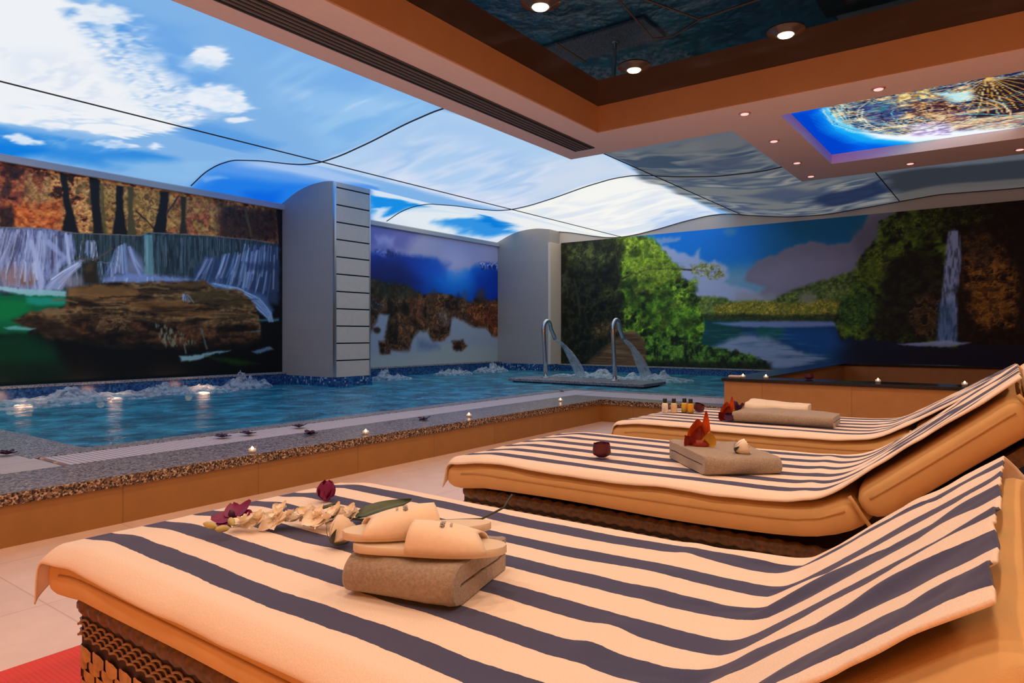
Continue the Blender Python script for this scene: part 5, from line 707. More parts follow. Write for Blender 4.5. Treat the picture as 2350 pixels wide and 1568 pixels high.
ART_SKY=[
('fill',(128,178,230)),
('poly',[(-4.543,2.878),(-3.835,3.101),(-3.996,4.034),(-4.731,5.022),(-5.616,4.768),(-5.178,3.617)],(108,167,230),0.4096,0.117,0.3511,0.9),
('poly',[(-5.946,4.468),(-4.802,4.97),(-5.108,5.561),(-6.726,5.438)],(152,198,238),0.3506,0.1052,0.3506,0.8),
('mist',[(-4.634,2.936),(-4.131,3.507),(-4.921,5.357),(-6.388,5.424),(-6.064,4.134)],[(112,170,232),(150,196,238),(128,180,234)],0.2388,0.2388,0.1194,0.2985,0.55,4.0),
('mist',[(-5.722,3.997),(-5.454,4.41),(-5.267,5.058),(-5.625,5.141),(-5.946,4.468)],[(150,196,238),(196,220,246),(160,200,240)],0.1025,0.1409,0.0897,0.2562,0.55,6.0),
('poly',[(-11.489,0.167),(-9.729,2.958),(-9.659,3.985),(-9.553,4.966),(-9.989,5.391),(-10.225,4.108),(-10.24,3.113),(-12.716,0.185)],(48,138,222),0.1345,0.0734,0.2446,0.95),
('poly',[(-11.634,1.401),(-10.064,3.06),(-10.038,3.619),(-10.277,3.407),(-12.177,1.466)],(10,122,222),0.1221,0.061,0.3052,0.9),
('poly',[(-10.057,4.315),(-9.633,5.199),(-9.377,5.519),(-10.182,5.564),(-10.269,4.886)],(140,188,232),0.1777,0.0485,0.2423,0.9),
('poly',[(-6.906,3.59),(-6.775,4.087),(-6.877,4.804),(-7.742,4.905),(-7.783,4.2)],(90,156,226),0.1773,0.0806,0.2418,0.9),
('poly',[(-5.387,2.404),(-5.32,2.835),(-5.859,3.534),(-6.608,3.748),(-6.316,3.202),(-5.751,2.633)],(104,164,230),0.1664,0.1272,0.1957,0.7),
('poly',[(-5.798,0.084),(-5.316,1.864),(-5.593,2.101),(-5.771,2.138),(-5.782,2.323),(-5.885,2.565),(-5.935,2.824),(-6.103,3.016),(-6.156,3.2),(-6.271,3.427),(-6.647,3.732),(-6.99,3.772),(-7.301,3.843),(-9.177,4.201),(-9.38,3.523),(-9.58,3.176),(-9.565,2.908),(-11.271,0.164)],(238,241,246),0.0694,0.1982,0.2181,1.0),
('poly',[(-5.664,2.099),(-5.438,2.185),(-5.374,2.367),(-5.474,2.539),(-5.614,2.57),(-5.684,2.408),(-5.771,2.227)],(238,241,246),0.0383,0.1275,0.1275,0.9),
('mist',[(-5.698,2.229),(-5.557,2.577),(-6.027,3.055),(-6.255,3.418),(-6.745,3.419),(-6.377,2.736)],[(238,241,246),(150,190,236),(238,241,246),(110,166,230),(238,241,246)],0.0639,0.1277,0.1179,0.1277,0.75,1.6),
('mist',[(-5.932,2.716),(-6.113,3.258),(-6.551,3.856),(-7.079,3.773),(-6.863,3.142)],[(238,241,246),(170,204,240),(238,241,246),(128,178,232),(238,241,246),(214,226,245)],0.0646,0.1293,0.1175,0.141,0.7,2.2),
('mist',[(-6.421,2.01),(-6.235,2.439),(-6.792,2.915),(-7.551,2.875),(-7.06,2.242)],[(238,241,246),(208,220,240),(238,241,246),(222,230,244)],0.1008,0.1456,0.0896,0.2241,0.7,2.0),
('mist',[(-8.964,2.847),(-7.551,2.875),(-7.52,3.578),(-7.687,3.897),(-9.357,3.86),(-9.58,3.176)],[(238,241,246),(180,206,240),(238,241,246),(222,230,246)],0.1415,0.1697,0.1697,0.3678,0.7,3.0),
('poly',[(-6.184,3.337),(-6.015,3.54),(-6.044,3.759),(-6.192,3.952),(-6.249,4.077),(-6.457,3.943),(-6.468,3.714),(-6.439,3.453)],(234,240,249),0.0431,0.1232,0.1232,0.95),
('mist',[(-6.177,3.375),(-6.026,3.725),(-6.242,4.052),(-6.497,3.824)],[(238,241,246),(200,222,246),(238,241,246)],0.0555,0.074,0.0493,0.0987,0.6,2.0),
('poly',[(-5.679,3.065),(-5.541,3.058),(-5.503,3.121),(-5.413,3.178),(-5.52,3.396),(-5.705,3.358),(-5.813,3.216)],(240,242,248),0.0295,0.0786,0.0786,0.95),
('mist',[(-5.791,3.01),(-5.598,3.377),(-5.836,3.435),(-5.954,3.213)],[(150,194,236),(210,226,246)],0.0511,0.0613,0.0511,0.0818,0.6,2.0),
('poly',[(-6.603,3.963),(-6.463,4.075),(-6.458,4.224),(-6.68,4.079)],(238,240,248),0.0273,0.0478,0.082,0.9),
('poly',[(-9.953,3.071),(-9.774,3.195),(-9.939,3.485),(-10.042,3.282)],(232,238,248),0.0316,0.0695,0.0822,0.9),
('poly',[(-9.724,3.886),(-9.343,4.062),(-9.48,4.453),(-9.694,4.269)],(236,240,250),0.0337,0.0925,0.1094,0.9),
('poly',[(-9.314,4.488),(-9.053,4.463),(-9.237,4.658),(-9.442,4.62)],(236,240,250),0.0426,0.0639,0.0959,0.9),
('mist',[(-9.797,3.435),(-9.42,4.095),(-9.523,4.589),(-9.868,4.179),(-9.993,3.602)],[(90,160,228),(150,192,238),(60,146,224)],0.075,0.1,0.0666,0.1499,0.5,3.0),
('poly',[(-5.675,2.103),(-5.586,2.141),(-5.656,2.227),(-5.755,2.176)],(96,158,228),0.0316,0.0474,0.0474,0.8),
('poly',[(-5.65,2.45),(-5.585,2.492),(-5.644,2.571),(-5.725,2.508)],(70,146,224),0.0298,0.0426,0.0511,0.7),
('poly',[(-10.27,5.612),(-8.998,5.563),(-7.477,5.619),(-8.466,7.835),(-13.062,11.793),(-14.928,10.428)],(84,150,232),0.0417,0.0,0.2086,1.0),
('poly',[(-10.341,5.65),(-9.836,5.789),(-9.666,6.752),(-9.48,7.3),(-10.781,7.531),(-10.771,6.824)],(24,118,228),0.231,0.0385,0.2888,0.85),
('poly',[(-10.157,6.435),(-9.979,6.971),(-10.781,7.531),(-10.648,6.913)],(6,96,222),0.1613,0.0403,0.2016,0.75),
('poly',[(-8.998,5.563),(-7.348,5.658),(-7.962,7.278),(-8.986,7.445),(-9.105,6.517),(-9.265,5.87)],(170,198,240),0.2914,0.0833,0.6245,0.9),
('poly',[(-10.023,5.579),(-9.865,5.806),(-9.886,5.963),(-10.078,5.715)],(130,180,240),0.0611,0.0524,0.1223,0.7),
('poly',[(-7.347,5.602),(-6.77,5.541),(-5.092,5.614),(-4.44,8.223),(-4.674,9.793),(-5.209,9.647),(-6.525,9.742),(-7.245,9.706)],(172,204,238),0.0417,0.0,0.2086,1.0),
('poly',[(-7.167,5.795),(-6.911,6.637),(-6.879,8.514),(-6.465,9.653),(-7.308,9.79),(-7.176,7.812)],(206,216,240),0.2871,0.1044,0.5219,0.9),
('poly',[(-5.353,5.827),(-5.221,6.634),(-5.626,7.954),(-6.278,7.191),(-6.292,6.043)],(160,196,236),0.3582,0.1075,0.4477,0.8),
('poly',[(-5.626,7.954),(-4.44,8.223),(-4.712,9.718),(-5.923,9.618),(-6.863,9.443)],(212,220,236),0.448,0.1244,0.4977,0.8),
('poly',[(-7.319,8.384),(-6.911,9.384),(-6.64,9.646),(-7.245,9.706)],(232,234,242),0.1522,0.0913,0.3045,0.7),
('mist',[(-7.167,5.795),(-5.53,6.02),(-5.235,8.502),(-6.863,9.443),(-7.176,7.812)],[(176,206,240),(214,224,244),(160,194,236),(206,218,242)],0.3605,0.4241,0.2121,0.5301,0.6,3.0),
('mist',[(-6.911,6.637),(-6.792,8.407),(-6.465,9.653),(-7.308,9.79),(-7.464,8.125)],[(226,230,244),(200,214,240),(236,236,246)],0.2488,0.2764,0.1935,0.4146,0.6,3.0),
('poly',[(-8.84,8.001),(-9.007,9.805),(-7.308,9.79),(-7.641,14.15),(-10.001,16.241),(-11.338,10.363)],(214,226,242),0.0725,0.0,0.3627,1.0),
('poly',[(-9.361,8.473),(-9.283,9.14),(-9.295,10.118),(-9.258,10.881),(-9.817,9.787),(-10.162,9.521),(-10.041,9.088)],(14,136,226),0.0922,0.0922,0.2765,0.95),
('poly',[(-9.95,9.05),(-9.772,9.293),(-10.162,9.521),(-10.296,9.365)],(222,230,244),0.0882,0.0882,0.1764,0.9),
('poly',[(-10.109,9.709),(-9.577,9.668),(-9.115,10.049),(-9.184,11.076),(-10.044,12.114),(-10.406,11.045)],(226,234,240),0.1701,0.068,0.3402,0.9),
('poly',[(-9.901,10.778),(-9.295,11.506),(-9.72,13.483),(-10.168,12.919),(-10.208,12.311)],(30,136,224),0.1909,0.1909,0.35,0.9),
('poly',[(-8.982,10.974),(-8.899,11.457),(-9.303,12.975),(-9.707,12.832),(-9.534,11.956)],(0,118,216),0.1379,0.2068,0.3677,0.9),
('poly',[(-7.733,10.223),(-7.553,13.988),(-9.886,15.607),(-9.379,12.905)],(240,240,238),0.2599,0.2079,0.5199,0.9),
('poly',[(-7.308,9.79),(-6.525,9.742),(-5.684,9.636),(-4.849,9.691),(-4.669,9.939),(-4.834,13.797),(-6.777,14.426),(-7.641,14.15)],(243,243,238),0.0604,0.0,0.3021,1.0),
('poly',[(-5.834,13.253),(-5.014,13.063),(-4.906,13.745),(-6.245,14.187),(-6.784,13.991)],(170,196,236),0.1889,0.1889,0.4155,0.85),
('poly',[(-4.433,8.335),(-4.591,9.773),(-4.763,11.574),(-4.871,13.646),(-4.819,12.12),(-4.93,9.853)],(220,226,236),0.1573,0.0786,0.3145,0.6),
('mist',[(-6.525,9.742),(-4.875,9.745),(-4.682,12.199),(-6.356,13.973),(-7.296,13.511),(-7.185,10.158)],[(246,246,242),(226,232,242),(250,248,244),(210,222,240)],0.4696,0.3756,0.2504,0.6261,0.7,2.5),
('mist',[(-5.954,12.676),(-4.846,12.625),(-4.906,13.745),(-6.227,14.625)],[(160,190,236),(220,230,244),(190,210,240)],0.2301,0.1918,0.1918,0.3835,0.7,3.0),
('right',-4.4,(104,112,124)),
('mist',[(-4.28,8.047),(-2.496,7.692),(-2.603,9.677),(-3.463,9.702),(-4.591,9.773)],[(66,80,102),(58,76,100),(134,136,134),(74,88,108),(110,114,118)],0.302,0.0697,0.1161,0.4646,0.95,2.0),
('mist',[(-4.751,9.799),(-2.622,9.747),(-2.442,10.967),(-1.486,11.663),(-1.729,14.125),(-4.625,13.979),(-4.682,12.199)],[(128,130,128),(76,90,112),(166,164,154),(66,82,108),(150,150,144)],0.3616,0.0904,0.1507,0.6026,0.95,2.2),
('poly',[(-3.604,8.756),(-2.737,8.605),(-2.873,9.402),(-3.53,9.533)],(74,84,106),0.1438,0.1199,0.3596,0.7),
('poly',[(-3.669,8.067),(-2.985,7.777),(-2.97,8.64),(-3.356,8.743)],(122,124,124),0.1524,0.1306,0.3265,0.6),
('poly',[(-2.703,12.14),(-2.023,12.02),(-1.518,11.731),(-1.602,12.877),(-2.232,13.266),(-2.724,13.23)],(34,48,84),0.1541,0.1233,0.4007,0.9),
('poly',[(-3.641,11.446),(-2.837,11.032),(-2.384,11.895),(-3.17,12.328)],(70,84,112),0.1919,0.128,0.4159,0.8),
('poly',[(-1.549,11.483),(-0.604,11.644),(1.68,11.855),(2.0,14.11),(-1.301,13.256),(-1.597,13.146)],(50,56,66),0.1348,0.0809,0.4044,0.9),
('poly',[(-1.597,13.146),(-0.674,12.993),(1.897,13.383),(2.178,15.362),(-1.724,14.667)],(104,100,98),0.1538,0.0923,0.4615,0.9)]
ART_SWIRL=[
('fill',(0,92,226)),
('poly',[(-1.609,6.257),(-1.404,6.306),(-1.317,7.826),(-1.574,8.544),(-1.692,8.214)],(0,62,196),0.114,0.0163,0.1628,0.9),
('poly',[(-1.695,8.456),(0.103,8.325),(1.195,8.428),(1.271,8.968),(-1.702,8.978)],(0,60,180),0.0676,0.0169,0.169,0.9),
('poly',[(-1.361,6.439),(-1.405,7.01),(-1.275,7.578),(-0.87,8.072),(0.103,8.325),(1.195,8.428),(1.047,7.389),(-1.245,6.214)],(20,165,242),0.1,0.0214,0.1429,0.95),
('poly',[(-1.306,6.307),(-1.31,6.912),(-1.108,7.512),(-0.715,8.066),(0.102,8.217),(1.171,8.262),(0.963,6.792),(-1.103,5.816)],(120,215,245),0.0541,0.0203,0.1082,0.9),
('leaf',[(-1.26,6.285),(-1.245,6.861),(-1.055,7.406),(-0.762,7.765),(0.099,7.975),(1.127,7.949),(0.891,6.283),(-1.158,5.776)],[(28,40,80),(60,110,150),(200,170,130),(40,30,60),(150,180,180),(110,70,60),(232,200,150)],0.0324,0.0389,0.0389,0.0908,1.0,2.0),
('poly',[(-1.137,7.206),(-0.893,7.597),(-0.636,7.573),(0.099,7.975),(0.101,8.199),(-0.779,7.941),(-1.079,7.571)],(244,246,255),0.0622,0.0311,0.1089,0.95),
('leaf',[(-0.786,7.295),(-0.543,7.28),(-0.328,7.63),(-0.479,7.864),(-0.755,7.697)],[(214,200,240),(170,140,210),(240,230,250)],0.045,0.0674,0.045,0.1049,0.8,2.0),
('leaf',[(-1.068,6.344),(-0.818,6.42),(-0.74,6.864),(-0.917,7.199),(-1.048,6.864)],[(34,50,110),(60,80,150),(20,130,150),(140,130,150)],0.0402,0.0804,0.0402,0.1072,0.7,2.0),
('leaf',[(-0.676,6.564),(-0.349,6.737),(-0.308,7.18),(-0.54,7.236),(-0.712,6.914)],[(70,36,40),(120,70,54),(226,180,120),(50,26,40)],0.0262,0.0591,0.0394,0.0787,0.9,1.0),
('leaf',[(-0.619,6.982),(-0.212,7.108),(0.091,7.329),(0.098,7.942),(-0.401,7.745)],[(238,196,140),(250,220,180),(180,120,90),(90,60,90)],0.0346,0.0623,0.0415,0.0969,0.8,2.5),
('poly',[(-0.48,6.439),(-0.253,6.557),(-0.232,6.797),(-0.383,6.791)],(190,240,244),0.0482,0.0361,0.0843,0.9),
('poly',[(-0.309,7.208),(0.089,7.19),(0.092,7.415),(-0.253,7.4)],(30,20,44),0.04,0.0333,0.0932,0.9),
('poly',[(-0.217,6.35),(0.918,6.477),(1.127,7.949),(0.091,7.329),(-0.269,6.996),(-0.227,6.637)],(28,14,24),0.0524,0.035,0.1049,0.9),
('line',[(-0.138,6.275),(0.154,6.075)],0.0066,(250,220,150),0.0061,0.0102,0.0713,0.85),
('line',[(-0.138,6.275),(0.182,6.24)],0.0067,(236,176,76),0.0062,0.0104,0.0726,0.85),
('line',[(-0.138,6.275),(0.201,6.414)],0.0069,(236,176,76),0.0063,0.0106,0.0741,0.85),
('line',[(-0.138,6.275),(0.208,6.594)],0.007,(250,220,150),0.0065,0.0108,0.0756,0.85),
('line',[(-0.138,6.275),(0.203,6.771)],0.0072,(236,176,76),0.0066,0.011,0.0772,0.85),
('line',[(-0.138,6.275),(0.184,6.94)],0.0073,(236,176,76),0.0067,0.0112,0.0787,0.85),
('line',[(-0.138,6.275),(0.152,7.091)],0.0074,(250,220,150),0.0069,0.0115,0.0802,0.85),
('line',[(-0.138,6.275),(0.106,7.217)],0.0076,(236,176,76),0.007,0.0116,0.0815,0.85),
('line',[(-0.138,6.275),(0.049,7.31)],0.0077,(236,176,76),0.0071,0.0118,0.0826,0.85),
('line',[(-0.138,6.275),(-0.019,7.363)],0.0077,(250,220,150),0.0071,0.0119,0.0834,0.85),
('line',[(-0.138,6.275),(-0.093,7.371)],0.0078,(236,176,76),0.0072,0.012,0.0839,0.85),
('line',[(-0.138,6.275),(-0.169,7.333)],0.0078,(236,176,76),0.0072,0.012,0.084,0.85),
('line',[(-0.138,6.275),(-0.244,7.251)],0.0078,(250,220,150),0.0072,0.012,0.0838,0.85),
('line',[(-0.138,6.275),(-0.314,7.129)],0.0077,(236,176,76),0.0071,0.0119,0.0832,0.85),
('line',[(-0.138,6.275),(-0.375,6.975)],0.0076,(236,176,76),0.0071,0.0118,0.0824,0.85),
('line',[(-0.138,6.275),(-0.424,6.799)],0.0075,(250,220,150),0.007,0.0116,0.0812,0.85),
('line',[(-0.138,6.275),(-0.46,6.609)],0.0074,(236,176,76),0.0068,0.0114,0.0799,0.85),
('line',[(-0.282,6.919),(-0.087,6.865),(0.083,6.743)],0.0073,(224,150,80),0.006,0.0121,0.0846,0.75),
('line',[(-0.283,6.958),(-0.087,6.903),(0.084,6.803)],0.0073,(120,210,220),0.0061,0.0122,0.0855,0.75),
('line',[(-0.285,6.998),(-0.087,6.941),(0.085,6.865)],0.0074,(250,200,130),0.0062,0.0123,0.0863,0.75),
('line',[(-0.287,7.039),(-0.088,6.98),(0.086,6.928)],0.0075,(224,150,80),0.0062,0.0125,0.0872,0.75),
('line',[(-0.288,7.08),(-0.088,7.02),(0.087,6.991)],0.0076,(120,210,220),0.0063,0.0126,0.0881,0.75),
('line',[(-0.29,7.121),(-0.089,7.06),(0.087,7.056)],0.0076,(250,200,130),0.0064,0.0127,0.0891,0.75),
('line',[(-0.292,7.163),(-0.089,7.1),(0.088,7.122)],0.0077,(224,150,80),0.0064,0.0129,0.09,0.75),
('line',[(-0.293,7.205),(-0.09,7.141),(0.089,7.19)],0.0078,(120,210,220),0.0065,0.013,0.091,0.75),
('line',[(-0.295,7.248),(-0.091,7.182),(0.09,7.259)],0.0079,(250,200,130),0.0066,0.0131,0.0919,0.75),
('line',[(-1.323,6.323),(-1.337,6.762),(-1.217,7.234),(-0.897,7.63)],0.008,(190,250,255),0.0073,0.0219,0.1462,0.7),
('line',[(-1.304,6.315),(-1.318,6.76),(-1.194,7.208),(-0.881,7.596)],0.008,(250,225,170),0.0073,0.0218,0.1454,0.7),
('line',[(-1.285,6.308),(-1.299,6.758),(-1.171,7.182),(-0.866,7.562)],0.0079,(90,190,240),0.0072,0.0217,0.1445,0.7),
('line',[(-1.266,6.301),(-1.281,6.756),(-1.148,7.156),(-0.852,7.528)],0.0079,(190,250,255),0.0072,0.0216,0.1437,0.7),
('line',[(-1.248,6.294),(-1.262,6.754),(-1.125,7.13),(-0.837,7.495)],0.0079,(250,225,170),0.0071,0.0214,0.1429,0.7),
('line',[(-1.229,6.287),(-1.244,6.752),(-1.103,7.104),(-0.822,7.463)],0.0078,(90,190,240),0.0071,0.0213,0.142,0.7),
('line',[(-1.211,6.28),(-1.225,6.75),(-1.081,7.079),(-0.808,7.43)],0.0078,(190,250,255),0.0071,0.0212,0.1412,0.7),
('line',[(-1.192,6.273),(-1.207,6.748),(-1.059,7.054),(-0.794,7.398)],0.0077,(250,225,170),0.007,0.0211,0.1404,0.7),
('line',[(-1.174,6.266),(-1.189,6.746),(-1.037,7.03),(-0.78,7.366)],0.0077,(90,190,240),0.007,0.0209,0.1396,0.7),
('line',[(-1.156,6.259),(-1.17,6.744),(-1.016,7.005),(-0.766,7.335)],0.0076,(190,250,255),0.0069,0.0208,0.1388,0.7),
('line',[(-1.138,6.252),(-1.152,6.742),(-0.995,6.981),(-0.752,7.304)],0.0076,(250,225,170),0.0069,0.0207,0.138,0.7),
('line',[(-1.12,6.245),(-1.134,6.74),(-0.974,6.957),(-0.738,7.273)],0.0075,(90,190,240),0.0069,0.0206,0.1373,0.7),
('line',[(-0.576,7.721),(-0.232,7.8),(0.097,7.811),(0.557,7.842)],0.0095,(60,150,230),0.0073,0.0145,0.1454,0.8),
('line',[(-0.541,7.729),(-0.231,7.767),(0.096,7.763),(0.554,7.796)],0.0094,(250,230,200),0.0072,0.0144,0.1444,0.8),
('line',[(-0.506,7.737),(-0.23,7.735),(0.095,7.716),(0.55,7.75)],0.0093,(20,60,150),0.0072,0.0143,0.1434,0.8),
('line',[(-0.471,7.745),(-0.229,7.702),(0.095,7.669),(0.547,7.705)],0.0093,(60,150,230),0.0071,0.0142,0.1424,0.8),
('line',[(-0.437,7.753),(-0.228,7.67),(0.094,7.623),(0.544,7.66)],0.0092,(250,230,200),0.0071,0.0141,0.1414,0.8),
('line',[(-0.402,7.761),(-0.227,7.638),(0.094,7.577),(0.541,7.616)],0.0091,(20,60,150),0.007,0.014,0.1405,0.8),
('line',[(-0.402,7.14),(-0.155,7.321),(0.094,7.593)],0.0136,(110,230,225),0.0102,0.0136,0.0951,0.85),
('line',[(-1.43,6.389),(-1.472,6.961),(-1.381,7.5),(-1.196,7.833)],0.0077,(0,110,225),0.0093,0.0077,0.1547,0.6),
('line',[(-1.415,6.4),(-1.455,6.974),(-1.36,7.516),(-1.196,7.833)],0.0077,(0,110,225),0.0093,0.0077,0.1547,0.6),
('line',[(-1.4,6.41),(-1.439,6.986),(-1.339,7.531),(-1.196,7.833)],0.0077,(0,110,225),0.0093,0.0077,0.1547,0.6),
('line',[(-1.385,6.421),(-1.422,6.998),(-1.318,7.547),(-1.196,7.833)],0.0077,(0,110,225),0.0093,0.0077,0.1547,0.6),
('line',[(-1.37,6.432),(-1.405,7.01),(-1.296,7.563),(-1.196,7.833)],0.0077,(0,110,225),0.0093,0.0077,0.1547,0.6),
('line',[(-1.355,6.443),(-1.388,7.023),(-1.275,7.578),(-1.196,7.833)],0.0077,(0,110,225),0.0093,0.0077,0.1547,0.6),
('line',[(-1.34,6.454),(-1.372,7.035),(-1.254,7.594),(-1.196,7.833)],0.0077,(0,110,225),0.0093,0.0077,0.1547,0.6),
('line',[(-1.326,6.465),(-1.355,7.047),(-1.233,7.609),(-1.196,7.833)],0.0077,(0,110,225),0.0093,0.0077,0.1547,0.6),
('line',[(-0.097,7.699),(-0.219,7.654),(-0.344,7.553),(-0.458,7.408),(-0.548,7.236)],0.0079,(30,60,140),0.0086,0.0,0.1006,0.85),
('line',[(-0.574,6.624),(-0.498,6.661),(-0.423,6.734),(-0.358,6.837),(-0.307,6.963)],0.0056,(30,60,140),0.0075,0.0,0.0878,0.85),
('line',[(-0.116,7.321),(-0.15,7.337),(-0.191,7.335),(-0.235,7.316),(-0.28,7.28)],0.0102,(20,16,40),0.0081,0.0,0.095,0.85),
('line',[(-0.494,6.455),(-0.419,6.516),(-0.347,6.591),(-0.279,6.68),(-0.217,6.78)],0.006,(250,240,220),0.0072,0.0,0.0838,0.85),
('line',[(-0.148,7.682),(-0.211,7.756),(-0.292,7.798),(-0.385,7.805),(-0.487,7.777)],0.0075,(120,220,230),0.009,0.0,0.1052,0.85),
('line',[(-0.409,6.728),(-0.333,6.961),(-0.31,7.194),(-0.347,7.398),(-0.444,7.544)],0.0054,(30,60,140),0.0081,0.0,0.0943,0.85),
('line',[(-0.249,6.879),(-0.197,6.923),(-0.15,6.985),(-0.113,7.059),(-0.09,7.137)],0.0101,(255,222,160),0.0076,0.0,0.0884,0.85),
('line',[(-0.229,6.796),(-0.159,6.933),(-0.105,7.078),(-0.069,7.228),(-0.055,7.373)],0.0096,(240,180,100),0.0077,0.0,0.0895,0.85),
('line',[(-0.844,6.7),(-0.813,6.633),(-0.772,6.582),(-0.723,6.549),(-0.667,6.535)],0.0057,(240,180,100),0.0076,0.0,0.0892,0.85),
('line',[(-0.115,7.143),(-0.087,7.331),(-0.101,7.501),(-0.158,7.633),(-0.256,7.711)],0.0055,(120,220,230),0.0083,0.0,0.0969,0.85),
('line',[(-0.897,6.46),(-0.85,6.406),(-0.797,6.368),(-0.738,6.346),(-0.675,6.341)],0.0092,(30,60,140),0.0073,0.0,0.0856,0.85),
('line',[(-0.524,6.806),(-0.468,6.853),(-0.418,6.923),(-0.38,7.008),(-0.357,7.099)],0.0078,(20,16,40),0.0078,0.0,0.091,0.85),
('line',[(-0.134,6.907),(-0.068,7.069),(-0.024,7.235),(-0.004,7.398),(-0.013,7.55)],0.0065,(240,180,100),0.0078,0.0,0.0912,0.85),
('line',[(-0.246,7.257),(-0.253,7.327),(-0.268,7.389),(-0.292,7.443),(-0.324,7.485)],0.0069,(120,220,230),0.0083,0.0,0.0973,0.85),
('line',[(-1.002,7.436),(-1.128,7.269),(-1.226,7.075),(-1.289,6.87),(-1.315,6.672)],0.006,(30,60,140),0.0089,0.0,0.1041,0.85),
('line',[(-0.256,7.622),(-0.365,7.515),(-0.461,7.364),(-0.531,7.189),(-0.569,7.009)],0.0078,(240,180,100),0.0085,0.0,0.0987,0.85),
('line',[(-1.002,7.333),(-1.09,7.013),(-1.106,6.718),(-1.055,6.482),(-0.948,6.324)],0.0075,(250,240,220),0.0082,0.0,0.0961,0.85),
('line',[(-0.847,7.116),(-0.876,7.088),(-0.903,7.054),(-0.927,7.014),(-0.947,6.97)],0.0114,(240,180,100),0.0085,0.0,0.0997,0.85),
('line',[(-1.154,6.042),(-1.085,6.001),(-1.013,5.979),(-0.937,5.976),(-0.86,5.99)],0.0047,(240,180,100),0.007,0.0,0.0815,0.85),
('line',[(-0.166,6.881),(-0.122,6.935),(-0.084,6.997),(-0.052,7.063),(-0.028,7.131)],0.0075,(120,220,230),0.0075,0.0,0.0876,0.85),
('line',[(-0.202,6.672),(-0.135,6.74),(-0.074,6.828),(-0.02,6.93),(0.023,7.044)],0.0091,(240,180,100),0.0072,0.0,0.0845,0.85),
('line',[(-1.284,6.524),(-1.257,6.41),(-1.218,6.313),(-1.169,6.234),(-1.111,6.174)],0.0052,(20,16,40),0.0077,0.0,0.0902,0.85),
('line',[(-0.379,7.298),(-0.42,7.34),(-0.474,7.35),(-0.534,7.328),(-0.593,7.275)],0.0071,(255,222,160),0.0085,0.0,0.099,0.85),
('line',[(-0.685,6.84),(-0.66,6.805),(-0.629,6.784),(-0.592,6.778),(-0.552,6.786)],0.0059,(30,60,140),0.0078,0.0,0.0911,0.85),
('line',[(-0.459,7.208),(-0.522,7.383),(-0.631,7.488),(-0.769,7.501),(-0.915,7.416)],0.011,(20,16,40),0.0088,0.0,0.103,0.85),
('line',[(-0.49,6.803),(-0.468,6.89),(-0.455,6.978),(-0.451,7.064),(-0.457,7.147)],0.0086,(20,16,40),0.0079,0.0,0.0922,0.85),
('line',[(-0.736,7.025),(-0.756,7.029),(-0.777,7.026),(-0.799,7.018),(-0.821,7.005)],0.0084,(255,222,160),0.0084,0.0,0.0975,0.85),
('line',[(-0.426,6.293),(-0.355,6.307),(-0.282,6.339),(-0.208,6.387),(-0.136,6.45)],0.0056,(30,60,140),0.0067,0.0,0.0783,0.85),
('line',[(-0.753,6.682),(-0.705,6.623),(-0.646,6.592),(-0.581,6.592),(-0.512,6.621)],0.0063,(20,16,40),0.0075,0.0,0.088,0.85),
('line',[(-0.897,7.137),(-0.919,7.024),(-0.929,6.915),(-0.928,6.812),(-0.916,6.719)],0.007,(20,16,40),0.0084,0.0,0.0975,0.85),
('line',[(-0.612,6.87),(-0.581,6.866),(-0.547,6.875),(-0.511,6.897),(-0.476,6.93)],0.0079,(250,240,220),0.0079,0.0,0.0917,0.85),
('line',[(-0.269,7.26),(-0.297,7.39),(-0.357,7.478),(-0.443,7.509),(-0.541,7.477)],0.0092,(30,60,140),0.0085,0.0,0.0996,0.85),
('line',[(-0.568,7.389),(-0.64,7.242),(-0.694,7.092),(-0.727,6.946),(-0.739,6.811)],0.0097,(240,180,100),0.0083,0.0,0.0974,0.85),
('line',[(-0.4,7.227),(-0.427,7.252),(-0.464,7.26),(-0.507,7.249),(-0.551,7.22)],0.0063,(255,222,160),0.0083,0.0,0.0974,0.85),
('line',[(-0.784,7.23),(-0.833,7.076),(-0.854,6.924),(-0.847,6.788),(-0.813,6.679)],0.0069,(120,220,230),0.0083,0.0,0.0965,0.85),
('line',[(-0.596,6.912),(-0.566,6.904),(-0.531,6.914),(-0.495,6.942),(-0.463,6.984)],0.0079,(30,60,140),0.0079,0.0,0.0923,0.85),
('line',[(-0.819,7.634),(-0.969,7.345),(-1.056,7.035),(-1.074,6.746),(-1.026,6.513)],0.0094,(250,240,220),0.0086,0.0,0.1008,0.85),
('line',[(-0.762,7.065),(-0.799,7.051),(-0.836,7.026),(-0.872,6.992),(-0.904,6.949)],0.0112,(30,60,140),0.0084,0.0,0.0982,0.85),
('line',[(-0.01,7.25),(0.0,7.404),(-0.004,7.552),(-0.025,7.692),(-0.062,7.818)],0.0076,(240,180,100),0.0083,0.0,0.0967,0.85),
('line',[(-0.491,7.384),(-0.578,7.175),(-0.622,6.965),(-0.622,6.779),(-0.579,6.635)],0.0074,(240,180,100),0.008,0.0,0.0939,0.85),
('line',[(-0.683,6.728),(-0.632,6.706),(-0.574,6.711),(-0.513,6.74),(-0.453,6.792)],0.0076,(240,180,100),0.0076,0.0,0.0892,0.85),
('line',[(-0.698,7.298),(-0.78,7.281),(-0.865,7.23),(-0.945,7.15),(-1.013,7.047)],0.0073,(250,240,220),0.0088,0.0,0.1021,0.85),
('line',[(-1.046,6.303),(-0.967,6.293),(-0.881,6.309),(-0.792,6.351),(-0.704,6.416)],0.0074,(20,16,40),0.0074,0.0,0.0859,0.85),
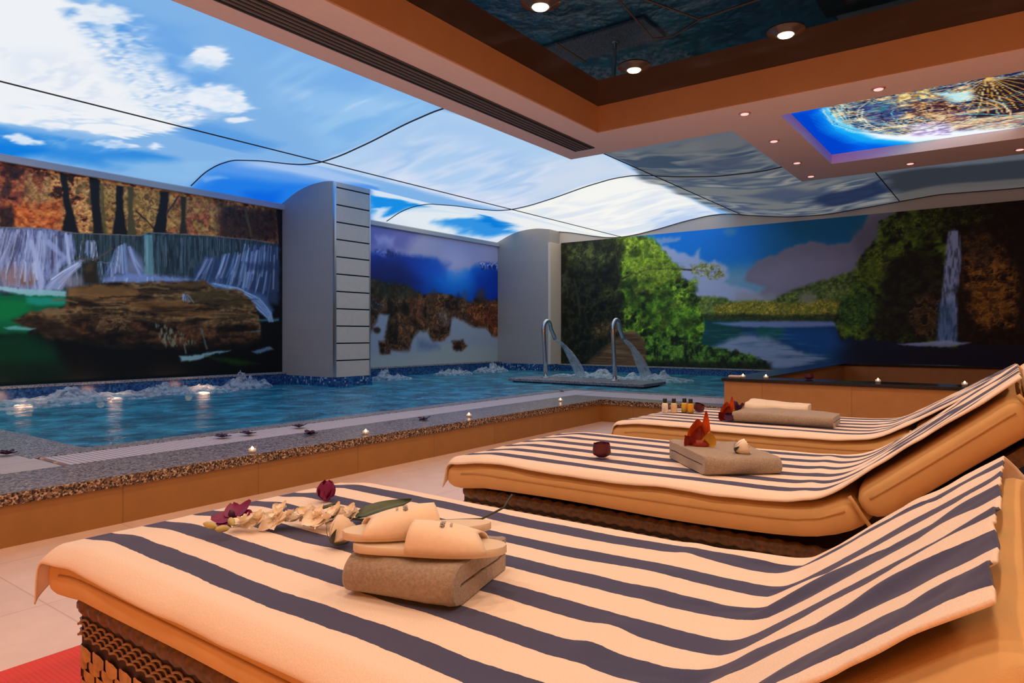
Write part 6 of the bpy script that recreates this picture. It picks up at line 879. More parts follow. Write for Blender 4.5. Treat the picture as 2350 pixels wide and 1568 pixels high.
('line',[(-0.352,7.255),(-0.376,7.211),(-0.396,7.164),(-0.413,7.116),(-0.425,7.068)],0.0081,(30,60,140),0.0081,0.0,0.0948,0.85),
('line',[(-0.245,6.676),(-0.146,6.85),(-0.069,7.042),(-0.02,7.244),(-0.004,7.442)],0.0057,(250,240,220),0.0076,0.0,0.0885,0.85),
('leaf',[(-0.736,6.264),(-0.528,6.295),(-0.457,6.53),(-0.643,6.548),(-0.764,6.499)],[(240,190,100),(250,215,150),(60,110,140),(190,130,60)],0.024,0.0361,0.0301,0.0721,0.9,1.0)]

# ------------------------------------------------------------------ helpers
def put(o, label=None, cat=None, group=None, kind=None, parent=None):
    if label: o['label'] = label
    if cat: o['category'] = cat
    if group: o['group'] = group
    if kind: o['kind'] = kind
    if parent is not None: o.parent = parent
    return o

def thing(name, label, cat, loc=(0, 0, 0), rotz=0.0, group=None):
    o = bpy.data.objects.new(name, None)
    o.empty_display_size = 0.05
    COL.objects.link(o)
    o.location = loc
    o.rotation_euler = (0, 0, rotz)
    return put(o, label, cat, group)

class MB:
    """collects shapes for ONE mesh object"""
    def __init__(s): s.v = []; s.f = []; s.uv = None
    def add(s, vs, fs):
        b = len(s.v); s.v += [tuple(map(float, v)) for v in vs]
        s.f += [tuple(b + i for i in f) for f in fs]; return s
    def box(s, x0, y0, z0, x1, y1, z1, bev=0.0):
        if bev <= 0:
            vs = [(x, y, z) for z in (z0, z1) for y in (y0, y1) for x in (x0, x1)]
            return s.add(vs, [(0, 2, 3, 1), (4, 5, 7, 6), (0, 1, 5, 4), (2, 6, 7, 3), (0, 4, 6, 2), (1, 3, 7, 5)])
        b = bev
        vs = []; 
        for (z, i) in ((z0, b), (z0 + b, 0), (z1 - b, 0), (z1, b)):
            vs += [(x0 + i, y0 + i, z), (x1 - i, y0 + i, z), (x1 - i, y1 - i, z), (x0 + i, y1 - i, z)]
        fs = [(3, 2, 1, 0), (12, 13, 14, 15)]
        for k in range(3):
            for j in range(4):
                a = k * 4 + j; c = k * 4 + (j + 1) % 4
                fs.append((a, c, c + 4, a + 4))
        return s.add(vs, fs)
    def tube(s, pts, r, n=10, cap=True):
        pts = [Vector(p) for p in pts]; m = len(pts)
        rs = r if isinstance(r, (list, tuple)) else [r] * m
        vs = []; up = Vector((0.13, 0.31, 0.94)); fr = None
        for i, p in enumerate(pts):
            t = (pts[min(i + 1, m - 1)] - pts[max(i - 1, 0)]).normalized()
            if fr is None:
                a = t.cross(up)
                if a.length < .05: a = t.cross(Vector((1, 0, 0)))
            else:
                a = fr - t * fr.dot(t)
            a.normalize(); fr = a; b = t.cross(a)
            for k in range(n):
                q = 2 * PI * k / n
                vs.append(p + (a * math.cos(q) + b * math.sin(q)) * rs[i])
        fs = [(i * n + k, i * n + (k + 1) % n, (i + 1) * n + (k + 1) % n, (i + 1) * n + k) for i in range(m - 1) for k in range(n)]
        if cap: fs += [tuple(range(n - 1, -1, -1)), tuple((m - 1) * n + k for k in range(n))]
        return s.add(vs, fs)
    def lathe(s, prof, c=(0, 0, 0), n=20):
        vs = []; 
        for (r, z) in prof:
            for k in range(n):
                q = 2 * PI * k / n
                vs.append((c[0] + r * math.cos(q), c[1] + r * math.sin(q), c[2] + z))
        m = len(prof)
        fs = [(i * n + k, i * n + (k + 1) % n, (i + 1) * n + (k + 1) % n, (i + 1) * n + k) for i in range(m - 1) for k in range(n)]
        fs += [tuple(range(n - 1, -1, -1)), tuple((m - 1) * n + k for k in range(n))]
        return s.add(vs, fs)
    def grid(s, P, closed_u=False):
        """P[i][j] array of points"""
        P = np.asarray(P, float); a, b = P.shape[:2]
        fs = [(i * b + j, i * b + j + 1, (i + 1) * b + j + 1, (i + 1) * b + j) for i in range(a - 1) for j in range(b - 1)]
        if closed_u:
            fs += [((a - 1) * b + j, (a - 1) * b + j + 1, j + 1, j) for j in range(b - 1)]
        return s.add(P.reshape(-1, 3), fs)
    def build(s, name, mat, parent=None, smooth=False, label=None):
        me = bpy.data.meshes.new(name)
        me.from_pydata(s.v, [], s.f); me.update()
        if smooth: me.polygons.foreach_set('use_smooth', [True] * len(me.polygons))
        if mat is not None: me.materials.append(mat)
        o = bpy.data.objects.new(name, me); COL.objects.link(o)
        if parent is not None: o.parent = parent
        if label: o['label'] = label
        return o

def fast_grid(name, X, Y, Z, mat, col=None, uv=None, parent=None, smooth=True, flip=False):
    """regular grid object from 2-D arrays, optional printed colours"""
    a, b = X.shape
    co = np.stack([X, Y, Z], -1).reshape(-1, 3).astype(np.float32)
    i = np.arange(a * b).reshape(a, b)
    q = np.stack([i[:-1, :-1], i[:-1, 1:], i[1:, 1:], i[1:, :-1]], -1).reshape(-1, 4)
    if flip: q = q[:, ::-1]
    me = bpy.data.meshes.new(name)
    me.vertices.add(a * b); me.vertices.foreach_set('co', co.ravel())
    me.loops.add(q.size); me.loops.foreach_set('vertex_index', q.ravel().astype(np.int32))
    me.polygons.add(len(q)); me.polygons.foreach_set('loop_start', np.arange(0, q.size, 4, dtype=np.int32))
    me.polygons.foreach_set('loop_total', np.full(len(q), 4, np.int32))
    me.update(calc_edges=True)
    if smooth: me.polygons.foreach_set('use_smooth', np.ones(len(q), bool))
    if col is not None:
        at = me.attributes.new('Print', 'FLOAT_COLOR', 'POINT')
        c4 = np.ones((a * b, 4), np.float32); c4[:, :3] = col.reshape(-1, 3)
        at.data.foreach_set('color', c4.ravel())
    if uv is not None:
        l = me.uv_layers.new(name='UVMap')
        l.data.foreach_set('uv', uv.reshape(-1, 2)[q.ravel()].astype(np.float32).ravel())
    me.validate()
    if mat is not None: me.materials.append(mat)
    o = bpy.data.objects.new(name, me); COL.objects.link(o)
    if parent is not None: o.parent = parent
    return o

# ------------------------------------------------------------------ noise and the print shop for murals
def _hash(ix, iy, s):
    h = (ix.astype(np.int64) * 374761393 + iy.astype(np.int64) * 668265263 + s * 974634541) & 0xFFFFFFFF
    h = ((h ^ (h >> 13)) * 1274126177) & 0xFFFFFFFF
    h = ((h ^ (h >> 16)) * 2246822519) & 0xFFFFFFFF
    return ((h ^ (h >> 15)) & 0xFFFFFF) / float(0xFFFFFF)
def vnoise(x, y, s=0):
    xi = np.floor(x); yi = np.floor(y); fx = x - xi; fy = y - yi
    fx = fx * fx * (3 - 2 * fx); fy = fy * fy * (3 - 2 * fy)
    a = _hash(xi, yi, s); b = _hash(xi + 1, yi, s); c = _hash(xi, yi + 1, s); d = _hash(xi + 1, yi + 1, s)
    return (a + (b - a) * fx) * (1 - fy) + (c + (d - c) * fx) * fy
def fbm(x, y, s=0, o=4):
    t = 0; a = .5; n = 0
    for k in range(o):
        t = t + a * vnoise(x * 2 ** k + 17.3 * k, y * 2 ** k - 9.1 * k, s + k); n += a; a *= .55
    return t / n
def lin(c):
    c = np.asarray(c, float) / 255.0
    return np.where(c <= .04045, c / 12.92, ((c + .055) / 1.055) ** 2.4)
def sdf(u, v, pts):
    n = len(pts); d = np.full(u.shape, 1e9); ins = np.zeros(u.shape, bool)
    for i in range(n):
        ax, ay = pts[i]; bx, by = pts[(i + 1) % n]
        ex, ey = bx - ax, by - ay; wx, wy = u - ax, v - ay
        t = np.clip((wx * ex + wy * ey) / (ex * ex + ey * ey + 1e-12), 0, 1)
        d = np.minimum(d, (wx - ex * t) ** 2 + (wy - ey * t) ** 2)
        cnd = ((ay <= v) & (by > v)) | ((by <= v) & (ay > v))
        with np.errstate(divide='ignore', invalid='ignore'):
            xi = ax + (v - ay) / (by - ay + 1e-15) * ex
        ins ^= cnd & (u < xi)
    d = np.sqrt(d)
    return np.where(ins, -d, d)
def sdl(u, v, pts):
    d = np.full(u.shape, 1e9)
    for (ax, ay), (bx, by) in zip(pts[:-1], pts[1:]):
        ex, ey = bx - ax, by - ay; wx, wy = u - ax, v - ay
        t = np.clip((wx * ex + wy * ey) / (ex * ex + ey * ey + 1e-12), 0, 1)
        d = np.minimum(d, (wx - ex * t) ** 2 + (wy - ey * t) ** 2)
    return np.sqrt(d)
def ss(x): x = np.clip(x, 0, 1); return x * x * (3 - 2 * x)
def paint(ops, U, V):
    """lays the printed design down in the panel's own metres, returns linear colours"""
    u = U.ravel(); v = V.ravel(); C = np.zeros((u.size, 3)); k = 0
    for o in ops:
        k += 11; t = o[0]
        if t == 'fill': C[:] = o[1]; continue
        if t == 'right': C[u > o[1]] = o[2]; continue
        pts = o[1]
        if t == 'poly': _, _, col, soft, warp, wsc, al = o; pad = 0
        elif t == 'line': _, _, wd, col, soft, warp, wsc, al = o; pad = wd
        elif t in ('leaf', 'mist'): _, _, pal, lsc, soft, warp, wsc, al, ax = o; pad = 0
        else: _, _, col, lsc, ln, thr, soft, warp, wsc, al = o; pad = 0
        m = soft + warp * 1.2 + pad
        xs = [p[0] for p in pts]; ys = [p[1] for p in pts]
        I = np.nonzero((u > min(xs) - m) & (u < max(xs) + m) & (v > min(ys) - m) & (v < max(ys) + m))[0]
        if I.size == 0: continue
        a = u[I]; b = v[I]
        if warp > 0:
            wa = a + (fbm(a / wsc, b / wsc, k, 4) - .5) * 2 * warp
            wb = b + (fbm(a / wsc + 31, b / wsc, k + 5, 4) - .5) * 2 * warp
        else: wa, wb = a, b
        soft = max(soft, 1e-4)
        if t == 'line': M = ss(.5 - (sdl(wa, wb, pts) - wd / 2) / soft)
        else: M = ss(.5 - sdf(wa, wb, pts) / (2 * soft))
        M = M * al
        if t in ('leaf', 'mist'):
            n = fbm(a / (lsc * 2.2 * ax), b / (lsc * 2.2), k + 3, 4)
            n = np.clip((n - .5) * 2.5 + .5, 0, .9999) * len(pal)
            n = np.clip(n - .5, 0, len(pal) - 1.001); i0 = np.floor(n).astype(int); f = (ss((n - i0 - .25) * 2) if t == 'leaf' else n - i0)[:, None]
            P = np.array(pal, float); col = P[i0] * (1 - f) + P[np.minimum(i0 + 1, len(pal) - 1)] * f
            sp = (vnoise(a / (lsc * .7), b / (lsc * .7), k + 8) - .5)[:, None]
            col = np.clip(col * (1 + (.55 if t == 'leaf' else .0) * sp), 0, 255)
        else:
            col = np.array(col, float)
        if t == 'streak':
            if ln >= 1: n = fbm(a / lsc, b / (lsc * ln), k + 3, 3)
            else: n = fbm(a / (lsc / ln), b / lsc, k + 3, 3)
            M = M * ss((n - thr + .16) / .36)
        M = M[:, None]
        C[I] = C[I] * (1 - M) + col * M
    return lin(C).reshape(U.shape + (3,))

# ------------------------------------------------------------------ materials
def mat(name):
    m = bpy.data.materials.new(name); m.use_nodes = True
    nt = m.node_tree; b = nt.nodes['Principled BSDF']
    return m, nt, b
def N(nt, typ, **kw):
    n = nt.nodes.new(typ)
    for k, v in kw.items(): setattr(n, k, v)
    return n
def setin(n, **kw):
    for k, v in kw.items():
        n.inputs[k.replace('_', ' ')].default_value = v
def plain(name, col, rough=.5, metal=0.0, spec=.5, noise=0.0, nscale=30.0, bump=0.0, bscale=200.0, sheen=0.0):
    m, nt, b = mat(name)
    b.inputs['Base Color'].default_value = (*col, 1); b.inputs['Roughness'].default_value = rough
    b.inputs['Metallic'].default_value = metal; b.inputs['Specular IOR Level'].default_value = spec
    if sheen: b.inputs['Sheen Weight'].default_value = sheen; b.inputs['Sheen Roughness'].default_value = .6
    tc = N(nt, 'ShaderNodeTexCoord')
    if noise:
        n = N(nt, 'ShaderNodeTexNoise'); n.inputs['Scale'].default_value = nscale; n.inputs['Detail'].default_value = 5
        nt.links.new(tc.outputs['Object'], n.inputs['Vector'])
        r = N(nt, 'ShaderNodeMapRange'); r.inputs['From Min'].default_value = .3; r.inputs['From Max'].default_value = .7
        r.inputs['To Min'].default_value = 1 - noise; r.inputs['To Max'].default_value = 1 + noise
        nt.links.new(n.outputs['Fac'], r.inputs['Value'])
        mx = N(nt, 'ShaderNodeVectorMath', operation='SCALE'); mx.inputs[0].default_value = col
        nt.links.new(r.outputs['Result'], mx.inputs['Scale']); nt.links.new(mx.outputs[0], b.inputs['Base Color'])
    if bump:
        n = N(nt, 'ShaderNodeTexNoise'); n.inputs['Scale'].default_value = bscale; n.inputs['Detail'].default_value = 3
        nt.links.new(tc.outputs['Object'], n.inputs['Vector'])
        bp = N(nt, 'ShaderNodeBump'); bp.inputs['Strength'].default_value = bump; bp.inputs['Distance'].default_value = .004
        nt.links.new(n.outputs['Fac'], bp.inputs['Height']); nt.links.new(bp.outputs[0], b.inputs['Normal'])
    return m
def emit(name, col, strength):
    m, nt, b = mat(name)
    b.inputs['Base Color'].default_value = (*col, 1); b.inputs['Emission Color'].default_value = (*col, 1)
    b.inputs['Emission Strength'].default_value = strength
    return m
def printed(name, gain=1.0, rough=.45, glow=0.0):
    m, nt, b = mat(name)
    a = N(nt, 'ShaderNodeAttribute', attribute_name='Print')
    g = N(nt, 'ShaderNodeVectorMath', operation='SCALE'); g.inputs['Scale'].default_value = gain
    nt.links.new(a.outputs['Color'], g.inputs[0]); nt.links.new(g.outputs[0], b.inputs['Base Color'])
    b.inputs['Roughness'].default_value = rough; b.inputs['Specular IOR Level'].default_value = .3
    if glow:
        nt.links.new(a.outputs['Color'], b.inputs['Emission Color']); b.inputs['Emission Strength'].default_value = glow
    return m
def backlit(name, strength=1.0):
    m, nt, b = mat(name)
    nt.nodes.remove(b)
    a = N(nt, 'ShaderNodeAttribute', attribute_name='Print')
    e = N(nt, 'ShaderNodeEmission'); e.inputs['Strength'].default_value = strength
    nt.links.new(a.outputs['Color'], e.inputs['Color'])
    nt.links.new(e.outputs[0], nt.nodes['Material Output'].inputs['Surface'])
    m.cycles.emission_sampling = 'NONE'
    return m
def tiles(name, col, joint, tw, th, jw=.004, rough=.35, axis='xz', var=.06, offs=(0, 0), grain=.05, stagger=0.0):
    """tile grid with thin joints: axis picks the two object axes of the face"""
    m, nt, b = mat(name)
    tc = N(nt, 'ShaderNodeTexCoord'); sp = N(nt, 'ShaderNodeSeparateXYZ'); nt.links.new(tc.outputs['Object'], sp.inputs[0])
    cb = N(nt, 'ShaderNodeCombineXYZ')
    pick = {'x': 'X', 'y': 'Y', 'z': 'Z'}
    for k, ch in enumerate(axis):
        ad = N(nt, 'ShaderNodeMath', operation='ADD'); ad.inputs[1].default_value = offs[k] + 50 * (tw if k == 0 else th)
        if ch == 's':   # x plus y: faces of either direction
            s2 = N(nt, 'ShaderNodeMath', operation='ADD'); nt.links.new(sp.outputs['X'], s2.inputs[0]); nt.links.new(sp.outputs['Y'], s2.inputs[1])
            nt.links.new(s2.outputs[0], ad.inputs[0])
        else: nt.links.new(sp.outputs[pick[ch]], ad.inputs[0])
        nt.links.new(ad.outputs[0], cb.inputs[k])
    br = N(nt, 'ShaderNodeTexBrick'); br.offset = stagger; br.squash = 1.0
    br.inputs['Scale'].default_value = 1.0; br.inputs['Brick Width'].default_value = tw; br.inputs['Row Height'].default_value = th
    br.inputs['Mortar Size'].default_value = jw; br.inputs['Mortar Smooth'].default_value = .1; br.inputs['Bias'].default_value = 0
    br.inputs['Color1'].default_value = (*[c * (1 - var) for c in col], 1); br.inputs['Color2'].default_value = (*[min(1, c * (1 + var)) for c in col], 1)
    br.inputs['Mortar'].default_value = (*joint, 1)
    nt.links.new(cb.outputs[0], br.inputs['Vector'])
    n = N(nt, 'ShaderNodeTexNoise'); n.inputs['Scale'].default_value = 9; n.inputs['Detail'].default_value = 6
    nt.links.new(tc.outputs['Object'], n.inputs['Vector'])
    r = N(nt, 'ShaderNodeMapRange'); r.inputs['From Min'].default_value = .3; r.inputs['From Max'].default_value = .7
    r.inputs['To Min'].default_value = 1 - grain; r.inputs['To Max'].default_value = 1 + grain
    nt.links.new(n.outputs['Fac'], r.inputs['Value'])
    mx = N(nt, 'ShaderNodeVectorMath', operation='SCALE')
    nt.links.new(br.outputs['Color'], mx.inputs[0]); nt.links.new(r.outputs['Result'], mx.inputs['Scale'])
    nt.links.new(mx.outputs[0], b.inputs['Base Color']); b.inputs['Roughness'].default_value = rough
    return m
def speckle(name, pal, scale=90, rough=.25):
    m, nt, b = mat(name)
    tc = N(nt, 'ShaderNodeTexCoord'); vo = N(nt, 'ShaderNodeTexVoronoi'); vo.inputs['Scale'].default_value = scale
    no = N(nt, 'ShaderNodeTexNoise'); no.inputs['Scale'].default_value = scale * .35; no.inputs['Detail'].default_value = 6
    nt.links.new(tc.outputs['Object'], vo.inputs['Vector']); nt.links.new(tc.outputs['Object'], no.inputs['Vector'])
    sp = N(nt, 'ShaderNodeSeparateXYZ'); nt.links.new(vo.outputs['Color'], sp.inputs[0])
    ad = N(nt, 'ShaderNodeMath', operation='ADD'); nt.links.new(sp.outputs['X'], ad.inputs[0]); nt.links.new(no.outputs['Fac'], ad.inputs[1])
    hv = N(nt, 'ShaderNodeMath', operation='MULTIPLY'); hv.inputs[1].default_value = .5; nt.links.new(ad.outputs[0], hv.inputs[0])
    cr = N(nt, 'ShaderNodeValToRGB'); cr.color_ramp.interpolation = 'CONSTANT'
    e = cr.color_ramp.elements
    while len(e) < len(pal): e.new(.5)
    for i, (p, c) in enumerate(pal): e[i].position = p; e[i].color = (*c, 1)
    nt.links.new(hv.outputs[0], cr.inputs['Fac']); nt.links.new(cr.outputs['Color'], b.inputs['Base Color'])
    b.inputs['Roughness'].default_value = rough
    return m
def mosaic(name, pal, size=.025, axis='yz'):
    m, nt, b = mat(name)
    tc = N(nt, 'ShaderNodeTexCoord')
    sc = N(nt, 'ShaderNodeVectorMath', operation='SCALE'); sc.inputs['Scale'].default_value = 1 / size
    of = N(nt, 'ShaderNodeVectorMath', operation='ADD'); of.inputs[1].default_value = (.37, .41, .33)
    nt.links.new(tc.outputs['Object'], sc.inputs[0]); nt.links.new(sc.outputs[0], of.inputs[0])
    fl = N(nt, 'ShaderNodeVectorMath', operation='FLOOR'); nt.links.new(of.outputs[0], fl.inputs[0])
    wn = N(nt, 'ShaderNodeTexWhiteNoise', noise_dimensions='3D'); nt.links.new(fl.outputs[0], wn.inputs['Vector'])
    cr = N(nt, 'ShaderNodeValToRGB'); cr.color_ramp.interpolation = 'CONSTANT'; e = cr.color_ramp.elements
    while len(e) < len(pal): e.new(.5)
    for i, (p, c) in enumerate(pal): e[i].position = p; e[i].color = (*c, 1)
    nt.links.new(wn.outputs['Value'], cr.inputs['Fac'])
    nt.links.new(cr.outputs['Color'], b.inputs['Base Color'])
    b.inputs['Roughness'].default_value = .2
    return m

# ------------------------------------------------------------------ shared materials
M = {}
M['soffit'] = plain('soffit paint', (.90, .76, .74), .7, noise=.02)
M['cove'] = plain('cove paint', (.58, .33, .17), .6, noise=.03, nscale=6)
M['wall'] = plain('cream wall paint', (.80, .72, .64), .7, noise=.02)
M['backwall'] = plain('ochre wall paint', (.60, .34, .14), .7)
M['trimgrey'] = plain('pale grey trim', (.55, .56, .60), .5)
M['seam'] = plain('seam strip', (.05, .05, .055), .6)
M['floor'] = tiles('floor tile', (.86, .66, .56), (.68, .50, .41), .6, .6, .003, .32, 'xy', .03, (.2, .28), .05)
M['beige_s'] = tiles('beige cladding tile', (.34, .168, .044), (.25, .12, .03), .725, 2.0, .0035, .4, 'sz', .04, (.44, .8), .06)
M['beige_t'] = tiles('tub cladding tile', (.41, .205, .068), (.31, .15, .045), .725, 2.0, .0035, .4, 'sz', .04, (.645, .8), .06)
M['granite'] = speckle('warm lit kerb granite', [(0, (.02, .012, .01)), (.36, (.10, .055, .03)), (.47, (.26, .16, .085)), (.56, (.16, .10, .07)), (.66, (.50, .40, .30))], 120)  # kerb front: warm light on the stone put into the palette
M['granite_grey'] = speckle('grey granite', [(0, (.10, .09, .10)), (.38, (.22, .20, .21)), (.48, (.36, .34, .36)), (.6, (.48, .46, .48))], 120, .3)
M['granite_top'] = speckle('cool lit kerb granite', [(0, (.07, .055, .055)), (.36, (.17, .14, .14)), (.46, (.30, .26, .26)), (.58, (.24, .20, .20)), (.64, (.42, .38, .38))], 110, .3)  # same kerb stone, greyed and paled for the cool light on its top
M['black_granite'] = plain('black granite', (.018, .014, .014), .12, noise=.3, nscale=80)
M['deck'] = tiles('deck tile', (.62, .55, .52), (.4, .34, .32), .6, .3, .004, .4, 'xy', .03)
M['grate'] = plain('white grating', (.66, .61, .66), .5)
M['dark'] = plain('dark gap', (.012, .012, .014), .8)
BLUE = [(0, (.012, .045, .16)), (.25, (.02, .08, .25)), (.55, (.03, .12, .30)), (.8, (.05, .16, .36))]
M['mosaic'] = mosaic('blue mosaic', BLUE)
M['mosaic_mix'] = mosaic('blue and white mosaic', [(0, (.012, .06, .2)), (.3, (.03, .12, .32)), (.6, (.06, .20, .42)), (.8, (.45, .55, .65)), (.9, (.02, .07, .2))], .03)
M['basin'] = mosaic('basin mosaic', [(0, (.02, .30, .44)), (.35, (.03, .36, .50)), (.7, (.05, .42, .56))], .03)
M['steel'] = plain('brushed steel', (.62, .62, .62), .22, 1.0)
M['chrome'] = plain('aluminium edge', (.75, .76, .78), .3, 1.0)

def struct(name, mb, m, smooth=False):
    o = mb.build(name, m, None, smooth); o['kind'] = 'structure'; return o

S = 2.74                                  # underside of the dropped ceiling
PX = [-12, -10.3, -9.86, -9.5, -9.1, -8.4, -7.81, -7.45, -7.1, -6.7, -6.19, -5.6, -5.1, -4.7, -4.4, -3.99, -3.46, -2.8, -1.9, -1, 0, 3]
PZ = [3.19, 3.19, 3.36, 3.425, 3.435, 3.32, 3.19, 3.125, 3.105, 3.135, 3.21, 3.32, 3.385, 3.385, 3.33, 3.26, 3.19, 3.17, 3.25, 3.33, 3.3, 3.3]
def roofz(x):
    """height of the stretched ceiling film, smoothed"""
    x = np.asarray(x, float); t = 0
    for d, wt in ((-.12, .2), (-.05, .3), (.05, .3), (.12, .2)): t = t + wt * np.interp(x + d, PX, PZ)
    e = np.interp(x, PX, PZ)
    return np.where(x < -10.1, e, t)

# ------------------------------------------------------------------ shell
struct('floor', MB().box(-3.5, -2.05, -.12, 3.0, 13.9, 0.0), M['floor'])
struct('wall_left', MB().box(-10.5, -2.05, -1.3, -10.3, 14.1, 3.7), M['wall'])
struct('wall_far', MB().box(-10.3, 13.9, -1.3, 3.0, 14.1, 3.7), M['wall'])
struct('wall_right', MB().box(3.0, -2.05, -.12, 3.2, 14.1, 3.7), M['backwall'])
struct('wall_back', MB().box(-10.5, -2.25, -1.3, 3.2, -2.05, 3.7), M['backwall'])
struct('ceiling', MB().box(-10.5, -2.25, 3.72, 3.2, 14.1, 3.85), M['wall'])

# dropped soffit: a ring of beams round two coffers
b = MB()
b.box(-3.73, -2.05, S, -3.05, 6.15, 3.02)
b.box(-3.05, 5.49, S, 3.0, 5.95, 3.02)
b.box(-3.05, 5.95, S, -2.03, 6.15, 3.02)
b.box(-2.03, 5.95, S, -1.56, 8.68, 3.02)
b.box(-1.56, 7.97, S, 3.0, 8.68, 3.02)
b.box(-3.73, -2.05, 3.02, -3.6, 6.15, 3.7)
b.box(-3.6, 6.03, 3.02, -2.03, 6.15, 3.7)
soff = struct('ceiling_soffit', b, M['soffit'])
# inner faces of the large coffer carry the ochre cove paint
b = MB()
b.box(-3.05, -2.05, S + .004, -3.035, 5.49, 2.979)
b.box(-3.035, 5.475, S + .004, 3.0, 5.49, 2.979)
struct('trim_1', b, M['cove'])

# dark glossy film inside the large coffer
m, nt, bs = mat('black gloss film')
tc = N(nt, 'ShaderNodeTexCoord'); mp = N(nt, 'ShaderNodeMapping'); mp.inputs['Scale'].default_value = (1.1, 2.0, 1)
nz = N(nt, 'ShaderNodeTexNoise'); nz.inputs['Scale'].default_value = 1.6; nz.inputs['Detail'].default_value = 7
cr = N(nt, 'ShaderNodeValToRGB'); e = cr.color_ramp.elements
e[0].position = .35; e[0].color = (.002, .006, .010, 1); e[1].position = .78; e[1].color = (.055, .065, .10, 1)
q = e.new(.55); q.color = (.004, .013, .022, 1)
nt.links.new(tc.outputs['Object'], mp.inputs[0]); nt.links.new(mp.outputs[0], nz.inputs['Vector']); nt.links.new(nz.outputs['Fac'], cr.inputs['Fac'])
nt.links.new(cr.outputs['Color'], bs.inputs['Base Color']); bs.inputs['Roughness'].default_value = .02; bs.inputs['IOR'].default_value = 1.5
M['film'] = m
struct('ceiling_film', MB().box(-3.05, -2.05, 2.98, 3.0, 5.49, 3.02), M['film'])
b = MB()
for pts in ([(-2.62, 4.1), (-2.62, 4.55)], [(-1.95, 3.65), (-2.03, 4.45), (-1.9, 4.5), (-1.66, 4.36), (-1.9, 3.72), (-2.0, 3.5)], [(-1.66, 4.36), (-1.1, 4.3)]):
    b.tube([(x, y, 2.979) for x, y in pts], .006, 5)
struct('trim_2', b, M['seam'])

# left wall trim above the murals, rims at the water line
struct('trim_3', MB().box(-10.3, -2.05, 3.075, -10.22, 13.45, 3.165, .006), M['trimgrey'])
struct('trim_4', MB().box(-10.3, 1.6, .215, -10.16, 13.9, .25, .004), M['granite_grey'])
struct('trim_5', MB().box(-10.16, 13.76, .175, -2.0, 13.9, .205, .004), M['granite_grey'])

# columns with the wavy ceiling line cut into their heads
def column(name, x0, x1, y0, y1, zb):
    xs = np.linspace(x0, x1, 17); zs = roofz(xs) - .004
    b = MB(); n = len(xs)
    P = []
    for x, z in zip(xs, zs): P.append([(x, y0, zb), (x, y0, z), (x, y1, z), (x, y1, zb)])
    b.grid(P)
    for i in (0, n - 1):
        b.add([P[i][k] for k in range(4)], [(0, 1, 2, 3)])
    return struct(name, b, M['col'])
M['col'] = tiles('column tile', (.46, .42, .39), (.41, .37, .34), 3.0, .33, .003, .45, 'sz', .015, (0, .02), .02)
M['coltile'] = plain('column ledger tile', (.88, .73, .58), .45, noise=.03, nscale=14)
column('column', -10.3, -8.90, 7.25, 8.0, .199)
column('column', -10.3, -8.75, 13.45, 13.9, .199)
b = MB(); z = .20
zt = float(roofz(-8.9)) - .01
while z < zt:
    b.box(-8.90, 7.275, z, -8.872, 7.985, min(z + .262, zt), .003); z += .283
struct('trim_6', b, M['coltile'])
struct('trim_7', MB().box(-8.899, 7.26, .2, -8.886, 8.0, zt), M['dark'])
struct('trim_8', MB().box(-8.905, 7.236, .2, -8.866, 7.275, zt, .004).box(-8.9, 7.985, .2, -8.866, 8.01, zt, .003), M['chrome'])
struct('trim_9', MB().box(-8.77, 13.42, .2, -8.70, 13.9, 3.06, .004), M['coltile'])
b = MB().box(-10.3, 7.22, -1.1, -8.85, 8.03, .198).box(-10.3, 13.40, -1.1, -8.70, 13.9, .198)
struct('trim_10', b, M['mosaic_mix'])

# seams between the ceiling panels
b = MB()
for X, ya, yb in ((-7.1, -2.0, 13.9), (-4.4, -2.0, 13.9), (-1.6, 8.0, 13.9)):
    z = float(roofz(X)) - .004
    b.tube([(X, ya, z), (X, yb, z)], .009, 6)
for Y, xa, xb in ((5.59, -10.25, -3.8), (9.69, -10.25, 2.5)):
    xs = np.arange(xa, xb, .06)
    b.tube([(x, Y, float(roofz(x)) - .004) for x in xs], .010, 6)
xs = np.arange(-10.28, 2.5, .06)
b.tube([(x, 13.885, float(roofz(x)) - .004) for x in xs], .010, 6)
struct('trim_11', b, M['seam'])

# ------------------------------------------------------------------ backlit sky panels, and dim ones with an added glow
M['sky_lit'] = backlit('backlit sky print', 1.0)
M['sky_dim'] = printed('dim glow sky print', 1.0, .6, .66)  # panels without backlight; a weak glow is added to brighten the print
xe = [-10.3, -7.1, -4.4, -1.6, 2.9]; ye = [-2.0, 5.59, 9.69, 13.9]
SKYL = {(0, 0): 'glowing ceiling panel with white cloud bank above the waterfall mural',
        (0, 1): 'deep blue glowing ceiling panel above the front grooved column',
        (0, 2): 'blue and white glowing ceiling panel above the reef mural',
        (1, 0): 'glowing blue ceiling panel with wispy cloud beside the long air vent',
        (1, 1): 'pale blue glowing ceiling panel by the corner of the dropped soffit',
        (1, 2): 'brightest white glowing ceiling panel above the left end of the lake mural',
        (2, 1): 'faintly glowing grey cloud ceiling panel in the notch of the dropped soffit',
        (2, 2): 'faintly glowing grey blue cloud ceiling panel above the middle of the lake mural',
        (3, 2): 'faintly glowing dark cloud ceiling panel above the mural waterfall at far right'}
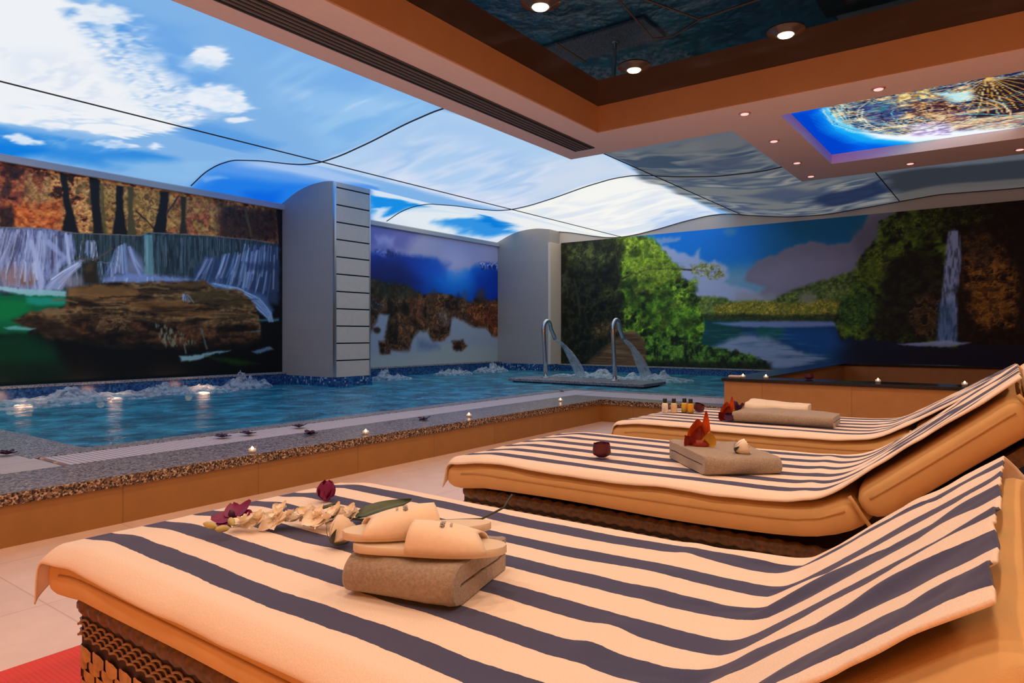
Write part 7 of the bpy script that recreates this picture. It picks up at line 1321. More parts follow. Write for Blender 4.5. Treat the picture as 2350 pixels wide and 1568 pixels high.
for (i, j), lab in SKYL.items():
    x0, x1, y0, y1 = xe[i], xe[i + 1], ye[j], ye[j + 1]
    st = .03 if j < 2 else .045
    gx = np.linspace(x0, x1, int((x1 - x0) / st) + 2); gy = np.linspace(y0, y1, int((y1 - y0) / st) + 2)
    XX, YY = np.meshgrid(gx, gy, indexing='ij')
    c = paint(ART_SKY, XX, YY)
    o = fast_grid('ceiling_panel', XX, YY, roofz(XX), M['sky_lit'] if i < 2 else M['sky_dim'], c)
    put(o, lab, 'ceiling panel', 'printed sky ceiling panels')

# galaxy light panel
gx = np.linspace(-1.558, 2.6, 346); gy = np.linspace(5.952, 7.968, 168)
XX, YY = np.meshgrid(gx, gy, indexing='ij')
M['swirl'] = backlit('backlit swirl print', 1.05)
o = fast_grid('light_panel', XX, YY, np.full(XX.shape, 2.84), M['swirl'], paint(ART_SWIRL, XX, YY))
put(o, 'glowing ceiling panel with golden light swirl on bright blue', 'light panel')

# ------------------------------------------------------------------ murals
def mural(art, mtl, label, plane, a0, a1, z0, z1, da, dz):
    ga = np.arange(a0, a1 + da, da); gz = np.arange(z0, z1 + dz, dz); ga[-1] = a1; gz[-1] = z1
    A, Z = np.meshgrid(ga, gz, indexing='ij')
    c = paint(art, A, Z)
    if plane == 'x': o = fast_grid('wall_mural', np.full(A.shape, -10.28), A, Z, mtl, c, smooth=False)
    else: o = fast_grid('wall_mural', A, np.full(A.shape, 13.88), Z, mtl, c, smooth=False)
    put(o, label, 'mural', 'printed wall murals')
    return o
M['print_falls'] = printed('waterfall print', 2.6)
M['print_reef'] = printed('reef print', 2.0)
M['print_lake'] = printed('lake print', 2.5)
mural(ART_FALLS, M['print_falls'], 'wide mural of a waterfall in autumn woods, left of the columns', 'x', 0.5, 7.25, .25, 3.075, .013, .010)
mural(ART_REEF, M['print_reef'], 'narrow mural of an underwater reef between the two columns', 'x', 8.0, 13.45, .25, 3.075, .02, .014)
mural(ART_LAKE, M['print_lake'], 'long mural of a forest lake with slim waterfall on far wall', 'y', -8.70, 2.9, .205, 3.09, .019, .013)

# ------------------------------------------------------------------ pool
ZW = .05
b = MB()
b.box(-4.45, -2.05, -1.3, -3.42, 6.25, .178); b.box(-4.45, 6.25, -1.3, -2.15, 7.28, .178)
struct('pool_kerb', b, M['beige_s'])
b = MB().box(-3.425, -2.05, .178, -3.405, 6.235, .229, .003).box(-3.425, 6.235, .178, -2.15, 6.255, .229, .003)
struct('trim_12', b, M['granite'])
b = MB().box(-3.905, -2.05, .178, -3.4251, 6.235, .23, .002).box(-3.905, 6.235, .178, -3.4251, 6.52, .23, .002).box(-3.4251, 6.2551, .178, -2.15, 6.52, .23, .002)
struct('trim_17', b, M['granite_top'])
b = MB().box(-4.45, 1.44, .178, -4.29, 7.28, .228, .003).box(-4.29, 7.12, .178, -2.15, 7.28, .228, .003).box(-10.3, 1.44, .178, -4.45, 1.77, .228, .003)
struct('trim_13', b, M['granite_grey'])
struct('pool_deck', MB().box(-10.3, -2.05, -1.3, -4.29, 1.44, .226).box(-4.29, -2.05, .178, -3.905, 1.46, .226).box(-10.3, 1.44, -1.3, -4.45, 1.77, .178), M['deck'])
struct('trim_14', MB().box(-4.29, 1.44, .178, -3.905, 7.12, .19).box(-3.905, 6.52, .178, -2.15, 7.12, .19), M['dark'])
b = MB(); y = 1.5
while y < 7.1:
    b.box(-4.275, y, .19, -3.92, y + .024, .226); y += .031
for x in (-4.28, -4.1, -3.935): b.box(x, 1.48, .19, x + .014, 7.1, .224)
x = -3.9
while x < -2.2:
    b.box(x, 6.535, .19, x + .024, 7.105, .226); x += .031
struct('gutter_grate', b, M['grate'])
b = MB()
b.box(-10.3, 1.77, -1.3, -2.0, 13.9, -1.15)
struct('pool_basin', b, M['basin'])
b = MB().box(-10.3, 1.6, -1.15, -10.17, 13.9, .215).box(-10.17, 13.77, -1.15, -2.0, 13.9, .175)
struct('trim_15', b, M['mosaic'])
b = MB().box(-4.46, 1.77, -1.15, -4.45, 7.28, .178).box(-4.45, 7.28, -1.15, -2.15, 7.29, .178).box(-10.3, 1.77, -1.15, -4.45, 1.78, .178)
struct('trim_16', b, M['mosaic'])
struct('pool_deck', MB().box(-2.15, 10.6, -1.3, 3.0, 13.9, .2), M['deck'])

# island slab for the two spouts
b = MB().box(-7.22, 9.9, -1.15, -4.72, 10.62, .07)
struct('island_base', b, M['mosaic'])
struct('island_slab', MB().box(-7.28, 9.84, .07, -4.64, 10.68, .12, .006), M['granite_grey'])

# water
m, nt, bs = mat('pool water')
nt.nodes.remove(bs)
tc = N(nt, 'ShaderNodeTexCoord')
mp = N(nt, 'ShaderNodeMapping'); mp.inputs['Rotation'].default_value = (0, 0, math.radians(36)); mp.inputs['Scale'].default_value = (1.0, 1.0, 1)
nt.links.new(tc.outputs['Object'], mp.inputs[0])
n1 = N(nt, 'ShaderNodeTexNoise'); n1.inputs['Scale'].default_value = 2.6; n1.inputs['Detail'].default_value = 4; n1.inputs['Distortion'].default_value = .6
n2 = N(nt, 'ShaderNodeTexNoise'); n2.inputs['Scale'].default_value = 9; n2.inputs['Detail'].default_value = 3
for n in (n1, n2): nt.links.new(mp.outputs[0], n.inputs['Vector'])
ad = N(nt, 'ShaderNodeMath', operation='MULTIPLY_ADD'); ad.inputs[1].default_value = .35
nt.links.new(n2.outputs['Fac'], ad.inputs[0]); nt.links.new(n1.outputs['Fac'], ad.inputs[2])
bp = N(nt, 'ShaderNodeBump'); bp.inputs['Strength'].default_value = .55; bp.inputs['Distance'].default_value = .12
nt.links.new(ad.outputs[0], bp.inputs['Height'])
gl = N(nt, 'ShaderNodeBsdfGlossy'); gl.inputs['Roughness'].default_value = .22; gl.inputs['Color'].default_value = (.9, .95, 1, 1)
tr = N(nt, 'ShaderNodeBsdfTransparent'); tr.inputs['Color'].default_value = (.45, .80, .92, 1)
df = N(nt, 'ShaderNodeBsdfDiffuse')
cr = N(nt, 'ShaderNodeValToRGB'); e = cr.color_ramp.elements
e[0].position = .38; e[0].color = (.002, .16, .25, 1); e[1].position = .68; e[1].color = (.07, .58, .78, 1)
nt.links.new(ad.outputs[0], cr.inputs['Fac']); 
r0 = N(nt, 'ShaderNodeMapRange'); r0.inputs['From Min'].default_value = .15; r0.inputs['From Max'].default_value = 1.2
nt.links.new(ad.outputs[0], r0.inputs['Value']); nt.links.new(r0.outputs[0], cr.inputs['Fac'])
nt.links.new(cr.outputs['Color'], df.inputs['Color'])
m1 = N(nt, 'ShaderNodeMixShader'); m1.inputs[0].default_value = .72
nt.links.new(tr.outputs[0], m1.inputs[1]); nt.links.new(df.outputs[0], m1.inputs[2])
fr = N(nt, 'ShaderNodeFresnel'); fr.inputs['IOR'].default_value = 1.33
fs_ = N(nt, 'ShaderNodeMath', operation='MULTIPLY'); fs_.inputs[1].default_value = .36; nt.links.new(fr.outputs[0], fs_.inputs[0])
for n in (gl, df, fr): nt.links.new(bp.outputs[0], n.inputs['Normal'])
m2 = N(nt, 'ShaderNodeMixShader'); nt.links.new(fs_.outputs[0], m2.inputs[0]); nt.links.new(m1.outputs[0], m2.inputs[1]); nt.links.new(gl.outputs[0], m2.inputs[2])
nt.links.new(m2.outputs[0], nt.nodes['Material Output'].inputs['Surface'])
M['water'] = m
def wave(x, y): return ZW + .02 * (fbm(x * 1.7 + y * .4, y * 1.7 - x * .4, 3, 3) - .5)
gx = np.arange(-10.2, -4.44, .06); gy = np.arange(1.76, 13.9, .06)
XX, YY = np.meshgrid(gx, gy, indexing='ij')
ZZ = wave(XX, YY)
wat = MB().grid(np.stack([XX, YY, ZZ], -1))
gx = np.arange(gx[-1], -2.08, .06); gy = np.arange(7.26, 13.9, .06)
XX, YY = np.meshgrid(gx, gy, indexing='ij')
wat.grid(np.stack([XX, YY, wave(XX, YY)], -1))
o = wat.build('pool_water', M['water'], None, True)
put(o, 'rippling turquoise water filling the indoor pool', 'water', kind='stuff')

# foam: white bubbling water
m, nt, bs = mat('white foam')
bs.inputs['Base Color'].default_value = (.80, .82, .86, 1); bs.inputs['Roughness'].default_value = .6
tc = N(nt, 'ShaderNodeTexCoord'); nz = N(nt, 'ShaderNodeTexNoise'); nz.inputs['Scale'].default_value = 13; nz.inputs['Detail'].default_value = 5
nt.links.new(tc.outputs['Object'], nz.inputs['Vector'])
mr = N(nt, 'ShaderNodeMapRange'); mr.inputs['From Min'].default_value = .38; mr.inputs['From Max'].default_value = .62; mr.inputs['To Min'].default_value = .02; mr.inputs['To Max'].default_value = .9
nt.links.new(nz.outputs['Fac'], mr.inputs['Value']); nt.links.new(mr.outputs[0], bs.inputs['Alpha'])
tl = N(nt, 'ShaderNodeBsdfTranslucent'); tl.inputs['Color'].default_value = (.85, .86, .9, 1)
mxs = N(nt, 'ShaderNodeMixShader'); mxs.inputs[0].default_value = .4
tp = N(nt, 'ShaderNodeBsdfTransparent'); mxa = N(nt, 'ShaderNodeMixShader'); nt.links.new(mr.outputs[0], mxa.inputs[0])
bs.inputs['Alpha'].default_value = 1.0; nt.links.remove(bs.inputs['Alpha'].links[0])
nt.links.new(bs.outputs[0], mxs.inputs[1]); nt.links.new(tl.outputs[0], mxs.inputs[2]); nt.links.new(tp.outputs[0], mxa.inputs[1]); nt.links.new(mxs.outputs[0], mxa.inputs[2])
nt.links.new(mxa.outputs[0], nt.nodes['Material Output'].inputs['Surface'])
M['foam'] = m
def foam_mesh(rx, ry, h, seed, peak=2.0):
    a = np.linspace(-1, 1, 34); X, Y = np.meshgrid(a, a, indexing='ij')
    r = np.sqrt(X * X + Y * Y)
    n = fbm(X * 3.2 + seed, Y * 3.2, seed, 4)
    Z = h * np.clip(1 - r, 0, 1) ** .8 * np.clip((n - .25) * 2.2, 0, 1.4) ** peak
    Z = np.where(r > .98, -.03, Z + .012)
    return np.stack([X * rx, Y * ry, Z], -1)
def foam(x, y, rx, ry, h, seed, label, group, peak=2.0):
    o = MB().grid(foam_mesh(rx, ry, h, seed, peak)).build('water_foam', M['foam'], None, True)
    o.location = (x, y, ZW + .005)
    put(o, label, 'foam', group, 'stuff')
JL = ['bubbling foam nearest the left edge of the pool', 'tall foam mound second from left under waterfall mural', 'low glinting foam third along the mural wall',
      'tall foam mound in the middle of the mural wall', 'low glinting foam just before the last mound', 'tallest foam spout next to the front column']
for k, (x, y, rx, ry, h) in enumerate([(-9.55, 3.15, .5, .75, .09), (-9.8, 3.80, .35, .46, .17), (-9.7, 4.25, .4, .55, .09),
                                       (-9.85, 5.0, .32, .40, .23), (-9.7, 5.5, .38, .5, .10), (-9.85, 6.3, .30, .42, .28)]):
    foam(x, y, rx, ry, h, 11 + k * 7, JL[k], 'bubbling jets along the mural wall', 1.15)
foam(-9.55, 9.1, .35, .5, .20, 70, 'small foam splash just behind the front column', 'bubbling jets along the mural wall')
foam(-9.6, 11.0, .35, .5, .18, 77, 'small foam splash under the middle of reef mural', 'bubbling jets along the mural wall')
foam(-9.6, 12.3, .35, .5, .18, 84, 'small foam splash at right end of the reef mural', 'bubbling jets along the mural wall')

# two steel swan-neck spouts on the slab
m, nt, bs = mat('falling water')
bs.inputs['Base Color'].default_value = (.75, .84, .88, 1); bs.inputs['Roughness'].default_value = .15
tc = N(nt, 'ShaderNodeTexCoord'); mp = N(nt, 'ShaderNodeMapping'); mp.inputs['Scale'].default_value = (60, 6, 6)
nz = N(nt, 'ShaderNodeTexNoise'); nz.inputs['Scale'].default_value = 1; nz.inputs['Detail'].default_value = 3
nt.links.new(tc.outputs['Object'], mp.inputs[0]); nt.links.new(mp.outputs[0], nz.inputs['Vector'])
mr = N(nt, 'ShaderNodeMapRange'); mr.inputs['From Min'].default_value = .35; mr.inputs['From Max'].default_value = .65; mr.inputs['To Min'].default_value = .15; mr.inputs['To Max'].default_value = .8
nt.links.new(nz.outputs['Fac'], mr.inputs['Value']); nt.links.new(mr.outputs[0], bs.inputs['Alpha'])
M['fall'] = m
for k, (x, y, lab) in enumerate([(-6.80, 10.28, 'left curved steel water spout pouring into the pool, before the tiled column'),
                                 (-5.40, 10.28, 'right curved steel water spout pouring into the pool, before the mural boardwalk')]):
    t = thing('water_spout', lab, 'fountain', (x, y, .12), 0, 'curved steel spouts on the island slab')
    pts = [(0, .05, 0), (0, .03, .3), (0, .0, .62), (0, -.02, .82)]
    for q in np.linspace(PI, .15, 12): pts.append((0, .10 + .12 * math.cos(q), .86 + .17 * math.sin(q)))
    pts += [(0, .32, .76), (0, .36, .70)]
    MB().tube(pts, .036, 14).build('pipe', M['steel'], t, True)
    MB().lathe([(.075, 0), (.075, .012), (.045, .02)], (0, .05, 0), 18).build('base_flange', M['steel'], t, True)
    P = []
    for i in range(26):
        f = i / 25.0
        yy = .36 + .98 * f; zz = .70 - .28 * f - .49 * f * f
        wd = .035 + .085 * f; th = .02 + .05 * f
        P.append([(wd * math.cos(a) + .012 * math.sin(9 * f + 3 * a), yy + th * math.sin(a), zz + .35 * th * math.sin(a)) for a in np.linspace(0, 2 * PI, 15)])
    MB().grid(P).build('water_stream', M['fall'], t, True, 'clear falling water')
    foam(x + .05, y + 1.45, .75, .7, .16, 120 + 9 * k, ['white splash where the left spout lands', 'white splash where the right spout lands'][k], 'splashes below the spouts')

# pool lights just under the water line of the mural wall
for k, y in enumerate((2.3, 3.2, 4.25, 5.5)):
    t = thing('pool_light', ['amber pool light at the left end of the mural wall', 'amber pool light second from the left under waterfall mural',
              'amber pool light third from the left under waterfall mural', 'amber pool light nearest the front column'][k], 'light', (-10.165, y, -.06), 0, 'amber pool lights in the mosaic')
    o = MB().lathe([(.05, 0), (.055, .012), (.04, .02)], (0, 0, 0), 16).build('lens', emit('amber lens', (1, .5, .25), 1.2), t, True); o.rotation_euler = (0, PI / 2, 0)
    l = bpy.data.lights.new('bulb', 'POINT'); l.energy = 5; l.color = (1, .50, .26); l.shadow_soft_size = .10
    lo = bpy.data.objects.new('bulb', l); COL.objects.link(lo); lo.parent = t; lo.location = (.42, 0, .115)

# ------------------------------------------------------------------ raised tub on the right
t = thing('hot_tub', 'raised beige tiled whirlpool tub with black granite rim', 'hot tub', (-2.15, 6.2, 0))
X0, X1, Y0, Y1 = -2.13, 2.9, 6.22, 10.6
b = MB().box(X0, Y0, 0, X1, Y0 + .28, .47).box(X0, Y0 + .28, 0, X0 + .26, Y1, .47).box(X0, Y1 - .26, 0, X1, Y1, .47).box(X1 - .26, Y0 + .28, 0, X1, Y1 - .26, .47)
b.box(X0 + .26, Y0 + .28, 0, X1 - .26, Y1 - .26, .08)
o = b.build('cladding', M['beige_t']); o.parent = t; o.matrix_parent_inverse = Matrix.Translation((2.15, -6.2, 0))
b = MB().box(X0 - .02, Y0 - .02, .47, X1, Y0 + .30, .50, .004).box(X0 - .02, Y0 + .30, .47, X0 + .28, Y1 + .02, .50, .004).box(X0 + .28, Y1 - .28, .47, X1, Y1 + .02, .50, .004)
o = b.build('rim', M['black_granite']); o.parent = t; o.matrix_parent_inverse = Matrix.Translation((2.15, -6.2, 0))

# ------------------------------------------------------------------ ceiling fittings
t = thing('air_vent', 'long black linear air vent slot in the soffit beam', 'air vent', (-3.415, 1.0, S))
bx = MB().box(-.105, -1.0, -.004, .105, 4.88, .03)
bx.build('vent_slot', M['dark'], t)
b = MB()
for x in (-.062, -.021, .021, .062): b.box(x - .008, -1.0, -.012, x + .008, 4.88, .0)
b.build('vent_blade', plain('vent blade', (.17, .17, .18), .5), t)
b = MB().box(-.112, -1.0, -.008, -.1, 4.89, .0).box(.1, -1.0, -.008, .112, 4.89, .0).box(-.112, 4.88, -.008, .112, 4.892, .0)
b.build('vent_frame', plain('vent frame', (.08, .07, .07), .5), t)

M['lampglass'] = emit('warm lamp glass', (1.0, .70, .42), 9)
M['lampring'] = plain('lamp ring', (.10, .085, .075), .15, .2)
M['lampcan'] = plain('lamp can', (.12, .09, .08), .4)
DL = [(-2.376, 3.548, 'recessed downlight in dark film, nearest the long air vent'), (-2.357, 4.823, 'recessed downlight in dark film, by the far left corner of the coffer'),
      (-1.243, 4.869, 'recessed downlight in dark film, above the middle of the orange cove')]
for x in (-2.37, -1.24, -.1, 1.1):
    for y in (2.3, .95, -.4): DL.append((x, y, None))
DL += [(-1.24, 3.55, None), (-.1, 3.55, None), (1.1, 3.55, None), (-.1, 4.85, None), (1.1, 4.85, None)]
def spot(parent, energy, size, col, z):
    l = bpy.data.lights.new('bulb', 'SPOT'); l.energy = energy; l.color = col; l.spot_size = math.radians(size); l.spot_blend = .9; l.shadow_soft_size = .06
    o = bpy.data.objects.new('bulb', l); COL.objects.link(o); o.parent = parent; o.location = (0, 0, z)
for (x, y, lab) in DL:
    if lab is None: lab = 'recessed downlight in dark film, out of the picture over the loungers'
    t = thing('downlight', lab, 'downlight', (x, y, 2.98), 0, 'recessed downlights in the dark film')
    MB().lathe([(.125, 0), (.125, -.004), (.085, -.010), (.070, -.030), (.058, -.034), (.056, -.020), (.056, .0)], (0, 0, 0), 28).build('trim_ring', M['lampring'], t, True)
    MB().lathe([(.0, -.044), (.03, -.043), (.045, -.040), (.053, -.030)][::-1], (0, 0, 0), 20).build('lens', M['lampglass'], t, True)
    spot(t, DOWN_W, 150, WARM, -.07)
M['pink'] = emit('pink diode', (1.0, .38, .35), 1.7)
M['pinkring'] = plain('spot ring', (.75, .5, .45), .3, .3)
PL = [(-1.786, 5.717, 'tiny pink spot on the near strip, above the notch of cloud panel'), (-.799, 5.73, 'tiny pink spot on the near strip, beside golden swirl panel'),
      (-1.815, 6.69, 'tiny pink spot on the left strip, first along the blue panel edge'), (-1.846, 7.682, 'tiny pink spot on the left strip, second along the blue panel edge'),
      (-1.872, 8.43, 'tiny pink spot at the far left corner of soffit ring'), (-.872, 8.43, 'tiny pink spot on the far strip, behind the blue panel'),
      (.071, 8.43, 'tiny pink spot on the far strip, at the right picture edge')]
for x, y, lab in PL:
    t = thing('led_spot', lab, 'spot light', (x, y, S), 0, 'pink spots round the swirl panel')
    MB().lathe([(.050, 0), (.050, -.004), (.038, -.008)], (0, 0, 0), 20).build('trim_ring', M['pinkring'], t, True)
    MB().lathe([(.037, -.004), (.030, -.012), (.006, -.014)], (0, 0, 0), 16).build('lens', M['pink'], t, True)
    spot(t, 4.0, 130, (1, .55, .48), -.03)

# low amber wall lamps behind and beside the loungers
for k, (x, y, z, rz) in enumerate([(-2.9, -2.0, 1.25, 0), (-1.2, -2.0, 1.25, 0), (.5, -2.0, 1.25, 0), (2.2, -2.0, 1.25, 0), (2.94, 1.0, 1.25, PI / 2), (2.94, 3.6, 1.25, PI / 2)]):
    t = thing('wall_lamp', 'amber wall lamp, out of the picture behind the loungers', 'wall lamp', (x, y, z), rz, 'amber wall lamps')
    MB().box(-.06, -.05, -.14, .06, -.03, .14, .004).build('back_plate', M['lampring'], t)
    MB().lathe([(.045, -.12), (.06, 0), (.045, .12)], (0, .03, 0), 18).build('lamp_shade', emit('amber shade', (1, .45, .12), 3), t, True)
    l = bpy.data.lights.new('bulb', 'POINT'); l.energy = WALL_W; l.color = AMBER; l.shadow_soft_size = .15
    o = bpy.data.objects.new('bulb', l); COL.objects.link(o); o.parent = t; o.location = (0, .16, 0)

# ------------------------------------------------------------------ sun loungers
M['canvas'] = plain('cream canvas', (.68, .42, .17), .8, noise=.05, nscale=12, bump=.15, bscale=500)
M['headcanvas'] = plain('lit head cushion canvas', (.82, .62, .42), .8, noise=.05, nscale=12)  # same canvas, made paler to stand for the light on its top
M['piping'] = plain('canvas piping', (.52, .30, .11), .7)
M['wicker'] = plain('honey wicker', (.46, .26, .09), .45, noise=.25, nscale=60)
M['weaveshade'] = plain('weave gap shade', (.035, .018, .010), .6)  # near-black core colour stands in for the shade between the strands
M['rim'] = plain('brown wicker braid', (.13, .066, .028), .5, noise=.4, nscale=90)
M['lace'] = plain('grey brown wicker lace', (.34, .215, .11), .5)

def towel_mat(name, pitch, first, count, wid):
    m, nt, b = mat(name)
    uv = N(nt, 'ShaderNodeUVMap'); uv.uv_map = 'UVMap'
    sp = N(nt, 'ShaderNodeSeparateXYZ'); nt.links.new(uv.outputs[0], sp.inputs[0])
    nz = N(nt, 'ShaderNodeTexNoise'); nz.inputs['Scale'].default_value = 45; nz.inputs['Detail'].default_value = 3
    nt.links.new(uv.outputs[0], nz.inputs['Vector'])
    nz2 = N(nt, 'ShaderNodeTexNoise'); nz2.inputs['Scale'].default_value = 2.2; nt.links.new(uv.outputs[0], nz2.inputs['Vector'])
    def mth(op, a, c=None, d=None):
        n = N(nt, 'ShaderNodeMath', operation=op)
        for k, x in enumerate((a, c, d)):
            if x is None: continue
            if isinstance(x, (int, float)): n.inputs[k].default_value = x
            else: nt.links.new(x, n.inputs[k])
        return n.outputs[0]
    v = mth('MULTIPLY_ADD', nz.outputs['Fac'], .006, sp.outputs['Y'])
    v = mth('MULTIPLY_ADD', nz2.outputs['Fac'], .05, v)
    t = mth('DIVIDE', mth('SUBTRACT', v, first - wid / 2 + .028), pitch)
    fr = mth('FRACT', t)
    on = mth('LESS_THAN', fr, wid / pitch)
    on = mth('MULTIPLY', on, mth('GREATER_THAN', t, 0.0)); on = mth('MULTIPLY', on, mth('LESS_THAN', t, float(count)))
    mx = N(nt, 'ShaderNodeMix', data_type='RGBA'); nt.links.new(on, mx.inputs[0])
    mx.inputs[6].default_value = (.86, .72, .61, 1); mx.inputs[7].default_value = (.060, .068, .145, 1)
    nb = N(nt, 'ShaderNodeTexNoise'); nb.inputs['Scale'].default_value = 420; nb.inputs['Detail'].default_value = 2; nt.links.new(uv.outputs[0], nb.inputs['Vector'])
    sc_ = N(nt, 'ShaderNodeVectorMath', operation='SCALE'); nt.links.new(mx.outputs[2], sc_.inputs[0])
    nt.links.new(mth('MULTIPLY_ADD', nb.outputs['Fac'], .36, .82), sc_.inputs['Scale'])
    nt.links.new(sc_.outputs[0], b.inputs['Base Color'])
    bp = N(nt, 'ShaderNodeBump'); bp.inputs['Strength'].default_value = .16; bp.inputs['Distance'].default_value = .002
    nt.links.new(nb.outputs['Fac'], bp.inputs['Height']); nt.links.new(bp.outputs[0], b.inputs['Normal'])
    b.inputs['Roughness'].default_value = .95; b.inputs['Specular IOR Level'].default_value = .1
    b.inputs['Sheen Weight'].default_value = .15
    return m

ZT = .41                                      # mattress top over the seat
FX = -1.82                                    # foot end of all three
class Prof:
    """side profile of a lounger: arc length -> (x, z, angle)"""
    def __init__(s, slope, xb, r=.07):
        x = np.linspace(FX, .62, 600)
        d = x - xb
        z = ZT + slope * (np.sqrt(d * d + r * r) + d - .0) / 2 - slope * (np.sqrt((FX - xb) ** 2 + r * r) + FX - xb) / 2
        z = z - .016 * ss((.17 - (x - FX)) / .17)
        s.s = np.concatenate([[0], np.cumsum(np.hypot(np.diff(x), np.diff(z)))]); s.x = x; s.z = z
        s.th = np.arctan(np.gradient(z, x))
    def at(s, a):
        a = np.asarray(a, float)
        th = np.interp(a, s.s, s.th); x = np.interp(a, s.s, s.x); z = np.interp(a, s.s, s.z)
        x = np.where(a < 0, FX + a, x)
        return x, z, th
    def arc(s, x): return float(np.interp(x, s.x, s.s))

def cushion(P, s0, s1, W, T, y0, ns=40, seed=0):
    """soft mattress section swept along the profile (world-free local coordinates: x from foot end, y from near side)"""
    k = 44; q = np.linspace(0, 2 * PI, k, endpoint=False)
    n = 4.2
    cy = np.sign(np.cos(q)) * np.abs(np.cos(q)) ** (2 / n); cz = np.sign(np.sin(q)) * np.abs(np.sin(q)) ** (2 / n)
    rows = []
    L = s1 - s0
    e = np.concatenate([[0, .006, .016, .03, .05], np.linspace(.08, L - .08, ns), [L - .05, L - .03, L - .016, L - .006, L]])
    for a in e:
        m = min(a, L - a); f = 1.0 if m > .05 else (1 - ((.05 - m) / .05) ** 2.6) ** (1 / 2.6) if m > 0 else .0
        f = max(f, .02)
        x, z, th = P.at(s0 + a); x = float(x) - FX; z = float(z); th = float(th)
        hw = W / 2 - .03 * (1 - f); hh = T / 2 * f
        puff = .004 * math.sin(7 * a + seed)
        row = []
        for yy, zz in zip(cy, cz):
            dn = -T / 2 + zz * (hh + puff * f)
            row.append((x - math.sin(th) * dn, y0 + W / 2 + yy * hw, z + math.cos(th) * dn))
        rows.append(row)
    b = MB(); P_ = np.array(rows)
    P_ = np.concatenate([P_, P_[:, :1]], 1)
    b.grid(P_)
    b.add([tuple(p) for p in rows[0]], [tuple(range(k))]); b.add([tuple(p) for p in rows[-1]], [tuple(range(k - 1, -1, -1))])
    return b

def weave(b, o, ud, L, H, nd, row0=.0):
    """woven strands on a vertical face: o lower corner, ud along, nd outward"""
    o = Vector(o); ud = Vector(ud); nd = Vector(nd); up = Vector((0, 0, 1))
    ph, pw = .0265, .066
    rows = int((H - .104) / ph)
    for r in range(rows):
        z = .004 + r * ph; sh = (r * .0270) % pw
        nb = int(L / pw) + 2; last = r == rows - 1
        for c in range(nb):
            u0 = c * pw + sh - pw
            u1 = u0 + pw * .86
            if u1 < 0 or u0 > L: continue
            u0 = max(u0, 0); u1 = min(u1, L)
            if u1 - u0 < .008: continue
            g = []
            for i in range(5):
                f = i / 4; row = []
                for j in range(3):
                    h = j / 2
                    hz = ph * ((1.3 if last else 1.02) if i in (1, 2, 3) else .72)
                    lift = .0015 + .0065 * math.sin(PI * f) * (.7 + .3 * math.sin(PI * h)) + (.003 if last else 0)
                    zz = z + ph / 2 + hz * (h - .5)
                    row.append(o + ud * (u0 + (u1 - u0) * f) + up * (zz - .004 * (f - .5)) + nd * lift)
                g.append(row)
            b.grid(g)
def lace(b, o, ud, L, H, nd):
    o = Vector(o); ud = Vector(ud); nd = Vector(nd)
    n = int(L / .008)
    for k in range(4):
        z = H - .098 + k * .0125; ph = k * PI
        pts = [o + ud * (L * i / n) + Vector((0, 0, z + .0031 * math.sin(i * 8e-3 / .042 * 2 * PI + ph))) + nd * (.004 + .003 * math.cos(i * 8e-3 / .042 * 2 * PI + ph)) for i in range(n + 1)]
        b.tube(pts, .0032, 6)

LW = .89; BH = .285; BX1 = 2.35
def base_parts(t):
    i = .055
    MB().box(.02 + .012, i + .012, 0, BX1, LW - i - .012, BH - .02).build('base_core', M['weaveshade'], t)
    b = MB()
    weave(b, (.03, i + .012, 0), (1, 0, 0), BX1 - .03, BH, (0, -1, 0)); weave(b, (.032, LW - i - .01, 0), (0, -1, 0), LW - 2 * i - .02, BH, (-1, 0, 0))
    b.build('wicker_panel', M['wicker'], t, True, 'honey brown woven wicker')
    b = MB()
    lace(b, (.03, i + .012, 0), (1, 0, 0), BX1 - .03, BH, (0, -1, 0)); lace(b, (.032, LW - i - .01, 0), (0, -1, 0), LW - 2 * i - .02, BH, (-1, 0, 0))
    b.build('lace_band', M['lace'], t, True)
    z = BH - .022; b = MB()
    for p, q in (((BX1, i + .014), (.045, i + .014)), ((.035, i + .024), (.035, LW - i - .02))):
        L = math.hypot(q[0] - p[0], q[1] - p[1]); n = int(L / .009)
        pts = [(p[0] + (q[0] - p[0]) * k / n, p[1] + (q[1] - p[1]) * k / n, z) for k in range(n + 1)]
        b.tube(pts, [.0225 + .003 * math.sin(k * 1.1) for k in range(n + 1)], 10)
    b.build('braided_rim', M['rim'], t, True, 'dark brown braided rim')

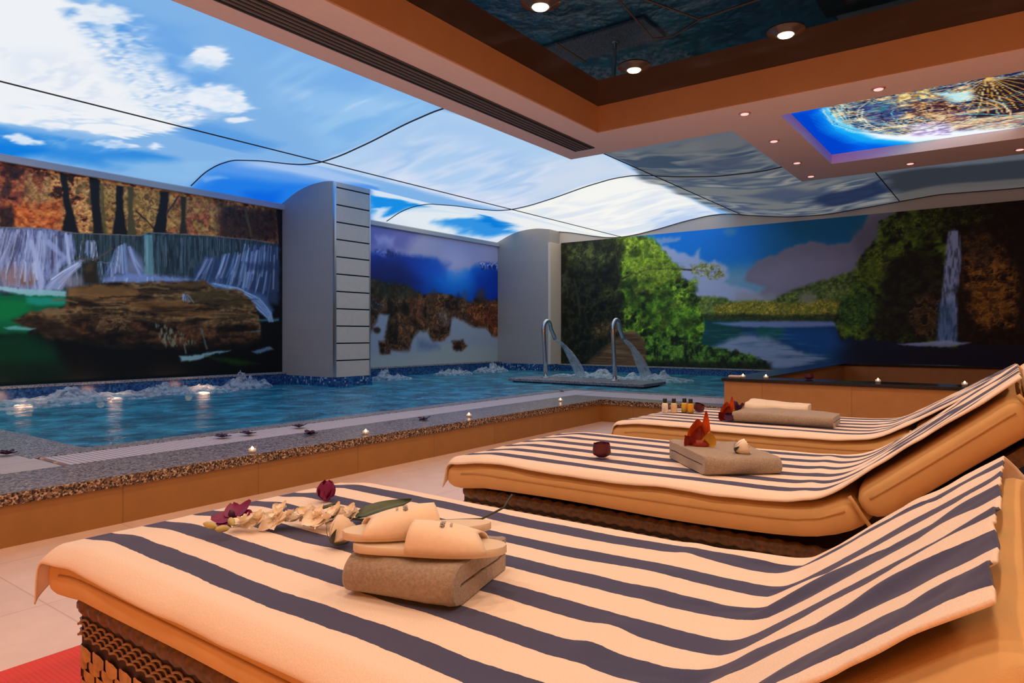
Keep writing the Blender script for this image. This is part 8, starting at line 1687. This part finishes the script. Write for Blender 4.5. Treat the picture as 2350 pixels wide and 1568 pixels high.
def towel(P, W, name, label, tm, seed, s1, hn, wr, sag=.0):
    """striped terry towel spread over the mattress"""
    sv = np.concatenate([np.linspace(-1, .04, 24)[:-1], np.linspace(.04, s1, 330)]); qv = np.linspace(0, 1, 150)
    SS, Q = np.meshgrid(sv, qv, indexing='ij')
    fl = .012 + .075 * np.exp(-(Q / .10) ** 2)
    SS = np.where(SS < .04, .04 - (.04 + fl) * (.04 - SS) / 1.04, SS)
    hem = hn + .008 * (fbm(SS * 3.1, SS * 0 + seed, seed, 3) - .5) * 2
    sb = P.arc(-.40)
    hem = hem - (.058 if hn > 0 else .018) * ss((SS - sb + .30) / .55)
    hem2 = .05 + .02 * (fbm(SS * 2.3, SS * 0 + 7, seed + 3, 3) - .5)
    v = -hem + Q * (W + hem + hem2)                         # distance across, 0..W lies on top
    r = .04
    def fold(v):
        """across -> (y, drop)"""
        a0 = (r - v) / r; arc = np.clip(a0, 0, PI / 2)
        y = np.where(v >= r, v, r - r * np.sin(arc)); d = np.where(v >= r, 0, r - r * np.cos(arc))
        ex = np.clip((r - v) - r * PI / 2, 0, None)
        return y - .10 * ex, d + ex
    y1, d1 = fold(v); y2, d2 = fold(W - v)
    y = np.where(v < W / 2, y1, W - y2); d = np.where(v < W / 2, d1, d2)
    # foot end folds down as well
    ra = .035
    af = np.clip((ra - SS) / ra, 0, PI / 2)
    sx = np.where(SS >= ra, SS, ra - ra * np.sin(af)); df = np.where(SS >= ra, 0, ra - ra * np.cos(af))
    ex = np.clip((ra - SS) - ra * PI / 2, 0, None)
    sx = sx - .25 * ex - .012; df = df + ex
    x, z, th = P.at(np.clip(sx, -.2, None))
    th = np.where(sx < 0, 0, th); z = np.where(sx < 0, ZT - .016, z)
    on = ss(1 - d / .02)
    ramp = ss((SS - sb + .25) / .35)
    w1 = (fbm(SS * 4.2 + v * 2.4, v * 13 - SS * 3.0, seed + 20, 3) - .47)
    w2 = (fbm(SS * 2.2 - v * 3, v * 5 + seed, seed + 40, 3) - .5)
    rid = np.exp(-((SS - sb + .12 + .10 * (v - W / 2)) / .03) ** 2) * np.clip(fbm(v * 9, SS * 2, seed + 60, 2) - .35, 0, 1)
    lift = .009 + wr * np.clip(w1, -.05, 1) * ramp * .9 + .012 * np.clip(w2, -.2, 1) * (1 - ramp * .5) * .6 + .05 * wr / .03 * rid * .4
    lift = np.clip(lift, .006, None)
    lift = lift * (on * .8 + .2) + .004
    nx = -np.sin(th); nz = np.cos(th)
    off = lift - d - df
    X = x - FX + nx * off; Z = z + nz * off
    side = (1 - on) * (.006 + .012 * (fbm(SS * 7, v * 3, seed + 9, 2)))
    Y = np.where(v < W / 2, y - side, y + side)
    dz = fbm(SS * 5, v * 5, seed + 77, 2) - .5
    Y = Y + .004 * dz
    o = fast_grid(name, X, Y, Z, tm, None, np.stack([SS, v], -1))
    md = o.modifiers.new('thickness', 'SOLIDIFY'); md.thickness = .004; md.offset = 1
    return o

LG = [(.64, .80, -.335, 'nearest cream sun lounger on woven wicker base, with slippers on it', 'navy and white striped towel on the nearest lounger, under the slippers', 5, .014, .034),
      (2.05, .83, -.43, 'middle cream sun lounger, with orange flower on its brown towel', 'navy and white striped towel on the middle lounger, under orange flower', 15, -.004, .020),
      (3.46, .645, -.49, 'farthest cream sun lounger, with little bottles, before the beige tub', 'navy and white striped towel on the farthest lounger, under the bottles', 29, -.004, .018)]
TM = towel_mat('striped terry', .136, .105, 6, .060)
PR = []
first_base = None
for k, (y0, slope, xb, lab, tlab, seed, hn, wr) in enumerate(LG):
    P = Prof(slope, xb, .032 if k == 0 else .07); PR.append(P)
    t = thing('sun_lounger', lab, 'lounger', (FX, y0, 0), 0, 'row of sun loungers')
    if first_base is None:
        base_parts(t); first_base = list(t.children)
    else:
        for ch in first_base:
            c = ch.copy(); COL.objects.link(c); c.parent = t
    sb = P.arc(-.37); se = P.arc(.0)
    seat = cushion(P, -.02, sb, LW - .01, .125, .005, 46, k).build('seat_cushion', M['canvas'], t, True)
    backc = cushion(P, sb + .004, se, LW - .01, .125, .005, 20, k + 2).build('back_cushion', M['canvas'], t, True)
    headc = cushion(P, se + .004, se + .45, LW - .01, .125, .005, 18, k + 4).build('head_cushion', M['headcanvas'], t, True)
    # piping sewn along the lower edges of the cushions
    for ch, a0, a1 in ((seat, .06, sb - .03), (backc, sb + .04, se - .03), (headc, se + .04, se + .42)):
        for yy in (.002, LW - .002):
            ax, az, ath = P.at(np.linspace(a0, a1, 24))
            MB().tube([(x - FX + math.sin(q) * .050, yy + (.004 if yy < .1 else -.004), z - math.cos(q) * .050) for x, z, q in zip(ax, az, ath)], .0035, 6).build('piping', M['piping'], ch, True)
    # frame under the raised back
    ax, az, ath = P.at(np.linspace(sb + .06, se + .45, 12)); b = MB(); rows = []
    for x, z, th in zip(ax, az, ath):
        c, s_ = math.cos(th), math.sin(th)
        rows.append([(x - FX + s_ * d, y, z - c * d) for d, y in ((.128, .05), (.128, LW - .05), (.165, LW - .05), (.165, .05), (.128, .05))])
    b.grid(rows); b.build('back_frame', M['rim'], t)
    # ties at the joints of the cushions
    for sj in (sb, se):
        x, z, th = [float(q) for q in P.at(sj)]
        b = MB().tube([(x - FX + math.sin(th) * d, .012 - .006 * math.sin(d * 26), z - math.cos(th) * d) for d in np.linspace(.02, .13, 6)], .006, 6)
        b.build('cushion_tie', M['piping'], t, True)
    tw = towel(P, LW, 'striped_towel', tlab, TM, seed, P.arc(.005 if k == 0 else .035), hn, wr)
    tw.location = (FX, y0, 0)
    put(tw, tlab, 'towel', 'striped towels spread on the loungers')

def topz(k, x): return float(np.interp(x, PR[k].x, PR[k].z)) + .016

# red rubber mat by the foot of the near lounger
m, nt, bs = mat('red ribbed mat')
bs.inputs['Base Color'].default_value = (.76, .050, .014, 1); bs.inputs['Roughness'].default_value = .6
tc = N(nt, 'ShaderNodeTexCoord'); wv = N(nt, 'ShaderNodeTexWave', bands_direction='Y'); wv.inputs['Scale'].default_value = 26
nt.links.new(tc.outputs['Object'], wv.inputs['Vector']); bp = N(nt, 'ShaderNodeBump'); bp.inputs['Strength'].default_value = .5; bp.inputs['Distance'].default_value = .003
nt.links.new(wv.outputs['Fac'], bp.inputs['Height']); nt.links.new(bp.outputs[0], bs.inputs['Normal'])
put(MB().box(-2.16, -.7, 0, -1.815, .9, .008, .002).build('floor_mat', m), 'bright red ribbed floor mat at the foot of the nearest lounger', 'mat')

# ------------------------------------------------------------------ folded towels and slippers
M['brown'] = plain('brown terry', (.335, .265, .205), .95, noise=.22, nscale=170, bump=.6, bscale=420, sheen=.3)
M['white_terry'] = plain('cream terry', (.80, .70, .58), .95, noise=.06, nscale=120, bump=.4, bscale=420)
M['slipper'] = plain('cream slipper cloth', (.84, .70, .55), .8, noise=.03, nscale=90, bump=.12, bscale=600)
M['sole'] = plain('slipper sole', (.72, .60, .46), .7)
M['ink'] = plain('dark print', (.05, .04, .04), .7)
def folded(L, D, T, seed, layers=2):
    """towel folded over: fold along local x at y=0, open ends at x=0 and x=L"""
    th = T * .46; R = T / 2
    out = [(D, 0)] + [(R - R * math.cos(a) if False else R + R * math.cos(a), R + R * math.sin(a)) for a in np.linspace(-PI / 2, -3 * PI / 2, 15)] + [(D, T)]
    ri = R - th
    inn = [(D, T - th)] + [(R + ri * 2.2 * math.cos(a) + .0, R + ri * math.sin(a)) for a in np.linspace(-3 * PI / 2, -PI / 2, 9)] + [(D, th)]
    def dens(p):
        r = []
        for a, c in zip(p[:-1], p[1:]):
            n = max(1, int(math.hypot(c[0] - a[0], c[1] - a[1]) / .02))
            r += [(a[0] + (c[0] - a[0]) * i / n, a[1] + (c[1] - a[1]) * i / n) for i in range(n)]
        return r + [p[-1]]
    ring = dens(out) + dens(inn)
    xs = np.concatenate([[0, .003, .010], np.linspace(.02, L - .02, 16), [L - .010, L - .003, L]])
    rows = []
    cy = D / 2; cz = T / 2
    for x in xs:
        m = min(x, L - x); ins = .008 * (1 - min(1, m / .010)) ** 2
        row = []
        for (y, z) in ring:
            nz = (fbm(np.array([x * 14.]), np.array([y * 14. + z * 9]), seed, 3)[0] - .5)
            wav = 1 + .10 * math.sin(x * 9 + seed) * (y / D)
            zz = z * wav + nz * .012 * (1 if z > .004 else 0)
            yy = y + (fbm(np.array([x * 8.]), np.array([z * 9.]), seed + 4, 2)[0] - .5) * .02
            row.append((x, yy + (ins if y < cy else -ins), max(.0, zz * (1 - ins * 4))))
        rows.append(row)
    P = np.array(rows); k = P.shape[1]
    b = MB(); b.grid(np.concatenate([P, P[:, :1]], 1))
    # end faces between outer and inner rims
    no = len(dens(out)); ni = k - no
    for i, rv in ((0, False), (len(xs) - 1, True)):
        vs = [tuple(p) for p in P[i]]; fs = []
        io = np.round(np.linspace(0, no - 1, 24)).astype(int); ii = no + np.round(np.linspace(ni - 1, 0, 24)).astype(int)
        for a in range(23):
            f = [io[a], io[a + 1], ii[a + 1], ii[a]]
            f2 = []
            for q in f:
                if q not in f2: f2.append(q)
            if len(f2) > 2: fs.append(tuple(f2 if rv else f2[::-1]))
        b.add(vs, fs)
    return b
def place_towel(p, ang, L, D, T, seed, mtl, label, k):
    o = folded(L, D, T, seed).build('folded_towel', mtl, None, True)
    o.location = p; o.rotation_euler = (0, 0, ang)
    put(o, label, 'towel', 'folded towels on the loungers')
z0 = topz(0, -.9)
place_towel((-.985, .815, z0), math.radians(14), .225, .25, .070, 3, M['brown'], 'brown folded towel under the slippers on the nearest lounger', 0)
z1 = topz(1, -.9)
place_towel((-.815, 2.21, z1), math.radians(43), .27, .36, .06, 8, M['brown'], 'brown folded towel under orange flower on the middle lounger', 1)
z2 = topz(2, -.9)
place_towel((-1.22, 3.68, z2), math.radians(3), .50, .27, .055, 12, M['brown'], 'brown folded towel on the farthest lounger, beside red flowers', 2)
place_towel((-1.25, 3.99, z2), math.radians(8), .34, .24, .075, 21, M['white_terry'], 'cream folded towel behind brown one on the farthest lounger', 2)

def slipper(label, p, ang, tilt, mir):
    t = thing('slipper', label, 'slipper', p, ang, 'pair of slippers on the brown towel')
    t.rotation_euler = (0, tilt, ang)
    L = .285
    def hw(f): return (.034 + .014 * ss(np.array((f - .25) / .45))) * (max(0, 1 - abs(2 * f - 1) ** 3.2)) ** .5
    fs = [0.0, .02, .06, .12, .2, .3, .4, .5, .6, .7, .8, .88, .94, .98, 1.0]
    rows = []
    for (zz, ins) in ((0, .003), (.003, 0), (.011, 0), (.014, .004)):
        ring = [(L * f, float(hw(f)) * (1 - ins * 18), zz) for f in fs] + [(L * f, -float(hw(f)) * (1 - ins * 18), zz) for f in fs[::-1][1:-1]]
        rows.append(ring)
    b = MB(); P = np.array(rows); b.grid(np.concatenate([P, P[:, :1]], 1)); n = len(rows[0])
    b.add(rows[0], [tuple(range(n - 1, -1, -1))]); b.add(rows[-1], [tuple(range(n))])
    b.build('sole', M['sole'], t, True)
    def up(f, a):
        """f along foot .36..0.88, a -1..1 across"""
        g = (f - .36) / .52
        h = .047 - .022 * g + .006 * math.sin(PI * g)
        w_ = float(hw(f)) + .003
        q = a * PI / 2
        y = w_ * math.sin(q) * (1 if abs(a) < 1 else 1); z = .008 + h * (math.cos(q) ** .75 if math.cos(q) > 0 else 0)
        x = L * f - (.030 * (1 - abs(a)) * -1 * (.35 - g) )
        return Vector((x, y, z))
    G = [[up(.36 + .52 * i / 14, -1 + 2 * j / 18) for j in range(19)] for i in range(15)]
    o = MB().grid(G).build('upper', M['slipper'], t, True)
    md = o.modifiers.new('thickness', 'SOLIDIFY'); md.thickness = .003; md.offset = 0
    # small dark printed mark: a crest with two short lines of lettering strokes
    b = MB()
    def stroke(f0, a0, f1, a1, w_):
        p = up(f0, a0); q = up(f1, a1); nrm = (up(f0 + .01, a0) - up(f0 - .01, a0)).cross(up(f0, a0 + .02) - up(f0, a0 - .02)).normalized()
        if nrm.z < 0: nrm = -nrm
        d = (q - p).normalized(); s_ = d.cross(nrm) * w_ / 2; up_ = nrm * .0028
        b.add([p - s_ + up_, p + s_ + up_, q + s_ + up_, q - s_ + up_], [(0, 1, 2, 3)])
    sg = mir
    for i in range(6):
        a = sg * (.10 - .07 * i); f = .58
        stroke(f, a, f + .035, a, .0022)
        if i % 2: stroke(f + .017, a, f + .017, a - sg * .04, .0020)
        else: stroke(f + .034, a, f + .034, a - sg * .04, .0020)
    for i in range(4): stroke(.655, sg * (.06 - .07 * i), .675, sg * (.06 - .07 * i), .0020)
    stroke(.52, sg * .22, .545, sg * .20, .006)
    b.build('printed_mark', M['ink'], t, False, 'small dark printed lettering mark')
    return t
zs = z0 + .074
slipper('right cream cloth slipper with toe to the right, on brown towel', (-.984, .846, zs), math.radians(34), 0, 1)
slipper('left cream cloth slipper lying head to tail behind the other slipper', (-.828, 1.062, zs + .017), math.radians(229), 0, -1)

# ------------------------------------------------------------------ flowers
M['magenta'] = plain('magenta petal', (.20, .003, .085), .5)
M['burgundy'] = plain('burgundy petal', (.085, .006, .018), .5)
M['purple'] = plain('dark purple petal', (.05, .008, .055), .5)
M['ivory'] = plain('ivory petal', (.90, .80, .66), .6)
M['bud'] = plain('yellow green bud', (.52, .44, .16), .5)
M['leaf'] = plain('dark green leaf', (.030, .055, .012), .35, noise=.3, nscale=30)
M['stem'] = plain('dark green stem', (.025, .030, .012), .5)
M['orange'] = plain('orange petal', (.62, .10, .012), .4, noise=.35, nscale=25)
M['redpetal'] = plain('dark red petal', (.28, .018, .008), .4, noise=.3, nscale=25)
M['yolk'] = plain('yellow flower heart', (.65, .40, .06), .5)
def petal(b, base, d, nrm, L, W, cup=.15, curl=.0, tip=1.0, n=7):
    base = Vector(base); d = Vector(d).normalized(); nrm = Vector(nrm); nrm = (nrm - d * nrm.dot(d)).normalized(); s_ = d.cross(nrm)
    g = []
    for i in range(n):
        f = i / (n - 1); w_ = W * (math.sin(PI * min(.999, f ** .8 * .93 + .05)) ** tip)
        row = []
        for a in (-1, -.5, 0, .5, 1):
            row.append(base + d * (L * f) + s_ * (w_ / 2 * a) + nrm * (curl * L * f * f + cup * W * a * a))
        g.append(row)
    b.grid(g)
def orchid(b, c, nrm, R, seed=0, spread=1.0):
    rnd = random.Random(seed); nrm = Vector(nrm).normalized()
    a = nrm.cross(Vector((.3, .2, .9))).normalized(); e = nrm.cross(a)
    for i in range(5):
        q = 2 * PI * i / 5 + rnd.uniform(-.2, .2)
        d = a * math.cos(q) + e * math.sin(q)
        petal(b, Vector(c) + d * R * .05, d * spread + nrm * rnd.uniform(.1, .4), nrm, R * rnd.uniform(.9, 1.1), R * (1.05 if i % 2 else .78), .12, rnd.uniform(-.15, .15), .62)
def rose(b, c, axis, R, H, seed=0, rings=3, slim=False):
    rnd = random.Random(seed); ax = Vector(axis).normalized()
    a = ax.cross(Vector((.31, .83, .2))).normalized(); e = ax.cross(a)
    for k in range(rings):
        n = 3 + k; rr = R * (.35 + .65 * k / max(1, rings - 1))
        for i in range(n):
            q = 2 * PI * (i + .37 * k) / n + rnd.uniform(-.15, .15)
            d = a * math.cos(q) + e * math.sin(q); s_ = ax.cross(d)
            g = []
            for u in range(6):
                f = u / 5; row = []
                for v in range(7):
                    w_ = (v / 6 - .5) * 2
                    an = w_ * (1.05 if k else 1.4)
                    prof = (.18 + .82 * math.sin(min(1, f * 1.2) * PI / 2) ** .8) * (1 - .25 * max(0, f - .6)) if slim else min(1, .25 + f * 3.2) ** .6 * (1 - .20 * f * f)
                    r_ = rr * prof * (1 - .10 * f * f * (k == 0)) + (.10 * R * f ** 3 * k / rings)
                    hh = H * f * (1 - .10 * w_ * w_) * (.88 + .12 * (rings - k) / rings)
                    dd = d * math.cos(an) + s_ * math.sin(an)
                    row.append(Vector(c) + dd * r_ + ax * hh)
                g.append(row)
            b.grid(g)
def blossom(label, p, nrm, R, mtl, seed, group, spread=1.0, heart=True):
    t = thing('orchid_blossom', label, 'flower', p, 0, group)
    b = MB(); orchid(b, (0, 0, .004), nrm, R, seed, spread); b.build('petal_ring', mtl, t, True)
    b = MB(); n = Vector(nrm).normalized(); b.tube([n * .004, n * (.012 + R * .15), n * (.014 + R * .3)], [R * .12, R * .16, R * .04], 8); b.build('flower_heart', M['redpetal'] if not heart else M['purple'], t, True)
def rosehead(label, p, axis, R, H, mtl, seed, group, sepal=True):
    t = thing('flower_head', label, 'flower', p, 0, group)
    b = MB(); rose(b, (0, 0, .003), axis, R, H, seed, 3, mtl is M['ivory']); b.build('petal_ring', mtl, t, True)
    b = MB(); ax = Vector(axis).normalized(); a = ax.cross(Vector((.3, .8, .2))).normalized(); e = ax.cross(a)
    for i in range(5):
        q = 2 * PI * i / 5; d = a * math.cos(q) + e * math.sin(q)
        petal(b, Vector((0, 0, .003)) - ax * .002, d + ax * .12, ax, R * 1.25, R * .42, .1, .55)
    if mtl is M['ivory']: b.build('sepal_ring', M['stem'], t, True)
def cupflower(label, p, H, W, mtl, seed, group):
    """upright blossom of five ragged petals"""
    t = thing('flower_head', label, 'flower', p, 0, group); rnd = random.Random(seed); b = MB()
    for i in range(6):
        q = 2 * PI * i / 6 + rnd.uniform(-.3, .3); d = Vector((math.cos(q), math.sin(q), 0))
        petal(b, d * W * .12, d * rnd.uniform(.3, .7) + Vector((0, 0, 1)), -d, H * rnd.uniform(.68, 1.05), W * .78, .28, rnd.uniform(-.1, .25), .55, 8)
    b.build('petal_ring', mtl, t, True)
    MB().lathe([(W * .1, 0), (W * .2, H * .1), (W * .16, H * .3), (W * .03, H * .42)], (0, 0, 0), 10).build('flower_base', mtl, t, True)
G1_ = 'loose flowers on the nearest lounger'
blossom('flat magenta orchid blossom on the nearest lounger, left of the white flowers', (-1.585, .975, topz(0, -1.5) + .004), (.05, -.30, .92), .056, M['magenta'], 3, G1_)
cupflower('upright magenta flower alone near the far edge of the nearest lounger', (-1.575, 1.255, topz(0, -1.5)), .056, .068, M['magenta'], 5, G1_)
# white orchid sprig
zf = topz(0, -1.4) + .008
t = thing('orchid_sprig', 'sprig of white orchid blossoms with green buds on the nearest lounger', 'flower', (-1.42, 1.03, zf))
def rel(x, y, z): return (x + 1.42, y - 1.03, z)
MB().tube([rel(-1.55, 1.02, .010), rel(-1.47, 1.04, .016), rel(-1.38, 1.08, .016), rel(-1.29, 1.13, .012), rel(-1.16, 1.22, .008), rel(-1.06, 1.32, .008), rel(-1.05, 1.40, .022), rel(-1.065, 1.455, .042)], [.0022, .003, .003, .003, .003, .0028, .0026, .003], 8).build('stem', M['stem'], t, True)
BL = [(-1.50, .945, .016, .034), (-1.475, .968, .018, .034), (-1.45, 1.0, .02, .036), (-1.433, 1.025, .02, .036), (-1.415, 1.05, .022, .036), (-1.395, 1.075, .02, .036), (-1.37, 1.06, .022, .036), (-1.352, 1.10, .022, .038), (-1.33, 1.125, .022, .036), (-1.305, 1.10, .022, .036), (-1.53, 1.07, .014, .030), (-1.335, 1.06, .02, .034)]
for i, (x, y, z, R) in enumerate(BL):
    rnd = random.Random(40 + i)
    b = MB(); orchid(b, rel(x, y, z - .008), (rnd.uniform(-.5, .5), rnd.uniform(-.9, -.1), .8), R, 50 + i, .8)
    orchid(b, rel(x + .004, y + .004, z), (rnd.uniform(-.5, .5), rnd.uniform(-.5, .2), .9), R * .55, 80 + i, .35)
    b.build('blossom', M['ivory'], t, True)
for i, (x, y, dx, dy) in enumerate([(-1.505, .885, -.6, -.3), (-1.48, .90, .1, -1), (-1.50, .92, -.9, .4), (-1.54, 1.0, .9, -.1), (-1.49, 1.10, .8, -.2)]):
    d = Vector((dx, dy, .15)).normalized(); p = Vector(rel(x, y, .012))
    MB().tube([p, p + d * .008, p + d * .02, p + d * .032, p + d * .038], [.002, .007, .009, .006, .001], 8).build('bud', M['bud'], t, True)
b = MB(); petal(b, rel(-1.315, 1.14, .008), (-.02, 1, .03), (.3, .1, 1), .20, .058, .14, -.02, .9, 12); b.build('leaf', M['leaf'], t, True)
b = MB(); petal(b, rel(-1.43, 1.10, .016), (.4, .8, .1), (0, 0, 1), .07, .025, .2, .1); b.build('leaf', M['leaf'], t, True)
# white rosebud
rosehead('ivory rosebud with dark sepals, touching the toe of a slipper', (-1.215, .985, topz(0, -1.2) + .008), (.15, .62, .62), .031, .062, M['ivory'], 9, G1_)

def flame_flower(label, p, group, sc_=1.0, turn=0.0):
    """orange lily-like flower standing up: pointed bracts of unequal height"""
    t = thing('orange_flower', label, 'flower', p, turn, group)
    def tongue(x, y, lean, L, W, mtl, nm, cup=.35, curl=.0, face=(0, -1, .1)):
        b = MB(); petal(b, (x, y, .0), (lean[0], lean[1], 1), face, L, W, cup, curl, .85, 12); b.build(nm, mtl, t, True)
    s = sc_
    tongue(.018 * s, .0, (.06, .02), .135 * s, .034 * s, M['orange'], 'tall_bract', .45, -.05)
    tongue(-.012 * s, .005, (.05, .05), .105 * s, .075 * s, M['orange'], 'bract', .30, .02)
    tongue(-.02 * s, -.006, (.28, -.03), .085 * s, .055 * s, M['redpetal'], 'bract', .25, .0)
    tongue(-.030 * s, -.012, (-.62, -.2), .06 * s, .045 * s, M['redpetal'], 'bract', .3, .1)
    tongue(.025 * s, -.012, (.10, -.12), .065 * s, .055 * s, M['yolk'], 'bract', .30, .1)
    MB().lathe([(.03 * s, 0), (.038 * s, .012 * s), (.026 * s, .03 * s), (.008 * s, .034 * s)], (0, 0, 0), 14).build('flower_base', M['redpetal'], t, True)
G2_ = 'flowers on the middle lounger'
flame_flower('tall orange flower standing on brown towel of the middle lounger', (-.93, 2.44, z1 + .056), G2_, 1.0, math.radians(36))
rosehead('squat burgundy flower head on the foot half of the middle lounger', (-1.27, 2.32, topz(1, -1.2)), (0, 0, 1), .036, .058, M['burgundy'], 13, G2_)
rosehead('ivory rosebud lying on brown towel, right of the orange flower', (-.775, 2.37, z1 + .066), (.75, .25, .35), .028, .052, M['ivory'], 17, G2_)
G3_ = 'flowers on the farthest lounger'
flame_flower('orange red flower at the left end of towel on farthest lounger', (-1.27, 3.76, z2), G3_, .95, math.radians(36))
rosehead('dark burgundy flower head right of the bottles on farthest lounger', (-1.55, 4.05, topz(2, -1.5)), (.3, 0, 1), .034, .052, M['burgundy'], 23, G3_)
cupflower('dark purple flower behind orange red flower on the farthest lounger', (-1.285, 3.93, z2), .085, .07, M['purple'], 27, G3_)
rosehead('dark purple flower in front of orange red flower on farthest lounger', (-1.235, 3.69, z2), (.1, -.2, 1), .028, .042, M['purple'], 31, G3_)

# little bottles
m, nt, bs = mat('clear bottle'); bs.inputs['Base Color'].default_value = (.85, .80, .68, 1); bs.inputs['Roughness'].default_value = .15; M['btl1'] = m
M['btl2'] = plain('cream lotion', (.72, .56, .34), .25); M['btl3'] = plain('yellow oil', (.68, .46, .06), .2); M['btl4'] = plain('amber oil', (.72, .36, .02), .2)
M['cap'] = plain('black cap', (.015, .012, .012), .3)
for x, y, mk, lab in [(-1.70, 3.90, 'btl1', 'clear little bottle with black cap, leftmost of the row'), (-1.655, 3.93, 'btl2', 'cream little bottle with black cap, second of the row'),
                      (-1.61, 3.985, 'btl3', 'yellow little bottle with black cap, third of the row'), (-1.565, 3.97, 'btl4', 'amber little bottle with black cap, next to burgundy flower')]:
    t = thing('bottle', lab, 'bottle', (x, y, topz(2, -1.6)), 0, 'little bottles on the farthest lounger')
    MB().lathe([(.015, 0), (.019, .003), (.019, .048), (.015, .056), (.009, .060)], (0, 0, 0), 16).build('bottle_body', M[mk], t, True)
    MB().lathe([(.0125, .058), (.0125, .082), (.011, .084)], (0, 0, 0), 14).build('cap', M['cap'], t, True)

# orchid heads on the pool deck
ZD = .228
G4_ = 'purple orchid heads on the pool deck'
for i, (x, y, lab) in enumerate([(-4.50, 1.40, 'purple orchid head on the deck tiles at the left picture edge'), (-4.13, 2.46, 'purple orchid head on white grating, nearest the left end'),
                                 (-4.10, 2.63, 'purple orchid head on white grating, second from the left end'), (-4.126, 3.05, 'purple orchid head on white grating, at the water side'),
                                 (-3.76, 2.87, 'purple orchid head on the granite kerb, below the other three'), (-3.70, 3.89, 'purple orchid head on the granite kerb, between two candles'),
                                 (-4.22, 6.75, 'tiny dark orchid head at the corner of the pool kerb')]):
    blossom(lab, (x, y, ZD + .002), (0, 0, 1), .052 if i < 6 else .032, M['purple'], 60 + i, G4_, 1.0)
rosehead('burgundy flower head on the black rim of the tub', (-1.45, 6.46, .50), (0, 0, 1), .038, .052, M['burgundy'], 41, 'flowers on the tub')

# tealights
M['wax'] = plain('white wax', (.85, .72, .62), .4)
M['flame'] = emit('candle flame', (1.0, .60, .28), 9)
m, nt, bs = mat('tealight glass'); bs.inputs['Base Color'].default_value = (.9, .85, .8, 1); bs.inputs['Roughness'].default_value = .1; bs.inputs['Alpha'].default_value = .35; M['glass'] = m
TL = [(-3.47, 2.25, ZD, 'lit tealight on the granite kerb, nearest the picture\'s left'), (-3.49, 3.11, ZD, 'lit tealight on the granite kerb, second from the near end'),
      (-3.55, 4.26, ZD, 'lit tealight on the granite kerb, third from the near end'), (-3.63, 5.78, ZD, 'lit tealight on the granite kerb, by the inner corner'),
      (-1.99, 6.32, .50, 'lit tealight on black tub rim, leftmost'), (-1.79, 6.34, .50, 'lit tealight on black tub rim, second from the left'),
      (-.89, 6.36, .50, 'lit tealight on black tub rim, third, right of the burgundy flower'), (-.29, 6.36, .50, 'lit tealight on black tub rim, rightmost, near the lounger back')]
for x, y, z, lab in TL:
    t = thing('tealight', lab, 'candle', (x, y, z), 0, 'lit tealights')
    MB().lathe([(.016, 0), (.021, .004), (.022, .026), (.020, .026), (.018, .006)], (0, 0, 0), 16).build('glass_cup', M['glass'], t, True)
    MB().lathe([(.0165, .005), (.0165, .017), (.002, .018)], (0, 0, 0), 14).build('wax', M['wax'], t, True)
    MB().lathe([(.002, .018), (.007, .022), (.0085, .028), (.005, .035), (.001, .039)], (0, 0, 0), 10).build('flame', M['flame'], t, True)
o = MB().box(0, 0, 0, .11, .06, .022, .006).build('folded_cloth', M['white_terry']); o.location = (-2.12, 6.30, .50)
put(o, 'small white folded cloth on the left end of tub rim', 'cloth')
